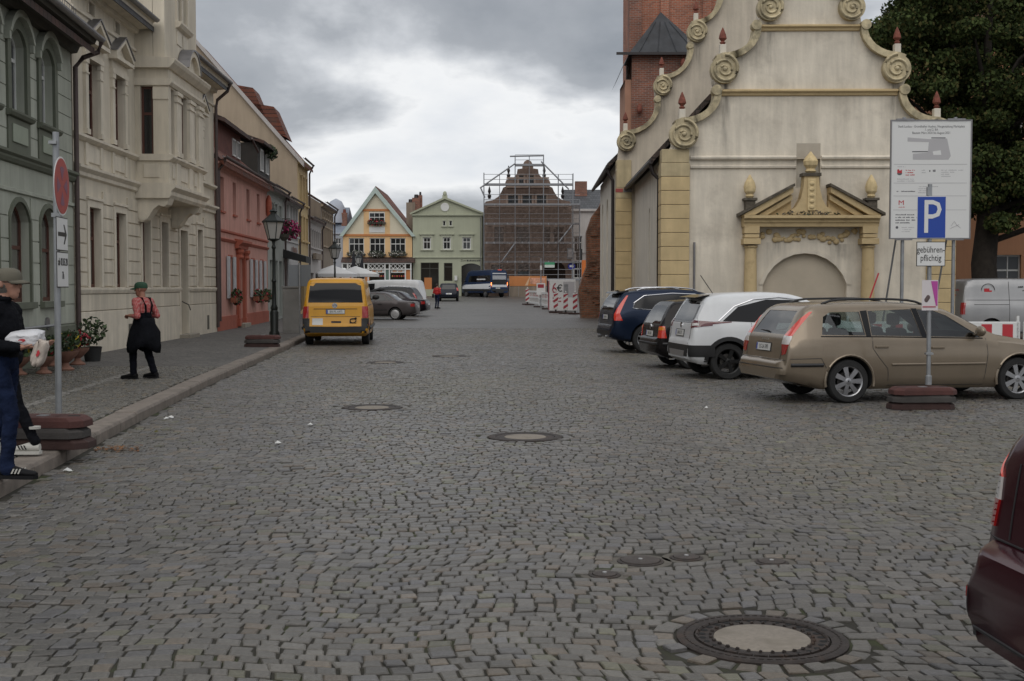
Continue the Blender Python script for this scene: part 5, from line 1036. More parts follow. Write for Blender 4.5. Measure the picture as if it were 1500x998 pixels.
class Car:
    """x forward from the rear axle, y left, z up; top/belt/plan are control lists along x"""
    def __init__(c, name, label, cat, loc, rz, S, paint_, group='parked cars', nx=64):
        c.S = S; c.t = thing(name, label, cat, (loc[0], loc[1], gz(loc[1])), rz, group); c.paint = paint_
        x0, x1 = S['top'][0][0], S['top'][-1][0]; W = S['W'] / 2; c.W = W
        base = np.linspace(0, 1, nx); xs = np.unique(np.concatenate([x0 + (x1 - x0) * (base - .11 * np.sin(2 * PI * base) / 1.0), [p[0] for p in S['top']]])); xs = xs[np.concatenate([[True], np.diff(xs) > 4e-3])]
        top = np.interp(xs, *zip(*S['top'])) * .35 + pchip(S['top'], xs) * .65; belt = np.minimum(pchip(S['belt'], xs), top - .045); plan = pchip(S['plan'], xs) * W
        zb = pchip(S['bot'], xs); c.top = S['top']; tum = S.get('tum', .42); c.tum = tum
        rings = []
        for x, tz, bz, w, b in zip(xs, top, belt, plan, zb):
            h = tz - bz; hs = max(h, .0); g = min(1, hs / .25); cr_ = .10 + .0 * g; ws = w * (.965 if g > .5 else .94)
            yt = ws - tum * hs * .82 - .015
            half = [(0, b), (w * .86, b), (w * .955, b + .07), (w * .985, b + .2 * (bz - b) + .03), (w, b + .52 * (bz - b)), (w * .995, b + .78 * (bz - b)), (w * .975, bz - .03), (ws - .004, bz),
                    (ws - tum * hs * .28 - .01, bz + hs * .32), (ws - tum * hs * .58 - .014, bz + hs * .64), (yt, bz + hs * .86), (yt - .055 * (.4 + .6 * g), bz + hs * .955), (yt - .16, bz + hs * .99), (yt * .5, tz), (0, tz + .004)]
            rings.append([(x, y, z) for y, z in half] + [(x, -y, z) for y, z in half[-2:0:-1]])
        n = len(rings[0]); m = MB(); m.add([p for r in rings for p in r], [(i*n + k, i*n + (k+1) % n, (i+1)*n + (k+1) % n, (i+1)*n + k) for i in range(len(rings) - 1) for k in range(n)] + [tuple(range(n)), tuple(range((len(rings) - 1) * n, len(rings) * n))])
        me = m.mesh('body', paint_); bm = bmesh.new(); bm.from_mesh(me); c.bvh = BVHTree.FromBMesh(bm); bm.free()
        cut = MB(); cut.mi = 0; r = S['r']
        for xx in (0, S['wb']):
            for s in (1, -1): cut.lathe([(r + S.get('gap', .045), s * (W - .30)), (r + S.get('gap', .045), s * (W + .15))], (xx, 0, r + .01), 28, 'y')
        cut.mi = 1
        if S.get('cabin'):
            cb = S['cabin']; b0 = S['belt_in']; yin = W * .965 - .075
            def yf(z): return max(.2, yin - tum * max(0, z - b0 - .1))
            k = len(cb); vs_ = [(x, yf(z), z) for x, z in cb] + [(x, -yf(z), z) for x, z in cb]
            tri = tessellate_polygon([[Vector((x, z, 0)) for x, z in cb]])
            cut.add(vs_, [t for t in tri] + [tuple(i + k for i in t[::-1]) for t in tri] + [(i, (i + 1) % k, (i + 1) % k + k, i + k) for i in range(k)])
        bo = m.build('body', paint_, c.t); bo.data = me; c.body = bo
        cuts = [cut]
        if S.get('cabin'):
            for wpoly in S['sidewin']:
                q = MB(); q.mi = 1; q.prism(wpoly, -2, 2); cuts.append(q)
            if S.get('rearwin'): q = MB(); q.mi = 1; q.prism(S['rearwin'], -3, .2, 'x'); cuts.append(q)
            if S.get('wscreen'): q = MB(); q.mi = 1; q.prism(S['wscreen'][0], S['wscreen'][1], S['wscreen'][2], 'x'); cuts.append(q)
        cos = []
        for q in cuts:
            co = q.build('cutter', [mm_well, mm_int], None); cos.append(co); md = bo.modifiers.new('b', 'BOOLEAN'); md.operation = 'DIFFERENCE'; md.object = co; md.solver = 'EXACT'; md.material_mode = 'TRANSFER'
        bo.location = (0, 0, 0); bo.parent = None; bpy.context.view_layer.update(); dg = bpy.context.evaluated_depsgraph_get(); ne = bpy.data.meshes.new_from_object(bo.evaluated_get(dg)); bo.parent = c.t; bo.modifiers.clear(); bo.data = ne; ne.name = 'body'
        for co in cos: bpy.data.objects.remove(co)
        ne.polygons.foreach_set('use_smooth', [True] * len(ne.polygons)); ne.set_sharp_from_angle(angle=R(38))
        c.wheels()
    def cast(c, o, d):
        h = c.bvh.ray_cast(Vector(o), Vector(d))
        if h[0] is None: h = c.bvh.find_nearest(Vector(o) + Vector(d) * 6)
        n = h[1] if h[1].dot(Vector(d)) < 0 else -h[1]
        return h[0], n
    def on(c, view, a, b, s=1):
        if view == 'side': return c.cast((a, s * 6, b), (0, -s, 0))
        if view == 'rear': return c.cast((-6, a, b), (1, 0, 0))
        if view == 'front': return c.cast((9, a, b), (-1, 0, 0))
        if view == 'top': return c.cast((a, b * s, 6), (0, 0, -1))
        if view == 'corner':            # rear corner seen at 45 deg; a runs along the corner, 0 = at the corner line
            d = Vector((.7071, -s * .7071, 0)); e = Vector((.7071, s * .7071, 0)); o = Vector((c.S['top'][0][0] + .12, s * (c.W - .1), b)) + e * a - d * 6; return c.cast(o, d)
    def patch(c, name, mat, view, lo, hi, off=.004, s=1, n=8, m=4, par=None, skirt=.012):
        def rs(P, t):
            L_ = [0]
            for p, q in zip(P, P[1:]): L_.append(L_[-1] + math.hypot(q[0] - p[0], q[1] - p[1]))
            return (np.interp(t * L_[-1], L_, [p[0] for p in P]), np.interp(t * L_[-1], L_, [p[1] for p in P]))
        n = max(n, len(lo), len(hi)); vs_ = []; nn_ = []
        for j in range(m + 1):
            for i in range(n + 1):
                a, b = rs(lo, i / n), rs(hi, i / n); k = j / m; p, q = c.on(view, a[0] + (b[0] - a[0]) * k, a[1] + (b[1] - a[1]) * k, s); vs_.append(p + q * off); nn_.append(q)
        fs = [(j*(n+1) + i, j*(n+1) + i + 1, (j+1)*(n+1) + i + 1, (j+1)*(n+1) + i) for j in range(m) for i in range(n)]
        if skirt:
            bd = list(range(n + 1)) + [(j)*(n+1) + n for j in range(1, m + 1)] + [m*(n+1) + i for i in range(n - 1, -1, -1)] + [j*(n+1) for j in range(m - 1, 0, -1)]
            o = len(vs_); vs_ += [vs_[i] - nn_[i] * skirt for i in bd]; k = len(bd); fs += [(bd[i], bd[(i + 1) % k], o + (i + 1) % k, o + i) for i in range(k)]
        mb = MB(); mb.add(vs_, fs); return mb.build(name, mat, par or c.t, smooth=40)
    def seam(c, name, view, pts, s=1, w=.007, mat=None, off=.0015, par=None):
        dn = []
        for p, q in zip(pts, pts[1:]):
            k = max(1, int(math.hypot(q[0] - p[0], q[1] - p[1]) / .08))
            dn += [(p[0] + (q[0] - p[0]) * i / k, p[1] + (q[1] - p[1]) * i / k) for i in range(k)]
        dn.append(pts[-1]); P = [c.on(view, a, b, s) for a, b in dn]
        return MB().tube([p + q * off for p, q in P], w * .6, 5).build(name, mat or mm_blk, par or c.body, smooth=60)
    def wheels(c):
        S = c.S; r, w = S['r'], S.get('ww', .21); rr = r * S.get('rim', .70)
        ty = MB().lathe([(rr * .97, -w * .42), (rr * 1.03, -w * .5), (r * .93, -w * .5), (r * .985, -w * .42), (r, -w * .3), (r, w * .3), (r * .985, w * .42), (r * .93, w * .5), (rr * 1.03, w * .5), (rr * .97, w * .42)], (0, 0, 0), 40, 'y', False).mesh('tyre', mm_tyre, 40)
        style = S.get('spokes', 5); rmat = S.get('rimmat', mm_alloy)
        rm = MB(); rm.lathe([(rr * .985, -w * .45), (rr, -w * .47), (rr * .93, -w * .40), (rr * .90, -w * .2), (rr * .90, w * .3)], (0, 0, 0), 36, 'y', False)
        if style == 'cap':
            rm.lathe([(rr * .93, -w * .40), (rr * .8, -w * .47), (rr * .3, -w * .50), (.01, -w * .50)], (0, 0, 0), 32, 'y', False)
        else:
            rm.lathe([(rr * .26, -w * .1), (rr * .26, -w * .40), (rr * .18, -w * .44), (.01, -w * .44)], (0, 0, 0), 16, 'y', False)
            sp = [(2 * PI * k / style, .0) for k in range(style)] if not S.get('split') else [(2 * PI * k / style + e, e) for k in range(style) for e in (-.16, .16)]
            for a, e in sp:
                hw0, hw1 = (rr * .12, rr * (.17 if not S.get('split') else .07))
                pr = [(rr * .2, -hw0), (rr * .95, -hw1), (rr * .95, hw1), (rr * .2, hw0)]; a2 = a
                if S.get('split'): a2 = a + e * .9; hw0 = rr * .07; pr = [(rr * .2, -hw0 - e * rr * .5), (rr * .95, -hw1), (rr * .95, hw1), (rr * .2, hw0 - e * rr * .5)]
                ca, sa = math.cos(a2), math.sin(a2); Q = [(x * ca - y * sa, x * sa + y * ca) for x, y in pr]; rm.prism(Q, -w * .42, -w * .28)
        rme = rm.mesh('rim', rmat, 35)
        hme = MB().lathe([(rr * .62, -w * .05), (rr * .62, w * .1)], (0, 0, 0), 24, 'y').mesh('hub', M('brake_disc', (.10, .095, .09), .5, .7))
        for xx in (0, S['wb']):
            for s in (1, -1):
                wl = bpy.data.objects.new('wheel', hme); wl.parent = c.t; wl.location = (xx, s * (c.W - w * .5 - .035), r); wl.rotation_euler = (0, 0, 0 if s < 0 else PI)
                for nm, me in (('tyre', ty), ('rim', rme)):
                    o = bpy.data.objects.new(nm, me); o.parent = wl; COL.objects.link(o)
                COL.objects.link(wl)
    def plate(c, y, z, txt, w=.50, h=.11, view='rear'):
        p, q = c.on(view, y, z); b = MB(); b.box(-w/2, w/2, -.008, .02, -h/2, h/2); o = b.build('licence_plate', mm_plate, c.t)
        o.location = p + q * .012; o.rotation_euler = (0, 0, -PI / 2)
        if q.z > .05 or q.z < -.05: o.rotation_euler = (math.asin(max(-.6, min(.6, -q.z))), 0, -PI / 2)
        MB().box(-w/2 - .012, w/2 + .012, .0, .024, -h/2 - .012, h/2 + .012).build('plate_holder', mm_blk, o); MB().box(-w/2 + .003, -w/2 + .043, -.0095, -.008, -h/2 + .004, h/2 - .004).build('country_band', mm_pblue, o)
        text('plate_lettering', txt, h * .82, mm_ptext, o, (.02, -.009, -.002), FRONT, sx=.82); return o
    def mirror(c, x, z, s, mat=None):
        p, q = c.on('side', x, z, s); m = MB(); m.ball((x + .02, s * (abs(p.y) + .14), z + .06), .1, 12, 8, (.6, 1.15, .8)); m.tube([(x + .02, s * (abs(p.y) - .02), z), (x + .02, s * (abs(p.y) + .1), z + .02)], .025, 6); return m.build('mirror', mat or c.paint, c.t, smooth=60)
    def handle(c, x, z, s, mat=None):
        p, q = c.on('side', x, z, s); m = MB(); m.box(x - .10, x + .10, min(s * .03, 0) + p.y, max(s * .03, 0) + p.y, z - .017, z + .017); return m.build('door_handle', mat or c.paint, c.t, bevel=.008)
    def rail(c, x0, x1, s, y, mat, h=.05):
        pts = []
        for k in range(13):
            x = x0 + (x1 - x0) * k / 12; p, q = c.on('top', x, y, s); e = min(k, 12 - k); pts.append((x, s * y, p.z + (h if e > 1 else (h * .75 if e == 1 else .0))))
        return MB().tube(pts, .019, 6).build('roof_rail', mat, c.t, smooth=60)
    def seats(c, xs, zs=.55):
        for x in xs:
            for y in (.36, -.36):
                s = MB(); s.box(x - .12, x + .42, y - .23, y + .23, zs - .25, zs - .05)
                pr = [(x - .12, zs - .1), (x + .04, zs - .1), (x - .08, zs + .5), (x - .2, zs + .5)]; s.prism(pr, y - .22, y + .22); s = s.build('seat', mm_int, c.t, bevel=.04)
                h_ = MB(); h_.box(x - .24, x - .13, y - .13, y + .13, zs + .54, zs + .72); h_.build('headrest', mm_int, s, bevel=.04)
                MB().box(x - .19, x - .17, y - .06, y + .06, zs + .48, zs + .56).build('headrest_post', mm_chrome, s)
def sym(P): return [(-y, z) for y, z in P[::-1]] + list(P)
PLAN = lambda r, f: [(r, .80), (r + .05, .885), (r + .15, .945), (r + .4, .985), (r + .8, 1), (f - 1.3, 1), (f - .7, .965), (f - .3, .88), (f - .08, .76), (f, .62)]

# ---- beige estate car
S = dict(W=1.81, wb=2.754, r=.318, rim=.70, spokes=7, top=[(-1.06, .56), (-1.04, .60), (-.97, .64), (-.95, .78), (-.93, .93), (-.86, 1.03), (-.62, 1.37), (-.5, 1.435), (-.1, 1.465), (.7, 1.478), (1.3, 1.44), (1.62, 1.375), (2.42, .985), (2.6, .955), (3.2, .84), (3.55, .72), (3.7, .58), (3.74, .5)],
         belt=[(-1.06, .55), (-.93, .90), (-.6, .955), (0, .95), (1.2, .93), (2.4, .90), (3.2, .78), (3.74, .45)], plan=PLAN(-1.06, 3.74), bot=[(-1.06, .36), (-.6, .26), (-.4, .2), (3.2, .19), (3.6, .24), (3.74, .3)], tum=.40,
         cabin=[(-.55, .72), (2.2, .72), (2.25, .93), (1.62, 1.29), (1.3, 1.385), (-.1, 1.405), (-.45, 1.37), (-.78, 1.03), (-.78, .72)], belt_in=.95,
         sidewin=[[(-.42, 1.0), (.26, .985), (.22, 1.33), (-.24, 1.325), (-.36, 1.26)], [(.36, .985), (1.16, .965), (1.06, 1.365), (.36, 1.34)], [(1.26, .965), (2.12, .945), (2.05, 1.0), (1.62, 1.27), (1.42, 1.345), (1.16, 1.365)]],
         rearwin=sym([(0, 1.0), (.60, 1.0), (.50, 1.34), (0, 1.36)])[0:], wscreen=(sym([(0, 1.03), (.62, 1.01), (.5, 1.32), (0, 1.345)]), 1.45, 2.9))
S['rearwin'] = [(-.60, 1.0), (.60, 1.0), (.49, 1.34), (-.49, 1.34)]; S['wscreen'] = ([(-.62, 1.02), (.62, 1.02), (.5, 1.33), (-.5, 1.33)], 1.45, 2.9)
MON = S
c = Car('estate_car', 'beige metallic estate car parked behind the parking sign', 'car', (4.74, 18.6), R(11.5), S, paint('beige', (.25, .202, .15), .5, .26))
c.patch('pane', g_rear, 'rear', [(-.66, .985), (.66, .985)], [(-.55, 1.355), (.55, 1.355)], -.004, skirt=0)
c.patch('windscreen', g_car, 'front', [(-.66, .99), (.66, .99)], [(-.54, 1.345), (.54, 1.345)], -.004, skirt=0)
for s in (1, -1):
    for lo, hi in (([(-.44, .99), (.27, .975)], [(-.27, 1.33), (.23, 1.34)]), ([(.35, .975), (1.17, .955)], [(.35, 1.35), (1.07, 1.375)]), ([(1.25, .955), (2.14, .935)], [(1.15, 1.375), (1.42, 1.355), (1.66, 1.27), (2.14, .945)])):
        c.patch('pane', g_car, 'side', lo, hi, -.005, s, skirt=0, n=10)
    c.patch('pillar_trim', mm_gblk, 'side', [(.27, .975), (.35, .975)], [(.235, 1.34), (.345, 1.35)], .002, s, 1, 3); c.patch('pillar_trim', mm_gblk, 'side', [(1.165, .955), (1.255, .955)], [(1.065, 1.375), (1.155, 1.375)], .002, s, 1, 3)
    c.patch('tail_light', mm_redb, 'corner', [(-.10, .98), (.05, .98)], [(.20, 1.33), (.235, 1.33)], .010, s); c.patch('tail_light', mm_clr, 'corner', [(-.125, .86), (.03, .86)], [(-.10, .98), (.05, .98)], .010, s, 4, 3); c.patch('tail_light', mm_red, 'corner', [(-.10, .70), (-.03, .72)], [(-.125, .86), (.03, .86)], .010, s, 4, 3)
    c.seam('door_gap', 'side', [(.36, .97), (.36, .8), (.46, .66), (.60, .5), (.62, .24)], s); c.seam('door_gap', 'side', [(1.24, .95), (1.27, .6), (1.26, .24)], s); c.seam('door_gap', 'side', [(2.2, .93), (2.22, .7), (2.16, .24)], s); c.seam('sill_gap', 'side', [(.62, .255), (2.16, .245)], s)
    c.seam('side_strip', 'side', [(.66, .56), (1.24, .56)], s, .028, c.paint, .006); c.seam('side_strip', 'side', [(1.29, .56), (2.18, .56)], s, .028, c.paint, .006); c.seam('bumper_strip', 'side', [(-.9, .565), (-.42, .565)], s, .045, mm_blk, .006)
    c.seam('bumper_gap', 'side', [(-1.0, .65), (-.45, .66), (-.37, .52)], s); c.seam('belt_trim', 'side', [(-.44, .975), (.5, .965), (2.15, .93)], s, .014, mm_gblk)
    c.handle(.50, .82, s); c.handle(1.4, .80, s); c.mirror(2.02, .98, s, c.paint); c.rail(-.3, 1.35, s, .56, mm_blk)
    for xx in (0, 2.754):
        MB().tube([(xx + .385 * math.cos(a), s * (c.W - .012), .318 + .385 * math.sin(a)) for a in [PI * k / 16 for k in range(-1, 18)]], .022, 6).build('wheel_arch_lip', c.paint, c.t, smooth=60)
c.patch('fuel_flap', c.paint, 'side', [(-.42, .72), (-.26, .72)], [(-.42, .86), (-.26, .86)], .002, -1, 3, 2)
c.seam('tailgate_gap', 'rear', [(-.62, .64), (-.64, .74), (-.66, .9)]); c.seam('tailgate_gap', 'rear', [(.62, .64), (.64, .74), (.66, .9)]); c.seam('tailgate_gap', 'rear', [(-.8, .63), (.8, .63)])
c.seam('bumper_edge', 'rear', [(-.8, .52), (.8, .52)], 1, .012); c.patch('rear_badge', mm_chrome, 'rear', [(-.12, .905), (.12, .905)], [(-.12, .93), (.12, .93)], .004, 1, 4, 2)
c.plate(0, .80, 'LC-LA 393'); c.seats([.2, 1.15], .58); MB().tube([(-.62, -.05, 1.06), (-.68, .3, 1.02), (-.75, .45, 1.01)], .012, 5).build('rear_wiper', mm_blk, c.t, smooth=60)
MB().tube([(-.88, -.02, 1.035), (-.84, .38, 1.04)], .01, 5).build('rear_wiper', mm_blk, c.t); MB().box(2.05, 2.3, -.6, .6, .85, .93).build('dashboard', mm_int, c.t, bevel=.04); MB().lathe([(.18, -.015), (.18, .015)], (0, 0, 0), 18).build('steering_wheel', mm_int, c.t, loc=(1.85, .36, .95), rot=(0, R(65), 0))

# ---- white crossover
S = dict(W=1.765, wb=2.604, r=.332, rim=.68, rimmat=mm_alloyd, gap=.06, top=[(-.82, .62), (-.80, .70), (-.77, .76), (-.75, .9), (-.72, 1.02), (-.62, 1.14), (-.44, 1.44), (-.58, 1.45), (-.42, 1.5), (0, 1.575), (.8, 1.60), (1.2, 1.575), (1.5, 1.50), (2.2, 1.08), (2.4, 1.04), (3.0, .95), (3.28, .82), (3.36, .7), (3.39, .55)],
         belt=[(-.73, .6), (-.63, .98), (-.4, 1.07), (0, 1.04), (1.2, 1.0), (2.2, .98), (3.0, .88), (3.39, .5)], plan=PLAN(-.73, 3.39), bot=[(-.73, .38), (-.5, .28), (3.0, .22), (3.39, .34)], tum=.36)
S['top'] = [(-.73, .62), (-.71, .70), (-.68, .76), (-.665, .9), (-.64, 1.02), (-.57, 1.14), (-.42, 1.43), (-.34, 1.51), (0, 1.575), (.8, 1.60), (1.2, 1.575), (1.5, 1.50), (2.2, 1.08), (2.4, 1.04), (3.0, .95), (3.28, .82), (3.36, .7), (3.39, .55)]
c = Car('crossover_car', 'white crossover car with black wheel arches beside the beige estate', 'car', (3.94 - .10, 22.31 + .76), R(8), S, paint('white', (.64, .65, .66), 0, .3))
c.patch('pane', g_dark, 'rear', [(-.58, 1.06), (.58, 1.06)], [(-.5, 1.40), (.5, 1.40)], .005); c.patch('tailgate_black', mm_gblk, 'rear', [(-.66, 1.03), (.66, 1.03)], [(-.58, 1.44), (.58, 1.44)], .002)
MB().prism([(-.50, 1.47), (-.30, 1.52), (-.26, 1.555), (-.56, 1.50)], -.55, .55).build('roof_spoiler', mm_gblk, c.t, bevel=.01)
for s in (1, -1):
    c.patch('pane', mm_gblk, 'side', [(-.12, 1.07), (.7, 1.04), (1.2, 1.03), (2.12, 1.02)], [(.2, 1.33), (.75, 1.46), (1.3, 1.45), (1.62, 1.36), (2.12, 1.04)], .004, s, 18, 5)
    c.seam('window_chrome', 'side', [(-.2, 1.07), (.12, 1.33), (.5, 1.46), (1.0, 1.50), (1.4, 1.455)], s, .02, mm_chrome, .007)
    c.patch('tail_light', mm_dred, 'corner', [(-.13, .94), (.26, .99)], [(-.12, 1.09), (.26, 1.06)], .010, s); c.patch('light_bar', mm_clr, 'corner', [(-.09, .98), (.06, .99)], [(-.09, 1.03), (.06, 1.035)], .013, s)
    c.patch('side_band', mm_dred, 'side', [(-.48, 1.0), (.05, 1.045)], [(-.48, 1.06), (.05, 1.06)], .006, s)
    for xx in (0, 2.604):
        n = 17; O = [(xx + .46 * math.cos(PI * k / (n - 1)), .33 + .46 * math.sin(PI * k / (n - 1))) for k in range(n)]; I = [(xx + .385 * math.cos(PI * k / (n - 1)), .33 + .385 * math.sin(PI * k / (n - 1))) for k in range(n)]
        c.patch('wheel_arch_cladding', mm_blk, 'side', I, O, .012, s, n - 1, 2)
    c.seam('sill_cladding', 'side', [(.5, .32), (2.1, .30)], s, .12, mm_blk, .0); c.seam('door_gap', 'side', [(.42, 1.04), (.42, .8), (.55, .6), (.58, .38)], s); c.seam('door_gap', 'side', [(1.25, 1.02), (1.27, .35)], s)
    c.handle(.55, .92, s); c.handle(1.4, .90, s); c.mirror(2.0, 1.06, s, mm_gblk)
c.patch('bumper_cladding', mm_blk, 'rear', [(-.74, .42), (.74, .42)], [(-.74, .63), (.74, .63)], .010, 1, 12, 3); c.patch('skid_plate', mm_alloy, 'rear', [(-.45, .42), (.45, .42)], [(-.5, .52), (.5, .52)], .02, 1, 8, 3)
for s in (1, -1): c.patch('bumper_cladding', mm_blk, 'corner', [(-.14, .42), (.3, .42)], [(-.14, .63), (.3, .63)], .010, s)
c.plate(0, .84, 'LN-LK 71'); p, q = c.on('rear', 0, .98); MB().lathe([(.05, -.01), (.05, .01)], (p.x - .006, 0, .98), 16, 'x').build('round_emblem', mm_chrome, c.t); p, q = c.on('top', -.05, 0); MB().tube([p, p + Vector((-.24, 0, .34))], .008, 5).build('antenna', mm_blk, c.t); c.seam('tailgate_gap', 'rear', [(-.64, .64), (-.66, .95)]); c.seam('tailgate_gap', 'rear', [(.64, .64), (.66, .95)])

# ---- small black hatchback
S = dict(W=1.66, wb=2.4, r=.29, top=[(-.72, .56), (-.70, .62), (-.66, .66), (-.64, .85), (-.60, .95), (-.38, 1.32), (-.28, 1.39), (.3, 1.43), (.9, 1.41), (1.2, 1.35), (1.8, .98), (2.1, .93), (2.6, .84), (2.85, .66), (2.9, .5)],
         belt=[(-.72, .52), (-.62, .88), (-.2, .93), (1.8, .90), (2.6, .78), (2.9, .45)], plan=PLAN(-.72, 2.9), bot=[(-.72, .34), (-.4, .22), (2.6, .2), (2.9, .3)], tum=.36)
c = Car('small_hatchback', 'small black hatchback squeezed between white crossover and dark blue car', 'car', (3.55 + .02, 25.9), R(9), S, paint('black', (.014, .012, .012), .2, .25))
c.patch('pane', g_rear, 'rear', [(-.58, .93), (.58, .93)], [(-.48, 1.30), (.48, 1.30)], .004)
c.patch('rear_inner', mm_pane, 'rear', [(-.58, .93), (.58, .93)], [(-.48, 1.30), (.48, 1.30)], .002)
for s in (1, -1):
    c.patch('pane', mm_gblk, 'side', [(-.25, .96), (1.7, .93)], [(-.05, 1.30), (.4, 1.34), (1.15, 1.28), (1.7, .95)], .004, s, 14, 4); c.patch('tail_light', mm_redb, 'corner', [(-.12, .64), (.10, .64)], [(-.10, .88), (.06, .88)], .008, s); c.patch('tail_light', mm_amb, 'corner', [(-.10, .8), (.06, .8)], [(-.10, .86), (.06, .86)], .011, s, 4, 2)
    c.seam('bumper_strip', 'side', [(-.6, .52), (-.38, .52)], s, .05, mm_blk); c.mirror(1.65, .98, s)
c.seam('bumper_strip', 'rear', [(-.7, .52), (.7, .52)], 1, .05, mm_blk, .004); c.plate(0, .72, 'LN-S 418'); p, q = c.on('rear', 0, .86); MB().lathe([(.055, -.01), (.055, .01)], (p.x - .004, 0, .86), 16, 'x').build('round_emblem', mm_chrome, c.t)

# ---- dark blue SUV
S = dict(W=1.9, wb=2.865, r=.372, rim=.70, split=True, gap=.055, top=[(-.93, .6), (-.91, .68), (-.87, .76), (-.86, .95), (-.83, 1.08), (-.70, 1.38), (-.60, 1.50), (-.52, 1.555), (-.1, 1.62), (.7, 1.65), (1.3, 1.61), (1.65, 1.53), (2.4, 1.12), (2.6, 1.07), (3.3, .97), (3.65, .82), (3.74, .66), (3.77, .5)],
         belt=[(-.93, .58), (-.83, 1.0), (-.4, 1.12), (0, 1.09), (1.2, 1.04), (2.4, 1.0), (3.3, .9), (3.77, .45)], plan=PLAN(-.93, 3.77), bot=[(-.93, .42), (-.5, .3), (3.2, .26), (3.77, .36)], tum=.38)
c = Car('suv', 'dark blue suv with long red tail lights parked beside the church', 'car', (3.23 + .06, 30.98 + .85), R(9), S, paint('navy', (.012, .020, .042), .4, .22))
c.patch('pane', g_dark, 'rear', [(-.60, 1.10), (.60, 1.10)], [(-.52, 1.48), (.52, 1.48)], .005); c.patch('rear_inner', mm_pane, 'rear', [(-.60, 1.10), (.60, 1.10)], [(-.52, 1.48), (.52, 1.48)], .002)
for s in (1, -1):
    c.patch('pane', mm_gblk, 'side', [(-.36, 1.16), (.3, 1.10), (1.2, 1.06), (2.3, 1.03)], [(-.30, 1.30), (.0, 1.45), (.8, 1.50), (1.5, 1.44), (1.85, 1.33), (2.3, 1.06)], .004, s, 18, 5)
    c.seam('window_chrome', 'side', [(.9, 1.075), (.3, 1.095), (-.37, 1.15), (-.33, 1.29), (-.05, 1.465), (.7, 1.525), (1.3, 1.50), (1.9, 1.34), (2.3, 1.06)], s, .024, mm_chrome, .007)
    c.patch('tail_light', mm_redb, 'corner', [(-.05, 1.0), (.10, 1.02)], [(.15, 1.47), (.185, 1.47)], .010, s); c.patch('tail_light', mm_redb, 'corner', [(-.02, .84), (.17, .84)], [(-.05, 1.0), (.10, 1.02)], .010, s)
    c.seam('door_gap', 'side', [(.38, 1.09), (.38, .85), (.52, .65), (.56, .36)], s); c.seam('door_gap', 'side', [(1.3, 1.06), (1.33, .36)], s); c.handle(.55, .95, s); c.handle(1.45, .93, s); c.mirror(2.1, 1.1, s); c.rail(-.2, 1.4, s, .6, mm_chrome, .045)
    c.seam('sill_cladding', 'side', [(.55, .36), (2.3, .34)], s, .08, mm_blk, 0.); MB().tube([(-.87, s * .45, .42), (-.98, s * .45, .42)], .05, 10).build('exhaust_pipe', mm_chrome, c.t, smooth=40)
c.patch('bumper_cladding', mm_blk, 'rear', [(-.75, .44), (.75, .44)], [(-.75, .58), (.75, .58)], .008, 1, 10, 2); c.plate(0, .92, 'LN-V 60'); MB().prism([(-.74, 1.52), (-.42, 1.565), (-.40, 1.61), (-.70, 1.565)], -.58, .58).build('roof_spoiler', mm_gblk, c.t, bevel=.01)

# ---- dark red car at the right edge
S = dict(W=1.78, wb=2.6, r=.32, top=[(-.98, .58), (-.965, .645), (-.91, .665), (-.855, .68), (-.835, .85), (-.81, 1.0), (-.52, 1.36), (-.35, 1.44), (.3, 1.49), (1.0, 1.47), (1.4, 1.38), (2.1, 1.0), (2.4, .95), (3.0, .84), (3.25, .66), (3.3, .5)],
         belt=[(-.98, .55), (-.85, .66), (-.79, .94), (-.2, 1.0), (2.0, .94), (3.0, .78), (3.3, .45)], plan=PLAN(-.98, 3.3), bot=[(-.98, .30), (-.8, .22), (3, .2), (3.3, .3)], tum=.36)
c = Car('dark_red_car', 'dark wine red car cut off at the lower right edge', 'car', (2.86, 4.22), R(4), S, paint('wine', (.045, .008, .014), .4, .2))
c.patch('pane', mm_pane, 'rear', [(-.6, 1.0), (.6, 1.0)], [(-.5, 1.36), (.5, 1.36)], .004)
for s in (1, -1):
    c.patch('pane', mm_gblk, 'side', [(-.4, 1.02), (2.0, .97)], [(-.2, 1.36), (.4, 1.41), (1.3, 1.33), (2.0, .99)], .004, s, 14, 4)
    c.patch('tail_light', mm_redb, 'corner', [(.0, .93), (.24, .93)], [(.06, 1.02), (.26, 1.02)], .010, s); c.patch('tail_light', mm_clr, 'corner', [(-.02, .84), (.22, .84)], [(.0, .93), (.24, .93)], .010, s); c.patch('tail_light', mm_red, 'corner', [(-.02, .73), (.2, .73)], [(-.02, .84), (.22, .84)], .010, s)
    c.patch('reflector_recess', mm_blk, 'corner', [(-.14, .36), (.05, .38)], [(-.14, .50), (.07, .50)], .004, s); c.patch('rear_reflector', mm_red, 'corner', [(-.12, .45), (.05, .45)], [(-.12, .49), (.06, .49)], .009, s); c.mirror(1.9, 1.0, s)
c.seam('bumper_crease', 'rear', [(-.8, .35), (.8, .35)], 1, .012, mm_blk); c.plate(0, .78, 'LN-MK 22'); c.seam('tailgate_gap', 'rear', [(-.62, .70), (-.62, 1.0)]); c.seam('tailgate_gap', 'rear', [(.62, .70), (.62, 1.0)])
for s in (1, -1):
    c.seam('bumper_gap', 'corner', [(-.2, .685), (.3, .685)], s, .008); c.seam('bumper_lip', 'corner', [(-.2, .33), (.3, .30)], s, .02, mm_blk)
    for z in (.745, .77, .795, .82): c.seam('lamp_rib', 'corner', [(-.01, z), (.2, z)], s, .006, mm_dred, .012)
    for z in (.86, .885, .91): c.seam('lamp_rib', 'corner', [(.0, z), (.22, z)], s, .005, mm_chrome, .012)

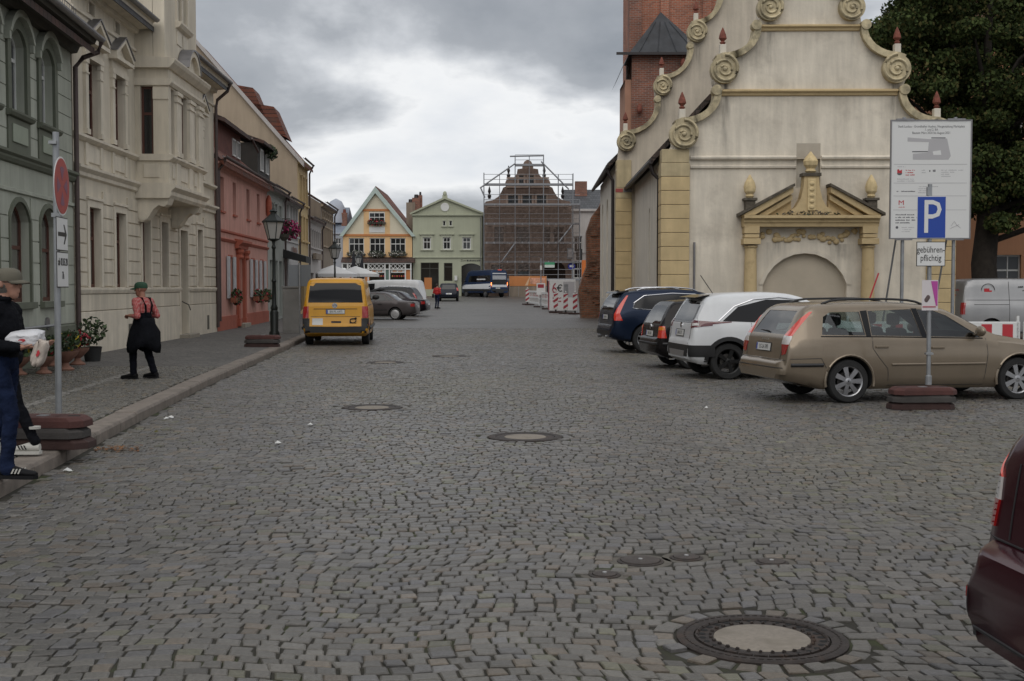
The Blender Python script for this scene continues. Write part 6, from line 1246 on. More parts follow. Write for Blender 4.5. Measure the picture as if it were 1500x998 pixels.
# ---- yellow delivery van
VAN = dict(W=1.92, wb=3.0, r=.335, rim=.66, spokes='cap', rimmat=M('steel_wheel', (.10, .10, .105), .5, .5), top=[(-1.0, .55), (-.985, .60), (-.955, .66), (-.94, 1.1), (-.90, 1.25), (-.80, 1.80), (-.72, 1.90), (-.5, 1.945), (.5, 1.96), (2.2, 1.93), (2.6, 1.84), (3.3, 1.20), (3.5, 1.12), (3.8, .95), (3.88, .7), (3.9, .5)],
         belt=[(-1.0, .52), (-.93, 1.05), (-.8, 1.18), (3.2, 1.12), (3.8, .85), (3.9, .45)], plan=[(-1.0, .90), (-.97, .94), (-.88, .97), (-.6, 1), (2.8, 1), (3.4, .96), (3.75, .86), (3.86, .75), (3.9, .6)], bot=[(-1.0, .36), (-.6, .26), (3.4, .22), (3.9, .34)], tum=.17)
c = Car('delivery_van', 'yellow delivery van with post horn emblem parked at the left kerb', 'van', (-5.14, 35.95), R(94.5), VAN, paint('yellow', (.58, .275, .004), 0, .4), 'parked vans')
c.patch('pane', mm_gblk, 'rear', [(-.78, 1.24), (.78, 1.24)], [(-.72, 1.80), (.72, 1.80)], .004, 1, 10, 5); c.plate(.0, .98, 'BN-PL 6475', .52)
for s in (1, -1):
    c.patch('tail_light', mm_red, 'rear', [(s * .76, .80), (s * .90, .80)], [(s * .76, 1.13), (s * .895, 1.13)], .012, 1, 4, 3); c.patch('tail_light_side', mm_red, 'corner', [(-.03, .80), (.08, .80)], [(-.02, 1.13), (.07, 1.13)], .012, s, 4, 3); c.patch('corner_bumper', mm_blk, 'rear', [(s * .74, .50), (s * .90, .50)], [(s * .74, .79), (s * .90, .79)], .012, 1, 4, 3); c.patch('corner_bumper', mm_blk, 'corner', [(-.04, .5), (.10, .5)], [(-.04, .79), (.10, .79)], .012, s, 4, 3)
    c.patch('pane', mm_gblk, 'side', [(2.0, 1.25), (3.0, 1.23)], [(2.0, 1.75), (2.5, 1.74), (3.0, 1.3)], .004, s); c.seam('door_rail', 'side', [(-.7, 1.16), (1.9, 1.16)], s, .02, mm_blk); c.mirror(2.9, 1.3, s, mm_blk); c.seam('side_band', 'side', [(-.6, .5), (3.2, .5)], s, .1, mm_blk); c.patch('side_reflector', mm_redb, 'side', [(-.75, .6), (-.6, .6)], [(-.75, .66), (-.6, .66)], .01, s, 2, 1)
c.patch('bumper', mm_blk, 'rear', [(-.86, .38), (.86, .38)], [(-.86, .55), (.86, .55)], .03, 1, 12, 3); c.seam('tailgate_crease', 'rear', [(-.62, 1.06), (.62, 1.06)], 1, .015); c.seam('tailgate_gap', 'rear', [(-.7, .84), (.7, .84)], 1, .008)
c.patch('handle_recess', mm_blk, 'rear', [(-.16, .655), (.12, .655)], [(-.16, .71), (.12, .71)], .006, 1, 6, 2); c.patch('white_sticker', mm_plate, 'rear', [(.36, .60), (.66, .60)], [(.36, .79), (.66, .79)], .006, 1, 3, 2)
p, q = c.on('rear', .02, 1.155); MB().lathe([(.075, -.012), (.075, .01)], (p.x - .004, .02, 1.155), 20, 'x').build('round_emblem', mm_chrome, c.t)
text('emblem_letter', 'VW', .085, mm_blk, c.t, (p.x - .018, .02, 1.155), (R(90), 0, -PI / 2))
ph_ = MB(); p, q = c.on('rear', -.5, .72); X = p.x - .012
ph_.tube([(X, -.5 + .085 * math.cos(a), .725 + .062 * math.sin(a)) for a in [2 * PI * k / 14 for k in range(15)]], .014, 6); ph_.tube([(X, -.42, .77), (X, -.52, .78), (X, -.60, .80)], [.012, .016, .03], 6); ph_.tube([(X, -.41, .70), (X, -.43, .655)], .014, 6); ph_.tube([(X, -.60, .65), (X, -.40, .65)], .008, 5); ph_.build('post_horn_emblem', mm_blk, c.t, smooth=60)

# ---- far cars on the left of the square
SED = dict(W=1.72, wb=2.6, r=.30, rim=.72, spokes='cap', rimmat=M('hub_cap', (.42, .42, .42), .4, .4), top=[(-1.02, .6), (-1.0, .7), (-.97, .84), (-.85, .905), (-.3, .93), (-.15, .95), (.35, 1.28), (.6, 1.36), (1.1, 1.39), (1.6, 1.33), (2.25, .96), (2.4, .93), (3.1, .82), (3.35, .66), (3.4, .5)],
         belt=[(-1.02, .55), (-.95, .80), (-.3, .89), (2.2, .88), (3.1, .76), (3.4, .45)], plan=[(-1.02, .55), (-1.0, .70), (-.94, .82), (-.8, .92), (-.5, .98), (0, 1), (2.1, 1), (2.7, .965), (3.1, .88), (3.32, .76), (3.4, .62)], bot=[(-1.02, .34), (-.6, .24), (3.1, .2), (3.4, .3)], tum=.40)
def sedan(label, loc, rz, pt, lens, name='saloon_car'):
    c = Car(name, label, 'car', loc, rz, SED, pt, 'parked cars', 48)
    for s in (1, -1):
        c.patch('pane', mm_pane, 'side', [(.42, .96), (1.0, .945)], [(.62, 1.25), (1.0, 1.30)], .005, s, 6, 3); c.patch('pane', mm_pane, 'side', [(1.08, .945), (2.1, .93)], [(1.08, 1.30), (1.5, 1.26), (2.1, .95)], .005, s, 8, 3); c.patch('pane', mm_pane, 'side', [(.08, .965), (.38, .96)], [(.30, 1.12), (.56, 1.25)], .005, s, 3, 3)
        c.patch('tail_light', lens, 'corner', [(-.1, .66), (.12, .66)], [(-.1, .80), (.12, .80)], .008, s, 4, 2); c.seam('door_gap', 'side', [(1.04, .94), (1.06, .28)], s, .01); c.handle(.75, .78, s, mm_blk); c.handle(1.65, .77, s, mm_blk); c.mirror(2.0, .96, s); c.seam('side_strip', 'side', [(.42, .5), (2.1, .5)], s, .03, mm_blk); c.seam('window_trim', 'side', [(.1, .97), (.55, 1.27), (1.1, 1.325)], s, .016, mm_chrome)
    c.patch('pane', mm_pane, 'rear', [(-.6, .98), (.6, .98)], [(-.48, 1.30), (.48, 1.30)], .004); c.plate(0, .66, 'LN-A 17'); return c
sedan('grey brown saloon car with hubcaps right of the yellow van', (-5.72, 61.4), R(174), paint('greybrown', (.085, .075, .075), .4, .35), mm_red)
sedan('black saloon with red tail light behind the grey brown saloon', (-5.6, 67.3), R(172), paint('aubergine', (.014, .010, .014), .4, .22), mm_red)
S = dict(MON); S['cabin'] = None; S['top'] = [(x, z * 1.06) for x, z in MON['top']]; S['belt'] = [(x, z * 1.04) for x, z in MON['belt']]
c = Car('black_estate_car', 'silver roofed dark estate between black saloon and white van', 'car', (-6.35, 72.0), R(172), S, paint('graphite', (.03, .03, .032), .5, .3), 'parked cars', 48)
for s in (1, -1): c.patch('pane', mm_gblk, 'side', [(-.5, 1.04), (2.1, .99)], [(-.3, 1.42), (.4, 1.45), (1.4, 1.42), (2.1, 1.02)], .005, s, 14, 4); c.patch('tail_light', mm_red, 'corner', [(-.08, .8), (.06, .8)], [(.1, 1.2), (.18, 1.2)], .01, s); c.rail(-.3, 1.4, s, .56, mm_chrome)
V2 = dict(VAN); c = Car('white_van', 'long white panel van behind the parked saloons', 'van', (-6.55, 77.5), R(172), V2, paint('vanwhite', (.62, .63, .64), 0, .3), 'parked vans', 48)
for s in (1, -1): c.patch('pane', mm_gblk, 'side', [(2.0, 1.25), (3.1, 1.22)], [(2.0, 1.72), (2.5, 1.70), (3.1, 1.26)], .005, s); c.seam('door_rail', 'side', [(-.7, 1.2), (1.9, 1.2)], s, .02, mm_blk); c.patch('tail_light', mm_red, 'corner', [(-.02, .80), (.1, .80)], [(-.02, 1.13), (.1, 1.13)], .01, s, 4, 3); c.mirror(2.9, 1.3, s, mm_blk)
S = dict(MON); S['cabin'] = None; S['top'] = [(x, z * 1.04) for x, z in MON['top'] if True]
S = dict(W=1.74, wb=2.5, r=.31, top=[(-.80, .58), (-.77, .68), (-.74, .9), (-.70, 1.0), (-.5, 1.36), (-.4, 1.46), (.3, 1.52), (.9, 1.5), (1.25, 1.42), (1.9, 1.04), (2.2, .98), (2.8, .88), (3.05, .66), (3.1, .5)], belt=[(-.80, .54), (-.70, .94), (-.2, 1.0), (1.9, .96), (2.8, .82), (3.1, .45)], plan=PLAN(-.8, 3.1), bot=[(-.8, .34), (-.4, .24), (2.8, .2), (3.1, .3)], tum=.34)
c = Car('dark_compact_car', 'dark compact car seen from behind near the sage house', 'car', (-5.35, 103.2), R(93), S, paint('ink', (.014, .016, .024), .3, .25), 'parked cars', 44)
c.patch('pane', mm_pane, 'rear', [(-.58, 1.0), (.58, 1.0)], [(-.5, 1.38), (.5, 1.38)], .004); c.plate(.0, .62, 'LN-T 9')
for s in (1, -1): c.patch('tail_light', mm_redb, 'corner', [(-.1, .88), (.08, .88)], [(-.06, 1.12), (.1, 1.12)], .01, s); c.patch('pane', mm_gblk, 'side', [(-.3, 1.03), (1.8, 1.0)], [(-.1, 1.40), (.4, 1.43), (1.2, 1.36), (1.8, 1.02)], .004, s)
# ---- blue and white transporter
S = dict(VAN); S.update(W=2.0, wb=3.665, r=.35, top=[(-1.1, .6), (-1.08, .7), (-1.05, 1.2), (-1.0, 2.45), (-.9, 2.58), (.5, 2.62), (3.0, 2.6), (3.5, 2.45), (4.1, 1.4), (4.4, 1.25), (4.7, 1.0), (4.78, .7), (4.8, .5)], belt=[(-1.1, .56), (-1.03, 1.2), (4.0, 1.18), (4.7, .9), (4.8, .45)], plan=[(-1.1, .93), (-1.05, .97), (-.6, 1), (3.8, 1), (4.4, .94), (4.75, .8), (4.8, .66)], bot=[(-1.1, .42), (4.3, .35), (4.8, .4)], tum=.06)
c = Car('transporter', 'dark blue and white high roof transporter with lit tail lights', 'van', (-1.75, 117.0), R(122), S, paint('policeblue', (.012, .028, .075), .2, .3), 'parked vans', 44)
mm_vw = M('white_foil', (.6, .61, .62), .4); mm_sil = M('silver_foil', (.5, .55, .62), .3, .3)
for s in (1, -1):
    c.patch('white_band', mm_vw, 'side', [(-1.0, .80), (4.4, .80)], [(-1.0, 1.32), (3.8, 1.2), (4.4, 1.1)], .006, s, 16, 3); c.patch('pane', mm_gblk, 'side', [(-.9, 1.5), (3.3, 1.45)], [(-.9, 2.1), (3.0, 2.05)], .006, s, 14, 3); c.patch('reflective_strip', mm_vw, 'side', [(.0, 1.66), (1.6, 1.66)], [(.0, 1.78), (1.6, 1.78)], .012, s, 4, 1)
    c.patch('tail_light', M('lit_tail_lamp', (1, .22, .05), .3, emit=4.), 'rear', [(s * .86, 1.15), (s * .96, 1.15)], [(s * .86, 1.42), (s * .96, 1.42)], .012, 1, 2, 2); c.patch('tail_light', mm_red, 'rear', [(s * .86, .95), (s * .96, .95)], [(s * .86, 1.15), (s * .96, 1.15)], .012, 1, 2, 2); c.patch('sill_cladding', mm_blk, 'side', [(-.95, .44), (4.2, .40)], [(-.95, .79), (4.2, .79)], .008, s, 16, 2); c.mirror(3.7, 1.5, s, mm_blk)
for z0, z1 in ((2.22, 2.32), (1.98, 2.06), (1.86, 1.93), (1.72, 1.8)): c.patch('reflective_strip', mm_vw, 'rear', [(-.75, z0), (.75, z0)], [(-.75, z1), (.75, z1)], .01, 1, 4, 1)
c.patch('pane', mm_gblk, 'rear', [(-.78, 1.25), (.78, 1.25)], [(-.78, 1.68), (.78, 1.68)], .008, 1, 4, 2); c.patch('white_band', mm_vw, 'rear', [(-.84, .98), (.84, .98)], [(-.84, 1.2), (.84, 1.2)], .008, 1, 4, 2); c.patch('bumper', mm_blk, 'rear', [(-.9, .44), (.9, .44)], [(-.9, .8), (.9, .8)], .02, 1, 4, 2); c.plate(.2, .88, 'BB-LP 4'); MB().box(-.98, -.9, -.3, .1, 2.55, 2.68).build('high_brake_light', mm_redb, c.t)
# ---- silver van at the right
c = Car('silver_van', 'silver grey transporter with red lettering under the tree', 'van', (14.95, 38.95), R(0), VAN, paint('silvergrey', (.34, .34, .345), .4, .4), 'parked vans', 48)
c.patch('tail_light', mm_red, 'corner', [(-.06, .83), (.09, .83)], [(-.06, 1.2), (.09, 1.2)], .012, -1, 4, 3); c.patch('tail_light', mm_red, 'corner', [(-.06, .83), (.09, .83)], [(-.06, 1.2), (.09, 1.2)], .012, 1, 4, 3)
c.seam('panel_gap', 'side', [(.55, 1.85), (.55, .45)], -1, .012); c.seam('panel_gap', 'side', [(-.78, 1.28), (3.2, 1.28)], -1, .012); c.seam('door_rail', 'side', [(-.55, 1.14), (.55, 1.14)], -1, .012)
p, q = c.on('side', -.1, 1.6, -1); e = MB(); e.lathe([(.2, -.006), (.2, .006), (.215, .006), (.215, -.006)], (-.1, p.y - .006, 1.58), 28, 'y', False); e.build('round_logo', mm_blk, c.t)
e = MB(); e.box(-.22, -.06, p.y - .012, p.y - .004, 1.52, 1.64); e.box(-.06, .02, p.y - .012, p.y - .004, 1.50, 1.58); e.build('red_logo_mark', M('logo_red', (.5, .02, .03), .5), c.t)
strokes('lettering', c.t, 1.25, 1.70, p.y - .006, [.9, .55, .95], mm_ptext, .07, 8, False); strokes('rear_lettering', c.t, .1, 1.6, -.93, [.5, .3], MATS['logo_red'], .09, 9, True, 'y'); c.plate(.3, .7, 'LN-H 88'); c.patch('pane', mm_gblk, 'side', [(2.1, 1.25), (3.1, 1.22)], [(2.1, 1.72), (2.5, 1.70), (3.1, 1.26)], .005, -1)

# ================================================================== tree
def tree(name, label, loc, seed, H, crown, n_leaf, leaf, mats, trunk_r, first):
    rg = np.random.default_rng(seed); t = thing(name, label, 'tree', loc)
    bark = M('bark', (.028, .022, .017), .95, var=.3, vs=6, bump=.8, bs=20)
    tr = MB(); tr.tube([(0, 0, -.1), (.0, 0, .25), (.03, 0, 1.2), (-.05, .05, 2.5), (.05, 0, 4.0), (.1, .1, 6.5), (0, .2, 9.5), (.1, .1, H * .8)], [trunk_r * 1.5, trunk_r * 1.1, trunk_r, trunk_r * .95, trunk_r * .85, trunk_r * .6, trunk_r * .35, .06], 14); tr.build('trunk', bark, t, smooth=60)
    cl = []
    for (cx_, cy_, cz_, rx, ry, rz_, k) in crown:
        for _ in range(k):
            p = rg.normal(size=3); p /= np.linalg.norm(p); p *= rg.uniform(.45, 1.0) ** .6; cl.append((cx_ + p[0] * rx, cy_ + p[1] * ry, cz_ + p[2] * rz_, rg.uniform(.55, 1.15)))
    for i, c_ in enumerate(cl[::max(1, len(cl) // 26)]):
        b = Vector((.05, .05, min(c_[2] - .4, first + rg.uniform(0, 5)))); e = Vector(c_[:3]); m = (b + e) / 2 + Vector((0, 0, .5)); MB().tube([b, m, e], [.13, .08, .02], 6).build('limb', bark, t, smooth=60)
    n = n_leaf; ci = rg.integers(0, len(cl), n); C = np.array(cl)[ci]
    d = rg.normal(size=(n, 3)); d /= np.linalg.norm(d, axis=1)[:, None]; r = C[:, 3] * rg.uniform(.2, 1, n) ** .5
    P = C[:, :3] + d * r[:, None] * np.array([1, 1, .62])
    a = rg.normal(size=(n, 3)); a[:, 2] -= .4; a /= np.linalg.norm(a, axis=1)[:, None]; b = np.cross(a, d + rg.normal(size=(n, 3)) * .7); b /= np.linalg.norm(b, axis=1)[:, None]
    s = (leaf * rg.uniform(.6, 1.4, n))[:, None]
    V = np.stack([P - a * s, P + b * s * .62, P + a * s, P - b * s * .62], 1).reshape(-1, 3)
    me = bpy.data.meshes.new('leaves'); me.vertices.add(4 * n); me.vertices.foreach_set('co', V.astype(np.float32).reshape(-1)); me.loops.add(4 * n); me.loops.foreach_set('vertex_index', np.arange(4 * n, dtype=np.int32)); me.polygons.add(n); me.polygons.foreach_set('loop_start', (np.arange(n) * 4).astype(np.int32)); me.update(calc_edges=True)
    for m in mats: me.materials.append(m)
    me.polygons.foreach_set('material_index', rg.choice(len(mats), n, p=[.5, .35, .15]).astype(np.int32))
    o = bpy.data.objects.new('crown', me); COL.objects.link(o); o.parent = t; return t
lm = [M('chestnut_leaf', (.060, .080, .026), .85, spec=.12, var=.3, vs=2), M('chestnut_leaf_dark', (.032, .046, .017), .85, spec=.12, var=.3, vs=2), M('chestnut_leaf_brown', (.10, .092, .034), .85, spec=.12, var=.3, vs=2)]
tree('chestnut_tree', 'big dark green tree with thick trunk right of the church', (17.05, 44, 0), 5, 17, [(.5, .5, 11, 5.2, 4.5, 4.5, 60), (3.2, -.5, 7.0, 4.2, 3.6, 2.8, 48), (0, 0, 6.2, 2.4, 2.6, 2.1, 26), (-2.6, 0, 10.2, 2.0, 2.2, 1.8, 16), (4.5, 0, 10.5, 4.5, 4, 4, 42), (-1.8, .2, 12.8, 2.6, 2.4, 2.4, 18), (.8, -.6, 4.6, 2.2, 1.6, .8, 8), (5.5, -.5, 5.2, 3.2, 2.5, 1.8, 26), (3.5, 1.5, 8.5, 5, 3, 4, 50), (6.5, 0, 8.0, 3.5, 3, 3, 30), (1.5, 2.0, 9, 4, 2.5, 4.5, 40)], 220000, .075, lm, .46, 3.2)

# ================================================================== signs and street furniture
mm_gal = M('galvanised_pole', (.30, .31, .32), .45, .6, var=.15, vs=6); mm_white = M('sign_white', (.66, .66, .65), .45); mm_sblue = M('sign_blue', (.012, .055, .33), .45); mm_sblack = M('sign_black', (.012, .012, .012), .5); mm_sred = M('sign_red', (.36, .055, .045), .55, var=.12, vs=5)
mm_rub = M('rubber_red', (.072, .027, .023), .85, var=.25, vs=5, bump=.3, bs=40); mm_rub2 = M('rubber_grey', (.05, .045, .042), .9, var=.2, vs=5, bump=.3, bs=40); mm_rub3 = M('rubber_darkred', (.045, .023, .020), .9, var=.25, vs=5, bump=.3, bs=40)
def base_plate(label, loc, rz, mat, w=.90, d=.42, h=.10):
    t = thing('base_plate', label, 'base plate', loc, rz, 'rubber sign base plates'); m = MB(); e = .07
    lo_ = [(-w/2, -d/2 + .1), (-w/2 + .1, -d/2), (w/2 - .1, -d/2), (w/2, -d/2 + .1), (w/2, d/2 - .1), (w/2 - .1, d/2), (-w/2 + .1, d/2), (-w/2, d/2 - .1)]
    n = 8; m.add([(x, y, 0) for x, y in lo_] + [(x * .99, y * .99, h * .62) for x, y in lo_] + [(x * .86, y * .93, h) for x, y in lo_], [tuple(range(7, -1, -1)), tuple(range(16, 24))] + [(k*8 + i, k*8 + (i+1) % 8, (k+1)*8 + (i+1) % 8, (k+1)*8 + i) for k in range(2) for i in range(8)])
    m.build('slab', mat, t, bevel=.004)
    for s in (-1, 1): MB().box(s * w * .34 - .055, s * w * .34 + .055, -.025, .025, h - .004, h + .004).build('grip_hole', mm_sblack, t)
    MB().box(-.05, .05, -.05, .05, h - .005, h + .006).build('post_socket', mm_gal, t); MB().box(w * .40, w * .47, -d * .3, d * .3, h * .58, h * .66).build('end_stripe', mm_white if mat is not mm_rub2 else mm_gal, t); return t
def stack(loc, rz, what, z=0):
    for i, (mt, nm) in enumerate(((mm_rub3, 'dark red rubber base plate lying on the ground'), (mm_rub2, 'grey rubber base plate in the middle of the stack'), (mm_rub, 'red brown rubber base plate on top of the stack'))):
        base_plate(nm + ' ' + what, (loc[0] + random.uniform(-.025, .025), loc[1] + random.uniform(-.02, .02), z + i * .103), rz + random.uniform(-.04, .04), mt)
stack((5.72, 16.95), R(3), 'under the parking sign'); stack((-4.56, 11.85), R(-2), 'under the no stopping sign', PZ + .006); stack((-6.5, 31.8), R(0), 'by the near street lamp', PZ)
# parking sign
ps = thing('parking_sign', 'blue parking sign on a grey pole before the beige estate', 'sign', (5.80, 16.95, .335), R(-3))
MB().tube([(0, 0, 0), (-.02, 0, 2.78)], .03, 12).build('pole', mm_gal, ps, smooth=40)
MB().lathe([(.045, 0), (.045, .12), (.036, .13)], (0, 0, 0), 12).build('pole_foot', mm_gal, ps)
p = MB().box(-.205, .19, -.05, -.045, 2.03, 2.61).build('parking_plate', mm_white, ps, bevel=.02); MB().box(-.197, .182, -.054, -.0502, 2.038, 2.602).build('blue_face', mm_sblue, p)
text('letter_p', 'P', .66, mm_white, p, (-.005, -.056, 2.305), FRONT, sx=.82)
p = MB().box(-.205, .19, -.05, -.045, 1.645, 1.985).build('supplementary_plate', mm_sblack, ps); MB().box(-.195, .18, -.052, -.0502, 1.655, 1.975).build('white_face', mm_white, p); text('lettering', 'gebühren-\npflichtig', .125, mm_sblack, p, (-.008, -.054, 1.815), FRONT, space=.92, sx=.74)
p = MB().box(-.12, .10, -.048, -.042, 1.035, 1.455).build('poster', M('poster_paper', (.6, .56, .57), .6), ps); q = MB(); q.prism([(.0, 1.44), (.092, 1.44), (.092, 1.10), (.07, 1.10)], -.052, -.0485); q.build('magenta_print', M('print_magenta', (.42, .06, .3), .6), p)
for k in range(3): MB().ball((-.06 + k * .012, -.05, 1.18 + k * .018), .028, 8, 6, (1, .15, 1.2)).build('picture_print', M('print_dark', (.10, .07, .07), .6), p)
MB().box(-.11, .07, -.052, -.0485, 1.075, 1.095).build('print_line', M('print_pink', (.4, .12, .15), .6), p)
for z in (2.2, 2.5, 1.74, 1.9, .42): MB().box(-.05, .05, -.045, .04, z, z + .03).build('clamp', mm_gal, ps)
MB().box(-.06, .0, -.03, .03, 2.62, 2.74).build('pole_cap', mm_gal, ps)
# no stopping sign on the left, facing the road
ns = thing('no_stopping_sign', 'round red no stopping sign with arrow and date plates', 'sign', (-4.40, 11.8, .47), R(96))
MB().tube([(0, 0, 0), (.06, 0, 2.72)], .032, 12).build('pole', mm_gal, ns, smooth=40)
d = MB().lathe([(.285, -.05), (.285, -.046)], (.055, 0, 2.2), 36, 'y').build('round_plate', mm_white, ns); MB().lathe([(.268, -.054), (.268, -.0502)], (.055, 0, 2.2), 36, 'y').build('red_face', mm_sred, d)
mm_fb = M('faded_blue', (.20, .08, .125), .6, var=.1, vs=8)
for a in (0, PI / 2, PI, 3 * PI / 2):
    q = [(.055 + .19 * math.cos(a + e), 2.2 + .19 * math.sin(a + e)) for e in (-.42, -.2, 0, .2, .42)] + [(.055 + .05 * math.cos(a), 2.2 + .05 * math.sin(a))]; MB().prism(q, -.0555, -.0545).build('blue_segment', mm_fb, d)
p = MB().box(-.17, .25, -.05, -.045, 1.575, 1.9).build('arrow_plate', mm_sblack, ns); MB().box(-.16, .24, -.052, -.0502, 1.585, 1.89).build('white_face', mm_white, p); q = MB(); q.box(-.12, .14, -.054, -.0525, 1.715, 1.755); q.prism([(.08, 1.64), (.115, 1.64), (.2, 1.735), (.115, 1.83), (.08, 1.83), (.15, 1.735)], -.054, -.0525); q.build('arrow', mm_sblack, p)
p = MB().box(-.17, .25, -.05, -.045, 1.22, 1.565).build('date_plate', mm_sblack, ns); MB().box(-.16, .24, -.052, -.0502, 1.23, 1.555).build('white_face', mm_white, p); text('lettering', 'ab 02.03.20\n7h', .105, mm_sblack, p, (.04, -.054, 1.40), FRONT, sx=.72, space=1.25)
MB().box(-.02, .12, -.02, .05, 2.6, 2.63).build('clamp', mm_gal, ns); MB().box(.0, .1, -.045, .04, 1.9, 1.94).build('clamp', mm_gal, ns)
# construction information board
ib = thing('information_board', 'large white construction information board on two posts', 'board', (9.58, 31, 0), R(-1))
bw, z0, z1 = 1.98, 2.93, 5.87
bd = MB().box(0, bw, -.03, .01, z0, z1).build('panel', mm_white, ib); f = MB(); f.box(-.03, 0, -.045, .02, z0 - .03, z1 + .03); f.box(bw, bw + .03, -.045, .02, z0 - .03, z1 + .03); f.box(0, bw, -.045, .02, z1, z1 + .03); f.box(0, bw, -.045, .02, z0 - .03, z0); f.build('frame', mm_zinc, ib)
for x in (.33, 1.62): MB().tube([(x, .06, 0), (x, .06, z1 + .1)], .045, 10).build('post', mm_gal, ib, smooth=40); MB().tube([(x - .2, 1.4, 0), (x - .08, .1, z0 + .5)], .025, 8).build('brace', mm_gal, ib)
for x in (.33, 1.62):
    for z in (z0 - .06, z1 + .0): MB().box(x - .22, x + .22, -.05, .0, z, z + .06).build('clamp_bar', mm_zinc, ib)
mm_ink = M('ink_grey', (.10, .10, .11), .6); mm_inkl = M('ink_light', (.42, .41, .42), .6); mm_inkr = M('ink_red', (.45, .03, .04), .6)
def bx(u, v): return (u * bw, z0 + (1 - v) * (z1 - z0))
text('title_print', 'Stadt Luckau - Grundhafter Ausbau, Neugestaltung Marktplatz\n1. und 2. BA\nBauzeit: März 2020 bis August 2021', .085, mm_ink, bd, (bw / 2, -.032, bx(0, .075)[1]), FRONT, sx=.78, space=.95)
for v in (.37, .53, .64, .76): MB().box(.06, bw - .08, -.033, -.0305, bx(0, v)[1] - .006, bx(0, v)[1] + .006).build('ruled_line', mm_inkl, bd)
q = [bx(u, v) for u, v in ((.2, .14), (.47, .155), (.70, .15), (.75, .3), (.72, .33), (.27, .33), (.27, .28), (.46, .27), (.47, .18), (.2, .175))]; pl = MB().prism(q, -.033, -.0305).build('site_plan', mm_inkl, bd); q = [bx(u, v) for u, v in ((.52, .26), (.62, .25), (.63, .29), (.53, .29))]; MB().prism(q, -.034, -.0335).build('plan_building', mm_white, pl)
for (v, h) in ((.145, 1), (.262, 2)): MB().box(bw * (.5 if h == 1 else .26), bw * (.68 if h == 1 else .46), -.034, -.0335, bx(0, v)[1] - .012, bx(0, v)[1] + .012).build('plan_hatch', mm_ink, pl)
x, z = bx(.105, .435); e = MB(); e.prism([(x - .06, z + .06), (x - .02, z + .07), (x, z + .03), (x + .06, z + .06), (x + .06, z - .03), (x - .06, z - .03)], -.033, -.0305); e.build('crest_print', mm_inkr, bd); MB().prism([(x + .065 * math.cos(PI + PI * k / 8), z - .032 + .05 * math.sin(PI + PI * k / 8)) for k in range(9)], -.033, -.0305).build('crest_base', mm_ink, bd)
strokes('address_print', bd, .36, bx(0, .42)[1], -.031, [.22, .2, .22], mm_inkr, .035, 1); strokes('heading_print', bd, .13, bx(0, .39)[1], -.031, [.22], mm_inkl, .03, 2)
strokes('client_print', bd, .95, bx(0, .425)[1], -.031, [.16], mm_ink, .07, 3); strokes('client_mark', bd, .76, bx(0, .42)[1], -.031, [.09, .09], mm_inkl, .035, 4); strokes('address_print', bd, 1.25, bx(0, .42)[1], -.031, [.55, .32, .2, .24], mm_inkl, .03, 5); strokes('phone_print', bd, .15, bx(0, .495)[1], -.031, [.42, .42], mm_inkl, .03, 6)
strokes('planner_print', bd, .14, bx(0, .60)[1], -.031, [.46], mm_ink, .04, 7); strokes('planner_address', bd, .68, bx(0, .56)[1], -.031, [.5, .2, .22, .18], mm_inkl, .03, 8)
text('builder_mark', 'M', .17, mm_inkr, bd, (.26, -.032, bx(0, .70)[1]), FRONT, sx=1.2); strokes('builder_print', bd, .26, bx(0, .735)[1], -.031, [.17], mm_inkr, .03, 9, False)
strokes('funding_print', bd, .12, bx(0, .80)[1], -.031, [.45, .55, .5, .35], mm_ink, .04, 10); MB().ball((.16, -.032, bx(0, .91)[1]), .035, 8, 6, (1, .1, 1)).build('eagle_print', mm_ink, bd); strokes('ministry_print', bd, .28, bx(0, .91)[1], -.031, [.3, .24, .2], mm_inkl, .03, 11)
e = MB(); e.tube([(1.52, -.033, z0 + .30), (1.60, -.033, z0 + .42), (1.66, -.033, z0 + .33), (1.76, -.033, z0 + .25)], .006, 4); e.tube([(1.50, -.033, z0 + .24), (1.72, -.033, z0 + .34)], .006, 4); e.build('line_drawing', mm_inkl, bd)
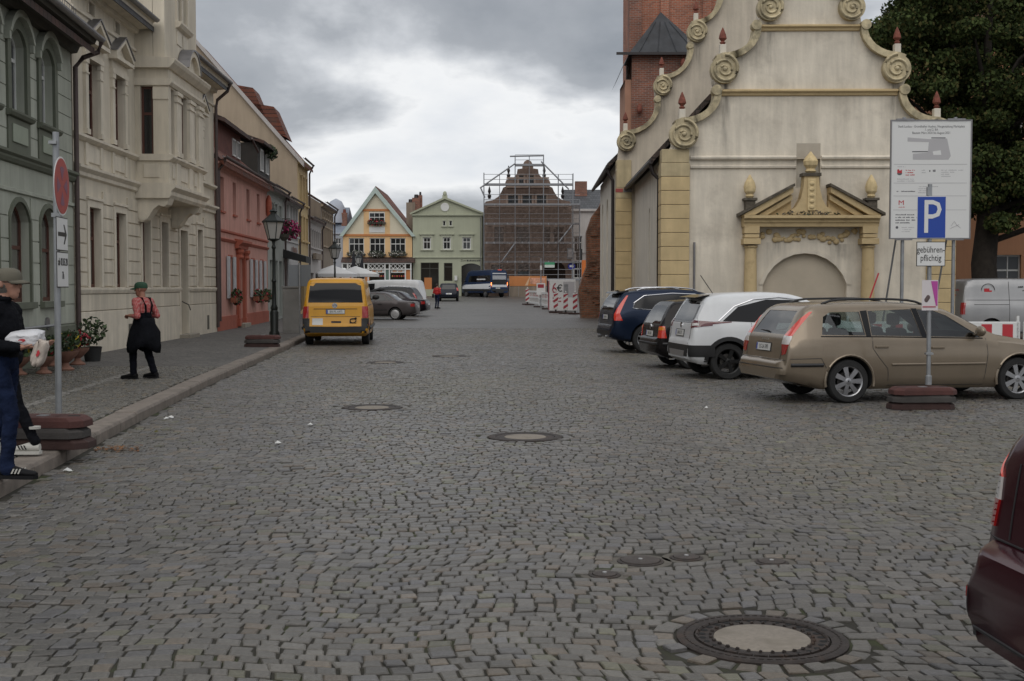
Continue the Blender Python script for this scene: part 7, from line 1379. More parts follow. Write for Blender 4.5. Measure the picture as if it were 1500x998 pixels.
# street lamps
mm_lampiron = M('lamp_black_iron', (.012, .016, .015), .45, .3); mm_lampglass = M('lamp_milky_glass', (.38, .38, .37), .3, coat=.5)
def lamp(label, x, y, H=4.1, s=1.):
    t = thing('street_lamp', label, 'street lamp', (x, y, pav_z(y) if x < -7 else gz(y)), 0, 'old style street lamps'); k = H / 4.1
    MB().lathe([(.17, 0), (.17, .1), (.13, .16), (.14, .75), (.10, .82), (.12, .9), (.075, 1.0), (.06, 1.7), (.085, 1.75), (.055, 1.82), (.045, 2.75), (.075, 2.82), (.04, 2.9), (.06, 3.05)], (0, 0, 0), 14).build('post', mm_lampiron, t, smooth=40)
    ln = MB(); b, tp, z0, z1 = .15, .27, 3.08, 3.62; g = MB().lathe([(b * 1.2, z0), (tp * 1.2, z1)], (0, 0, 0), 6).build('lantern_glass', mm_lampglass, t)
    for i in range(6):
        a = 2 * PI * i / 6; MB().tube([(b * 1.22 * math.cos(a), b * 1.22 * math.sin(a), z0), (tp * 1.22 * math.cos(a), tp * 1.22 * math.sin(a), z1)], .014, 5).build('glazing_bar', mm_lampiron, g)
    MB().lathe([(.06, 3.0), (b * 1.28, 3.06), (b * 1.28, 3.09)], (0, 0, 0), 6).build('lantern_base', mm_lampiron, t)
    rf = MB().lathe([(tp * 1.36, z1 - .02), (tp * 1.36, z1 + .03), (.2, z1 + .16), (.1, z1 + .26), (.09, z1 + .3), (.14, z1 + .34), (.06, z1 + .40), (.02, z1 + .46)], (0, 0, 0), 6).build('lantern_roof', mm_lampiron, t); MB().tube([(0, 0, z1 + .44), (0, 0, z1 + .58)], .012, 5).build('finial', mm_lampiron, rf); return t
lamp('black cast iron street lamp in front of the pink house', -7.58, 38.9); lamp('black street lamp beyond the yellow van, before the blue grey house', -10.0, 69.0); lamp('farthest street lamp, in front of the apricot shop house', -14.2, 113)
hb = thing('hanging_basket', 'hanging basket of magenta flowers right of the near lamp', 'flower basket', (-10.35, 57.0, 4.25), 0)
MB().lathe([(.05, -.2), (.2, -.1), (.26, .1)], (0, 0, 0), 12).build('basket', mm_eave, hb); leafy(hb, 'flowers', [(mm_pinkfl, 1), (mm_leafd, .45)], (0, 0, .1), (.5, .4, .5), 420, .09, 77); MB().bar((0, 0, .6), (-.65, 0, .6), .03).build('bracket', mm_eave, hb); MB().tube([(0, 0, .1), (0, 0, .6)], .012, 5).build('chain', mm_eave, hb)
# cabinet and sign backs by the kerb
cb_ = thing('utility_cabinet', 'grey utility cabinet on the pavement behind the yellow van', 'cabinet', (-7.45, 41.2, PZ), R(3)); mm_cab = M('cabinet_grey', (.23, .225, .215), .7, var=.1, vs=4, bump=.1, bs=60)
MB().box(-.27, .27, -.18, .18, 0, 1.52).build('housing', mm_cab, cb_, bevel=.015); MB().box(-.29, .29, -.2, .2, 1.52, 1.58).build('lid', mm_cab, cb_, bevel=.01); MB().box(-.25, .25, -.19, -.18, .08, 1.46).build('door', mm_cab, cb_, bevel=.006)
sb = thing('sign_backs', 'two grey sign plates seen from behind above the cabinet', 'sign', (-6.96, 40, PZ), 0); MB().tube([(0, 0, 0), (0, 0, 2.35)], .03, 10).build('pole', mm_gal, sb)
mm_sbk = M('sign_back_grey', (.19, .205, .22), .5, .3)
for a, rz in ((-.19, 8), (.19, -8)): MB().box(-.18, .18, -.006, .006, 1.58, 2.28).build('sign_plate', mm_sbk, sb, loc=(a, .04, 0), rot=(0, 0, R(rz)), bevel=.003)
# flower pots
mm_pot = M('pale_terracotta', (.20, .10, .07), .85, var=.2, vs=10)
def pot(label, x, y, s, mats, hgt, seed, dark=False):
    t = thing('flower_pot', label, 'flower pot', (x, y, PZ + .004), 0, 'flower pots by the green house'); q = [(.17, 0), (.18, .03), (.08, .1), (.07, .16), (.16, .24), (.25, .34), (.27, .40), (.24, .40), (.2, .36)] if not dark else [(.16, 0), (.2, .3), (.21, .32), (.18, .32)]
    MB().lathe([(r * s, z * s) for r, z in q], (0, 0, 0), 18, cap=False).build('pot', mm_pot if not dark else M('black_pot', (.02, .02, .02), .7), t, smooth=50); MB().lathe([(.2 * s, .33 * s), (.01, .34 * s)], seg=12).build('soil', mm_soil, t); leafy(t, 'plant', mats, (0, 0, .4 * s + hgt * .5), (.3 * s, .3 * s, hgt * .6), 200, .06, seed); return t
G_ = [(mm_leaf, .6), (mm_leafd, .5)]
pot('pedestal flower pot nearest the camera by the green wall', -8.42, 21.9, .8, G_ + [(mm_redfl, .1)], .3, 1); pot('wide pedestal flower pot behind the sign pole', -8.36, 22.8, .9, G_ + [(mm_yelfl, .1)], .35, 2); pot('pedestal pot with red flowers beside the leafy bush', -8.70, 24.4, .85, G_ + [(mm_redfl, .45), (mm_whitefl, .1)], .35, 3); pot('low flower pot close to the green wall', -9.05, 24.0, .75, G_, .3, 4); pot('dark pot with a leafy green bush by the cream house', -8.78, 25.5, .95, G_, .5, 5, True)
pot('small pot at the left edge behind the man in the cap', -8.75, 21.6, .8, G_ + [(mm_yelfl, .15)], .35, 6)
rl = thing('pipe_rail', 'low grey pipe rail along the green house front', 'rail', (-9.1, 22.5, PZ), rotdir(-.09)); MB().tube([(-3, 0, .78), (2.3, 0, .78), (2.45, 0, .72), (2.5, 0, .6), (2.5, 0, 0)], .03, 8).build('rail', mm_gal, rl, smooth=60)
for x in (-2.5, 0): MB().tube([(x, 0, 0), (x, 0, .78)], .025, 8).build('post', mm_gal, rl)
# litter
mm_paper = M('litter_paper', (.6, .6, .58), .8)
def scrap(label, x, y, s, mat=mm_paper, cat='litter', z=0.008):
    m = MB(); k = random.uniform(0, 6)
    P = [(s * math.cos(a + k) * random.uniform(.6, 1.1), s * .8 * math.sin(a + k) * random.uniform(.6, 1.1), random.uniform(.0, .02)) for a in [2 * PI * i / 7 for i in range(7)]]
    m.add(P + [(0, 0, .035)], [(i, (i + 1) % 7, 7) for i in range(7)] + [tuple(range(6, -1, -1))]); tag(m.build('paper_scrap', mat, None, loc=(x, y, z)), label, cat, 'litter on the street')
from_px = lambda px, py: (lambda t: ((px - 750) / 1787 * t, t))(1.7 * 1787 / (py - 420) * 1.0)
for (px, py, s, lb) in ((241, 616, .045, 'white paper scrap by the kerb, left one of a pair'), (249, 614, .045, 'white paper scrap by the kerb, right one of a pair'), (95, 693, .045, 'flat white scrap below the no stopping sign base'), (405, 652, .04, 'white scrap alone on the cobbles left of the middle'), (454, 625, .05, 'pale scrap on the cobbles near the left manhole'), (227, 636, .03, 'small brown scrap by the kerb', ), (1036, 600, .04, 'small pale scrap on the cobbles left of the estate car')):
    x, y = from_px(px, py); scrap(lb, x, y, s, mm_paper if 'brown' not in lb else MATS['chestnut_leaf_brown'])
x, y = from_px(168, 660); lv = MB(); rg = random.Random(3)
for i in range(140):
    p = Vector((rg.gauss(0, .13), rg.gauss(0, .12), rg.uniform(.01, .03))); a = rg.uniform(0, 6.28); s = rg.uniform(.012, .03); A_, B_ = Vector((math.cos(a), math.sin(a), rg.uniform(-.4, .4))) * s, Vector((-math.sin(a), math.cos(a), rg.uniform(-.3, .3))) * s * .6; lv.add([p - A_, p + B_, p + A_, p - B_], [(0, 1, 2, 3)])
tag(lv.build('fallen_leaves', M('dry_leaf', (.16, .075, .03), .8, var=.4, vs=20), None, loc=(x, y, 0), fix=False), 'small heap of dry brown leaves against the kerb', 'leaves', kind='stuff')
# red and white barriers on the right
mm_bst = M('barrier_stripes', (.62, .62, .6), .5, kind='stripes', col2=(.5, .03, .03), scale=.62); 
for i in range(4):
    t = thing('barrier', ['red and white barrier board behind the beige estate car roof', 'red and white barrier board seen through the estate windows', 'red and white barrier board before the silver van', 'rightmost red and white barrier board at the picture edge'][i], 'barrier', (8.0 + 2.12 * i, 29.3 - .05 * i, 0), R(-1), 'red and white barrier boards')
    MB().box(0, 2.05, -.03, .03, .40, .86).build('board', mm_white, t, bevel=.02)
    for k in range(4): MB().box(.12 + k * .5, .37 + k * .5, -.036, -.03, .42, .80).build('red_block', mm_inkr, t)
    MB().box(0, 2.05, -.02, .02, .12, .22).build('toe_board', mm_white, t)
    for x in (.06, 1.99): MB().box(x - .03, x + .03, -.03, .03, .03, 1.0).build('post', mm_white, t); MB().box(x - .2, x + .2, -.4, .4, 0, .08).build('foot', mm_rub2, t, bevel=.01)
st_ = thing('marker_rod', 'thin red and white marker rod behind the estate car', 'rod', (7.35, 25.5, 0), 0); MB().tube([(0, 0, 0), (.12, 0, 1.45)], .013, 6).build('white_rod', mm_white, st_); MB().tube([(.12, 0, 1.45), (.30, 0, 1.98)], .016, 6).build('red_tip', mm_inkr, st_); MB().lathe([(.16, 0), (.13, .05)], seg=12).build('foot', mm_rub2, st_)
# road works by the brick wall
mm_bcn = M('beacon_stripes', (.6, .6, .58), .5); mm_bred = M('beacon_red', (.33, .03, .045), .5)
for i, (x, y) in enumerate(((1.16, 92), (2.60, 72.5), (3.12, 71), (3.62, 70))):
    t = thing('warning_beacon', ['striped warning beacon at the far left end of the road works', 'striped warning beacon before the white box, left one of three', 'striped warning beacon before the white box, middle one of three', 'striped warning beacon next to the brick wall stub'][i], 'beacon', (x, y, gz(y)), 0, 'striped warning beacons')
    MB().box(-.13, .13, -.02, .02, .2, 1.2).build('blade', mm_bcn, t, bevel=.02)
    for k in range(3): z = .26 + k * .34; q = [(-.13, z), (.13, z + .18), (.13, z + .34), (-.13, z + .16)]; MB().prism([(a, min(1.19, b)) for a, b in q], -.026, -.0205).build('red_stripe', mm_bred, t)
    MB().box(-.05, .05, -.04, .04, .08, .2).build('stem', mm_sblack, t); MB().box(-.4, .4, -.2, .2, 0, .09).build('foot', mm_rub3, t, bevel=.015); MB().lathe([(.04, 1.2), (.05, 1.3), (.02, 1.33)], seg=8).build('lamp', mm_clr, t)
for i, (a, b) in enumerate((((1.3, 91), (1.85, 85.5)), ((1.87, 85.2), (2.3, 80.5)), ((2.32, 80.2), (2.55, 76.5)))):
    A_, B_ = Vector((*a, gz(a[1]))), Vector((*b, gz(b[1]))); d = B_ - A_; t = thing('site_fence', ['white site fence panel beside the far beacon', 'white site fence panel in the middle of the road works', 'white site fence panel next to the white box'][i], 'fence', A_, math.atan2(d.y, d.x), 'white site fence panels'); ln = d.length
    for z in (.15, .55, .95): MB().box(0, ln, -.02, .02, z, z + .12).build('rail', mm_white, t)
    for k in range(9): MB().box(ln * k / 8 - .03, ln * k / 8 + .03, -.015, .015, .1, 1.1).build('picket', mm_white, t)
    for k in range(3): MB().box(ln * (k + .2) / 3, ln * (k + .7) / 3, .022, .03, .66, .95).build('red_block', mm_bred, t)
    MB().box(-.2, .2, -.35, .35, 0, .09).build('foot', mm_rub3, t)
wb_ = thing('poster_box', 'white box with grey posters and red writing behind the beacons', 'box', (2.32, 75.5, gz(75)), R(4)); MB().box(0, 1.62, 0, 1.0, .05, 1.98).build('housing', mm_white, wb_, bevel=.02); MB().box(-.012, 0, .1, .9, .1, 1.9).build('side_stripe', mm_bred, wb_); MB().box(.85, 1.55, -.012, 0, .9, 1.85).build('grey_poster', mm_inkl, wb_); MB().box(.9, 1.16, -.018, -.012, 1.0, 1.7).build('poster_field', mm_gal, wb_)
text('number_print', '6', .95, mm_bred, wb_, (.3, -.02, 1.42), FRONT, sx=.7); text('euro_print', '€', .6, mm_sblack, wb_, (.63, -.02, 1.42), FRONT); strokes('price_print', wb_, .2, .85, -.005, [.55, .5], mm_bred, .12, 12)
rs_ = thing('red_lantern_board', 'small white board with red square above the site fence', 'sign', (1.98, 83.5, gz(83.5)), 0); MB().box(-.3, .3, -.02, .02, .9, 1.7).build('board', mm_white, rs_); MB().box(-.22, .2, -.03, -.02, 1.38, 1.62).build('red_square', mm_bred, rs_); MB().tube([(0, .03, 0), (0, .03, 3.4)], .04, 8).build('post', mm_gal, rs_); MB().box(-.07, .07, -.03, .03, 2.6, 2.9).build('tag', mm_white, rs_)
bs_ = thing('blue_round_sign', 'blue round sign below a grey square sign by the brick wall', 'sign', (6.0, 121, gz(120)), 0); MB().tube([(0, 0, 0), (0, 0, 5.2)], .05, 8).build('pole', mm_gal, bs_); d = MB().lathe([(.36, -.07), (.36, -.05)], (-.1, 0, 3.0), 20, 'y').build('blue_disc', M('disc_blue', (.02, .03, .30), .5), bs_); MB().prism([(-.3, 2.9), (-.05, 2.9), (-.05, 2.8), (.15, 3.0), (-.05, 3.2), (-.05, 3.1), (-.3, 3.1)], -.08, -.071).build('arrow', mm_white, d); MB().box(-.55, .1, -.07, -.05, 3.7, 4.8).build('grey_plate', mm_sbk, bs_); MB().box(-.45, .0, -.08, -.071, 3.85, 4.65).build('plate_frame', mm_inkl, bs_); MB().box(.35, .95, -.1, .1, 3.6, 4.7).build('dark_box', mm_sblack, bs_)
ow = thing('orange_notice', 'orange notice board with white text beside the brick wall', 'board', (6.9, 121, gz(120)), 0); MB().box(0, 1.2, -.04, .0, 1.0, 3.6).build('panel', M('notice_orange', (.6, .16, .03), .6), ow); MB().box(.15, 1.05, -.05, -.04, 1.3, 2.2).build('white_field', mm_white, ow); MB().tube([(.6, .05, 0), (.6, .05, 3.5)], .05, 8).build('post', mm_gal, ow)
bn = thing('orange_banner', 'long orange banner on the hoarding before the scaffolding', 'banner', (fx_(746), 119.5, 0), 0); w = (fx_(800.5) - fx_(746)) * .98; MB().box(0, w, -.03, 0, 1.75, 2.72).build('sheet', M('banner_orange', (.50, .19, .06), .7, var=.1, vs=1), bn); MB().prism([(w * .42, 1.8), (w * .5, 1.8), (w * .56, 2.68), (w * .55, 2.68)], -.04, -.03).build('pale_stripe', M('banner_pale', (.62, .42, .26), .7), bn); MB().box(w * .56, w * .97, -.04, -.03, 1.95, 2.55).build('print_field', M('banner_print', (.6, .30, .2), .7, var=.4, vs=3), bn)
MB().box(0, w, 0, .05, .7, 1.75).build('hoarding', mm_brown, bn)
for k in range(5): MB().tube([(w * k / 4, .03, .4), (w * k / 4, .03, 2.75)], .04, 6).build('post', mm_gal, bn)
# parasols and cafe things in front of the row
def parasol(label, x, y, r, h, closed=False):
    t = thing('parasol', label, 'parasol', (x, y, gz(y)), .3, 'parasols at the square'); MB().tube([(0, 0, 0), (0, 0, h)], .035, 8).build('pole', mm_gal if not closed else mm_sblack, t); MB().box(-.3, .3, -.3, .3, 0, .1).build('base', mm_rub2, t)
    if closed: MB().lathe([(.05, h + .1), (.1, h - .1), (.2, h - 1.4), (.27, h - 2.3), (.05, h - 2.35)], seg=8).build('canopy', M('dark_canvas', (.02, .02, .025), .9), t)
    else: MB().lathe([(r, h - .62), (r, h - .42), (.05, h + .1)], seg=8, cap=False).build('canopy', M('white_canvas', (.64, .64, .64), .85), t)
parasol('white parasol beyond the yellow van, nearest the houses', -11.0, 75, 1.5, 2.75); parasol('white parasol beyond the yellow van, right hand one', -10.6, 83, 1.6, 2.75); parasol('small white parasol before the blue grey house', -14.3, 104, 1.2, 2.7); parasol('closed black parasol before the apricot shop, left one', -14.9, 115, 1, 4.3, True); parasol('closed black parasol before the apricot shop, right one', -14.2, 115.5, 1, 4.1, True)
ab = thing('leaning_board', 'white advertising board with red writing before the apricot shop', 'board', (-15.6, 116, gz(116)), 0); MB().prism([(-.5, 1.2), (.4, 1.2), (.75, 2.6), (-.6, 2.6)], -.04, 0).build('panel', mm_white, ab); MB().tube([(-.3, -.05, 1.55), (-.05, -.05, 1.8), (.1, -.05, 1.7), (.4, -.05, 2.05)], .05, 6).build('red_swoosh', mm_inkr, ab); MB().tube([(0, .03, 0), (0, .03, 2)], .04, 6).build('post', mm_gal, ab)

# ================================================================== people
from mathutils import noise as mnoise
mm_skin = M('skin', (.36, .19, .135), .55, var=.06, vs=20); mm_skin2 = M('tanned_skin', (.33, .15, .10), .55, var=.06, vs=20)
def rcone(mb, p, q, r0, r1, seg=14):
    p, q = Vector(p), Vector(q); d = (q - p); L_ = d.length; d = d / L_ if L_ > 1e-6 else Vector((0, 0, 1)); P = []; Rr = []
    for k in range(4): a = PI / 2 * (k + .35) / 4.35; P.append(p - d * r0 * math.cos(a)); Rr.append(r0 * math.sin(a))
    P += [p, p + d * L_ * .5, q]; Rr += [r0, (r0 + r1) / 2, r1]
    for k in range(3, -1, -1): a = PI / 2 * (k + .35) / 4.35; P.append(q + d * r1 * math.cos(a)); Rr.append(r1 * math.sin(a))
    a_ = d.cross(Vector((0, 0, 1)) if abs(d.z) < .9 else Vector((1, 0, 0))).normalized(); b_ = d.cross(a_); vs_ = []
    for c_, r in zip(P, Rr):
        for k in range(seg): t = 2 * PI * k / seg; vs_.append(c_ + a_ * math.cos(t) * r + b_ * math.sin(t) * r)
    n = len(P); mb.add(vs_, [(i*seg + k, i*seg + (k+1) % seg, (i+1)*seg + (k+1) % seg, (i+1)*seg + k) for i in range(n - 1) for k in range(seg)] + [tuple(range(seg)), tuple(range((n-1)*seg, n*seg))])
def figure(par, prims, mats, voxel, name='body', smooth_it=3):
    """prims: ('c',p,q,r0,r1,mat) tapered limb or ('e',centre,radii,mat) ellipsoid -> one continuous skin"""
    mb = MB()
    for pr in prims:
        if pr[0] == 'c': rcone(mb, *pr[1:5])
        else: mb.ball(pr[1], 1, 16, 12, pr[2])
    o = mb.build(name, mats, None); md = o.modifiers.new('r', 'REMESH'); md.mode = 'VOXEL'; md.voxel_size = voxel; sm = o.modifiers.new('s', 'SMOOTH'); sm.factor = .5; sm.iterations = smooth_it
    bpy.context.view_layer.update(); dg = bpy.context.evaluated_depsgraph_get(); me = bpy.data.meshes.new_from_object(o.evaluated_get(dg)); o.modifiers.clear(); o.data = me; me.materials.clear()
    for m in mats: me.materials.append(m)
    n = len(me.polygons); C = np.zeros(n * 3, np.float32); me.polygons.foreach_get('center', C); C = C.reshape(-1, 3); best = np.full(n, 1e9); mi = np.zeros(n, np.int32)
    for pr in prims:
        if pr[0] == 'c':
            p, q = np.array(pr[1], float), np.array(pr[2], float); d = q - p; t = np.clip(((C - p) @ d) / (d @ d), 0, 1); dist = np.linalg.norm(C - p - t[:, None] * d, axis=1) - (pr[3] + (pr[4] - pr[3]) * t); m = pr[5]
        else:
            r = np.array(pr[2], float); k = np.linalg.norm((C - np.array(pr[1])) / r, axis=1); dist = (k - 1) * r.min(); m = pr[3]
        w = dist < best; best[w] = dist[w]; mi[w] = m
    fold = np.zeros(len(me.vertices)); Fm = [me.materials[k] for k in range(len(mats))]; cloth = [not ('skin' in m.name or 'hair' in m.name) for m in Fm]
    for pl, k in zip(me.polygons, mi):
        if cloth[k]:
            for v in pl.vertices: fold[v] += .25
    nv = len(me.vertices); co = np.zeros(nv * 3, np.float32); no_ = np.zeros(nv * 3, np.float32); me.vertices.foreach_get('co', co); me.vertices.foreach_get('normal', no_); co = co.reshape(-1, 3); no_ = no_.reshape(-1, 3)
    am = np.array([(.011 * mnoise.noise(Vector((p[0] * 9, p[1] * 9, p[2] * 17))) + .005 * mnoise.noise(Vector((p[0] * 24, p[1] * 24, p[2] * 40)))) if fo > .8 else 0 for p, fo in zip(co.tolist(), fold)])
    me.vertices.foreach_set('co', (co + no_ * am[:, None]).astype(np.float32).reshape(-1))
    me.polygons.foreach_set('material_index', mi); me.polygons.foreach_set('use_smooth', [True] * n); o.parent = par; return o
def hand(pr, wrist, d, side, up_, mat, curl=.5, s=1.):
    """palm, four fingers of unequal length and a thumb from the side of the palm"""
    d = Vector(d).normalized(); up_ = Vector(up_); up_ = (up_ - d * up_.dot(d)).normalized(); lat = d.cross(up_) * side; w = Vector(wrist)
    for k in range(4): o = lat * (.030 - .020 * k) * s; pr.append(('c', w + o * .6 + d * .01, w + o + d * .085 * s, .014, .013, mat))
    for k, ln in enumerate((.070, .080, .075, .058)):
        b = w + lat * (.031 - .0205 * k) * s + d * .09 * s; m = b + (d * math.cos(curl) - up_ * math.sin(curl)) * ln * .5 * s; e = m + (d * math.cos(curl * 2.2) - up_ * math.sin(curl * 2.2)) * ln * .5 * s
        pr.append(('c', b, m, .0095, .009, mat)); pr.append(('c', m, e, .009, .0075, mat))
    b = w + lat * .03 * s + d * .025 * s; m = b + (lat * .7 + d * .7 - up_ * .3) * .045 * s; pr.append(('c', b, m, .0125, .011, mat)); pr.append(('c', m, m + (d * .9 + lat * .2 - up_ * .3) * .032 * s, .0105, .008, mat))
def head(pr, c, f, mat, s=1.):
    """c = head centre, f = unit facing direction (horizontal)"""
    f = Vector(f).normalized(); l = Vector((-f.y, f.x, 0)); c = Vector(c); u = Vector((0, 0, 1))
    pr += [('c', c - f * .018 * s + u * .035, c + f * .02 * s + u * .03, .088 * s, .082 * s, mat), ('c', c + f * .03 * s - u * .02, c + f * .045 * s - u * .075, .066 * s, .045 * s, mat), ('c', c + f * .05 * s - u * .095 * s, c + f * .06 * s - u * .092 * s, .034 * s, .03 * s, mat),
           ('c', c + f * .093 * s + u * .02, c + f * .113 * s - u * .022, .010, .0135, mat), ('c', c + f * .085 * s + u * .038, c + f * .08 * s + u * .04, .022, .02, mat), ('c', c + f * .088 * s - u * .055, c + f * .09 * s - u * .06, .018, .016, mat)]
    for k in (1, -1): pr.append(('c', c + l * k * .083 * s + u * .018 - f * .012, c + l * k * .086 * s - u * .022 - f * .006, .016, .011, mat)); pr.append(('c', c + f * .062 * s + l * k * .035 - u * .01, c + f * .058 * s + l * k * .04 - u * .02, .024, .02, mat))
    return f, l
def cap_part(par, c, f, mat, s=1.):
    f = Vector(f).normalized(); c = Vector(c); m = MB(); a0 = math.atan2(f.y, f.x)
    rings = [(1.0, .0), (1.02, .03), (.98, .075), (.80, .112), (.45, .132), (.02, .137)]; seg = 22; vs_ = []
    for r, z in rings:
        for k in range(seg): t = 2 * PI * k / seg; x, y = .112 * r * math.cos(t), .096 * r * math.sin(t); vs_.append(c + Vector((x * math.cos(a0) - y * math.sin(a0), x * math.sin(a0) + y * math.cos(a0), z * .80 + .022)) * 1)
    m.add(vs_, [(i*seg + k, i*seg + (k+1) % seg, (i+1)*seg + (k+1) % seg, (i+1)*seg + k) for i in range(5) for k in range(seg)])
    o = m.build('cap', mat, par, smooth=60); b = MB(); n = 9; up_ = []; 
    for j, (rx, dz) in enumerate(((.095, .034), (.145, .026), (.195, .010))):
        for k in range(n): t = -1.15 + 2.3 * k / (n - 1); x, y = rx * math.cos(t) * (1 if j else 1), (.088 if j else .09) * math.sin(t) * 1.02; up_.append(c + Vector((x * math.cos(a0) - y * math.sin(a0), x * math.sin(a0) + y * math.cos(a0), dz + .002 - .012 * abs(math.sin(t)))))
    fs = [(j*n + k, j*n + k + 1, (j+1)*n + k + 1, (j+1)*n + k) for j in range(2) for k in range(n - 1)]; b.add(up_, fs); q = b.build('peak', mat, o, smooth=60); sd_ = q.modifiers.new('s', 'SOLIDIFY'); sd_.thickness = .008; return o
def shoe(par, heel, d, mat, sole, stripe=None, L_=.29):
    d = Vector((d[0], d[1], 0)).normalized(); a = math.atan2(d.y, d.x); o = thing_part = bpy.data.objects.new('tmp', None); bpy.data.objects.remove(o)
    m = MB(); st = [(-.03, .036, .075), (.02, .040, .085), (.08, .042, .085), (.14, .045, .065), (.2, .048, .05), (.25, .042, .042), (.275, .022, .03)]; vs_ = []; seg = 10
    for x, w, h in st:
        for k in range(seg): t = 2 * PI * k / seg; vs_.append((x * L_ / .29, w * math.cos(t), max(.012, .022 + h * .5 + h * .5 * math.sin(t)) if math.sin(t) < 0 else .022 + h * .5 + h * .5 * math.sin(t)))
    m.add(vs_, [(i*seg + k, i*seg + (k+1) % seg, (i+1)*seg + (k+1) % seg, (i+1)*seg + k) for i in range(6) for k in range(seg)] + [tuple(range(seg)), tuple(range(6*seg, 7*seg))])
    s = m.build('shoe', mat, par, smooth=60); s.location = heel; s.rotation_euler = (0, 0, a)
    q = MB(); q.prism([(-.04, -.03), (-.035, .03), (.0, .042), (.12, .046), (.2, .052), (.26, .044), (.285, .0), (.26, -.044), (.2, -.052), (.12, -.046), (0, -.042)], 0, .03, 'z'); q.build('sole', sole, s)
    if stripe:
        for k in range(3):
            for sg in (1, -1): MB().prism([(.075 + k * .028, .045), (.088 + k * .028, .045), (.108 + k * .028, .085), (.095 + k * .028, .085)], sg * .0435 - .002, sg * .0435 + .002).build('stripe', stripe, s)
    return s
def eyes(par, c, f, l, s=1.):
    for k in (1, -1): MB().ball(c + f * .083 * s + l * k * .031 + Vector((0, 0, .008)), .0115, 8, 6).build('eye', M('eye_dark', (.02, .015, .012), .2), par, smooth=60)
mm_jkt = M('black_jacket', (.007, .0075, .010), .9, spec=.1, var=.3, vs=8, bump=.6, bs=25); mm_jean = M('blue_jeans', (.010, .016, .040), .9, spec=.1, var=.35, vs=8, bump=.3, bs=60); mm_capo = M('olive_cap', (.11, .10, .075), .85, var=.1, vs=10); mm_hair = M('grey_hair', (.10, .09, .08), .8)
mm_bsho = M('black_shoe', (.008, .008, .009), .7, spec=.2); mm_wsho = M('white_shoe', (.48, .47, .43), .7); mm_sole = M('shoe_sole', (.30, .29, .26), .8)
# man with olive cap
m1 = thing('person', 'man in olive cap, black jacket and jeans carrying packages', 'person', (-4.17, 9.98, PZ + .008), R(-4), 'people on foot')
sk, jk, jn, hr = 0, 1, 2, 3; pr = []
pr += [('e', (-.02, 0, .95), (.125, .17, .14), jn), ('e', (0, 0, 1.08), (.125, .165, .17), jk), ('e', (.01, 0, 1.24), (.13, .185, .19), jk), ('c', (-.01, .15, 1.36), (-.01, -.15, 1.36), .085, .085, jk), ('c', (.0, 0, 1.36), (.02, 0, 1.46), .07, .062, jk), ('c', (.02, 0, 1.44), (.035, 0, 1.54), .055, .055, sk)]
f, l = head(pr, (.055, 0, 1.585), (1, -.12, -.0), sk, 1.0); hc = Vector((.055, 0, 1.585)); pr.append(('c', hc - f * .03 - Vector((0, 0, .025)), hc - f * .015 + Vector((0, 0, .02)), .078, .083, hr))
for s, kx_, kz, fx2 in ((-1, .10, .52, .06), (1, -.02, .5, -.30)):
    pr += [('c', (-.01, s * .09, .92), (kx_, s * .09, kz), .095, .068, jn), ('c', (kx_, s * .09, kz), (fx2, s * .09, .12), .066, .052, jn), ('c', (fx2, s * .09, .13), (fx2 + .01, s * .09, .07), .06, .062, jn)]
# right arm (towards the camera) and left arm, both bent under the packages
for s in (-1, 1):
    sh_, el, wr = Vector((-.01, s * .20, 1.37)), Vector((-.03, s * .235, 1.10)), Vector((.20, s * .17, 1.075)); pr += [('c', sh_, el, .062, .05, jk), ('c', el, wr, .052, .042, jk), ('c', wr, wr + Vector((.03, -s * .01, 0)), .03, .028, sk)]; hand(pr, wr + Vector((.03, -s * .01, 0)), (1, -s * .45, .0), s, (0, 0, -1), sk, .4)
figure(m1, pr, [mm_skin, mm_jkt, mm_jean, mm_hair], .0085); cap_part(m1, hc + Vector((0, 0, .0)), f, mm_capo); eyes(m1, hc, f, l)
g = MB()
for k in (1, -1):
    cc_ = hc + f * .098 + l * k * .034 + Vector((0, 0, .008)); g.tube([cc_ + l * .026 * math.cos(a) + Vector((0, 0, .017 * math.sin(a))) for a in [2 * PI * i / 12 for i in range(13)]], .0028, 5); g.tube([cc_ + l * k * .026, hc + l * k * .09 + Vector((0, 0, .015)) - f * .02], .0028, 5)
g.tube([hc + f * .1 + l * .01 + Vector((0, 0, .01)), hc + f * .1 - l * .01 + Vector((0, 0, .01))], .0028, 5); g.build('glasses', mm_sblack, m1)
MB().tube([(.06 * math.cos(a) + .025, .06 * math.sin(a), 1.465) for a in [2 * PI * i / 16 for i in range(17)]], .016, 6).build('collar', mm_jkt, m1, smooth=60)
shoe(m1, (.04, -.09, 0), (1, -.02), mm_bsho, mm_bsho, mm_wsho); shoe(m1, (-.32, .09, .0), (1, .05), mm_bsho, mm_bsho, mm_wsho)
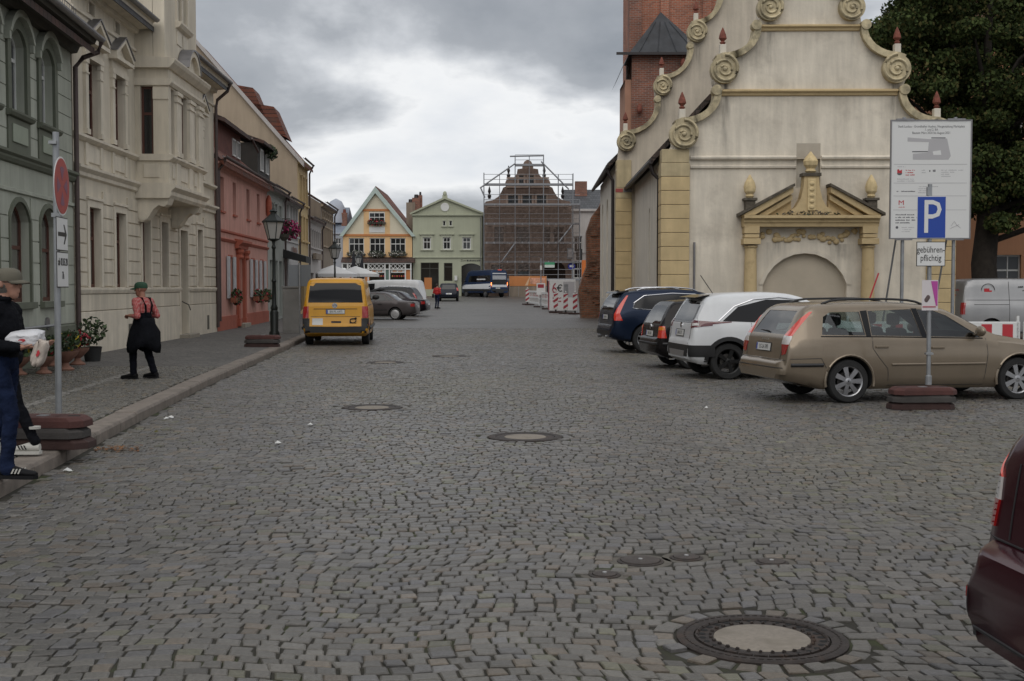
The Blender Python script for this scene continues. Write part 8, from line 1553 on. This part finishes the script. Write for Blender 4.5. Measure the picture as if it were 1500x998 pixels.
def pack(name, label, cat, loc, rot, dims, mat, spot):
    t = thing(name, label, cat, loc); t.rotation_euler = rot; m = MB(); nx, ny, nz = 10, 6, 4; L_, W_, H_ = dims
    b = bmesh.new(); bmesh.ops.create_cube(b, size=1); bmesh.ops.subdivide_edges(b, edges=b.edges, cuts=5, use_grid_fill=True); rg = random.Random(hash(name) % 99)
    for v in b.verts:
        x, y, z = v.co * 2; k = 1 - .18 * (x ** 4 + y ** 4) * .5; v.co = Vector((x * L_ / 2, y * W_ / 2, z * H_ / 2 * (1 - .42 * max(x * x, y * y) ** 2))) + Vector([rg.uniform(-.009, .009) for _ in range(3)])
    me = bpy.data.meshes.new('wrapper'); b.to_mesh(me); b.free(); me.materials.append(mat); me.polygons.foreach_set('use_smooth', [True] * len(me.polygons)); o = bpy.data.objects.new('wrapper', me); COL.objects.link(o); o.parent = t
    if spot: e = MB().lathe([(.028, -W_ / 2 * 1.0 - .004), (.028, -W_ / 2 + .002)], (0, 0, 0), 16, 'y').build('logo_oval', mm_inkr, t); e.scale = (1, 1, .45)
    return t
mm_plastic = M('white_plastic', (.62, .62, .64), .35, var=.06, vs=10, bump=.4, bs=18)
pack('white_package', 'white plastic wrapped package with red logo in the man\'s arms', 'package', (-3.95, 9.90, 1.275), (R(4), R(-4), R(6)), (.25, .22, .135), mm_plastic, True)
pack('paper_bag', 'small beige paper bag held below the white package', 'bag', (-3.80, 9.80, 1.165), (0, R(-70), R(5)), (.21, .09, .10), M('beige_paper', (.44, .38, .33), .7, bump=.4, bs=20, var=.08, vs=10), True)
# second person, mostly hidden behind the first
m4 = thing('person', 'person in black track trousers and white striped shoes behind the man in the olive cap', 'person', (-4.69, 11.35, PZ + .008), R(180), 'people on foot'); pr = []
pr += [('e', (0, 0, .92), (.12, .16, .13), 1), ('e', (0, 0, 1.1), (.12, .16, .2), 1), ('e', (0, 0, 1.25), (.12, .17, .16), 1), ('c', (0, .14, 1.32), (0, -.14, 1.32), .075, .075, 1), ('c', (0, 0, 1.36), (.02, 0, 1.48), .055, .053, 0)]; f, l = head(pr, (.03, 0, 1.53), (1, 0, 0), 0, .95)
for s, kx_, fx2 in ((-1, .17, .18), (1, -.10, -.27)): pr += [('c', (0, s * .085, .9), (kx_, s * .085, .48), .088, .062, 1), ('c', (kx_, s * .085, .48), (fx2, s * .085, .12), .06, .045, 1)]
for s in (1, -1): pr += [('c', (0, s * .18, 1.32), (-.04, s * .21, 1.05), .055, .046, 1), ('c', (-.04, s * .21, 1.05), (.02, s * .2, .84), .046, .034, 1)]; hand(pr, (.02, s * .2, .82), (.1, 0, -1), s, (-1, 0, 0), 0, .35)
figure(m4, pr, [mm_skin, mm_jkt], .010); eyes(m4, Vector((.03, 0, 1.53)), f, l, .95); shoe(m4, (.16, -.085, 0), (1, -.05), mm_wsho, mm_wsho, mm_sblack); shoe(m4, (-.28, .085, .01), (1, 0), mm_wsho, mm_wsho, mm_sblack)
MB().ball((.02, 0, 1.58), .098, 14, 10, (1.05, .95, .9)).build('hair', mm_hair, m4, smooth=60); MB().lathe([(.056, .245), (.057, .268)], (-.262, .085, .0), 14).build('white_cuff_band', mm_wsho, m4)
# man in red checked shirt and green cap, walking away to the left
mm_chk = M('red_check_shirt', (.36, .035, .035), .8, kind='check', col2=(.42, .22, .2), scale=42.); mm_dung = M('dark_dungarees', (.006, .0065, .010), .9, spec=.1, var=.3, vs=8, bump=.6, bs=30); mm_capg = M('green_cap', (.015, .055, .028), .8)
m2 = thing('person', 'man in red checked shirt, dark dungarees and green cap on the pavement', 'person', (-6.26, 20.7, PZ), R(158), 'people on foot'); pr = []
pr += [('e', (-.01, 0, .90), (.135, .175, .15), 1), ('e', (.01, 0, 1.06), (.14, .17, .16), 1), ('e', (.0, 0, 1.20), (.12, .18, .17), 2), ('c', (0, .14, 1.31), (0, -.14, 1.31), .082, .082, 2), ('c', (.01, 0, 1.33), (.02, 0, 1.46), .056, .054, 0)]
hd = Vector((.035, 0, 1.52)); f, l = head(pr, hd, (1, .25, 0), 0, .98)
for s, kx_, kz, fx2, fz2 in ((1, .14, .50, .14, .1), (-1, 0, .5, -.14, .12)): pr += [('c', (0, s * .095, .86), (kx_, s * .095, kz), .098, .072, 1), ('c', (kx_, s * .095, kz), (fx2, s * .095, fz2), .07, .056, 1)]
for s in (1, -1):
    el = Vector((-.09, s * .26, 1.07)); wr = Vector((.12, s * .2, 1.08)); pr += [('c', (0, s * .19, 1.32), el, .064, .05, 2), ('c', el, el * .55 + wr * .45, .046, .041, 2), ('c', el * .5 + wr * .5, wr, .038, .03, 0)]; hand(pr, wr, (1, -s * .5, .05), s, (0, 0, 1), 0, .6)
figure(m2, pr, [mm_skin2, mm_dung, mm_chk], .0095); cap_part(m2, hd, f, mm_capg, .98); eyes(m2, hd, f, l)
jw = MB(); rg = random.Random(6); n = 20; R0 = [(.155, .185, 1.04), (.17, .21, .95), (.21, .26, .80), (.25, .30, .62), (.23, .31, .50)]; vs_ = []
for j, (a, b, z) in enumerate(R0):
    for k in range(n): t = 2 * PI * k / n; w_ = 1 + .13 * math.sin(5 * t + j) * (j > 1) + .05 * math.sin(11 * t + 2 * j); vs_.append((a * w_ * math.cos(t) - .02, b * w_ * math.sin(t), z + (.06 * math.sin(3 * t + 1) if j > 2 else 0)))
jw.add(vs_, [(j*n + k, j*n + (k+1) % n, (j+1)*n + (k+1) % n, (j+1)*n + k) for j in range(4) for k in range(n)]); o = jw.build('jacket_round_waist', mm_jkt, m2, smooth=60); sd_ = o.modifiers.new('s', 'SOLIDIFY'); sd_.thickness = .012
for s in (1, -1): MB().tube([(-.11, s * .06, 1.12), (-.125, s * .085, 1.25), (-.07, s * .1, 1.375), (.03, s * .1, 1.385), (.12, s * .08, 1.2)], .017, 6).build('strap', mm_dung, m2, smooth=60)
shoe(m2, (.10, .095, 0), (1, .1), mm_bsho, mm_bsho); shoe(m2, (-.18, -.095, .015), (1, -.1), mm_bsho, mm_bsho)
# person in red jacket across the street
m3 = thing('person', 'person in red jacket and dark jeans standing near the black saloon', 'person', (-5.05, 82.3, gz(82.3)), R(60), 'people on foot'); pr = []
pr += [('e', (0, 0, .9), (.13, .17, .14), 1), ('e', (0, 0, 1.05), (.15, .19, .18), 2), ('e', (0, 0, 1.22), (.14, .2, .18), 2), ('c', (0, .15, 1.32), (0, -.15, 1.32), .085, .085, 2), ('c', (0, 0, 1.36), (.02, 0, 1.48), .055, .054, 0)]; f, l = head(pr, (.03, 0, 1.54), (1, 0, 0), 0, .97)
for s, kx_ in ((1, .06), (-1, -.02)): pr += [('c', (0, s * .1, .86), (kx_, s * .11, .48), .09, .065, 1), ('c', (kx_, s * .11, .48), (kx_ - .06, s * .12, .1), .062, .05, 1)]
for s in (1, -1): pr += [('c', (0, s * .2, 1.32), (-.03, s * .27, 1.05), .066, .055, 2), ('c', (-.03, s * .27, 1.05), (.16, s * .18, 1.0), .054, .044, 2)]; hand(pr, (.17, s * .17, 1.0), (1, -s * .6, 0), s, (0, 0, 1), 0, .6)
figure(m3, pr, [mm_skin, mm_jean, M('red_jacket', (.42, .02, .018), .7, var=.1, vs=6)], .013); MB().ball((.015, 0, 1.585), .1, 14, 10, (1.05, .95, .85)).build('hair', M('dark_hair', (.03, .02, .015), .7), m3, smooth=60); shoe(m3, (-.05, .12, 0), (1, .1), mm_bsho, mm_bsho); shoe(m3, (-.12, -.12, 0), (1, -.1), mm_bsho, mm_bsho)
hbag = MB(); hbag.box(-.1, .08, .26, .36, .72, .98); hbag = tag(hbag.build('shoulder_bag', mm_sblack, None, bevel=.03), 'black bag held by the person in the red jacket', 'bag'); hbag.location = m3.location; hbag.rotation_euler = m3.rotation_euler
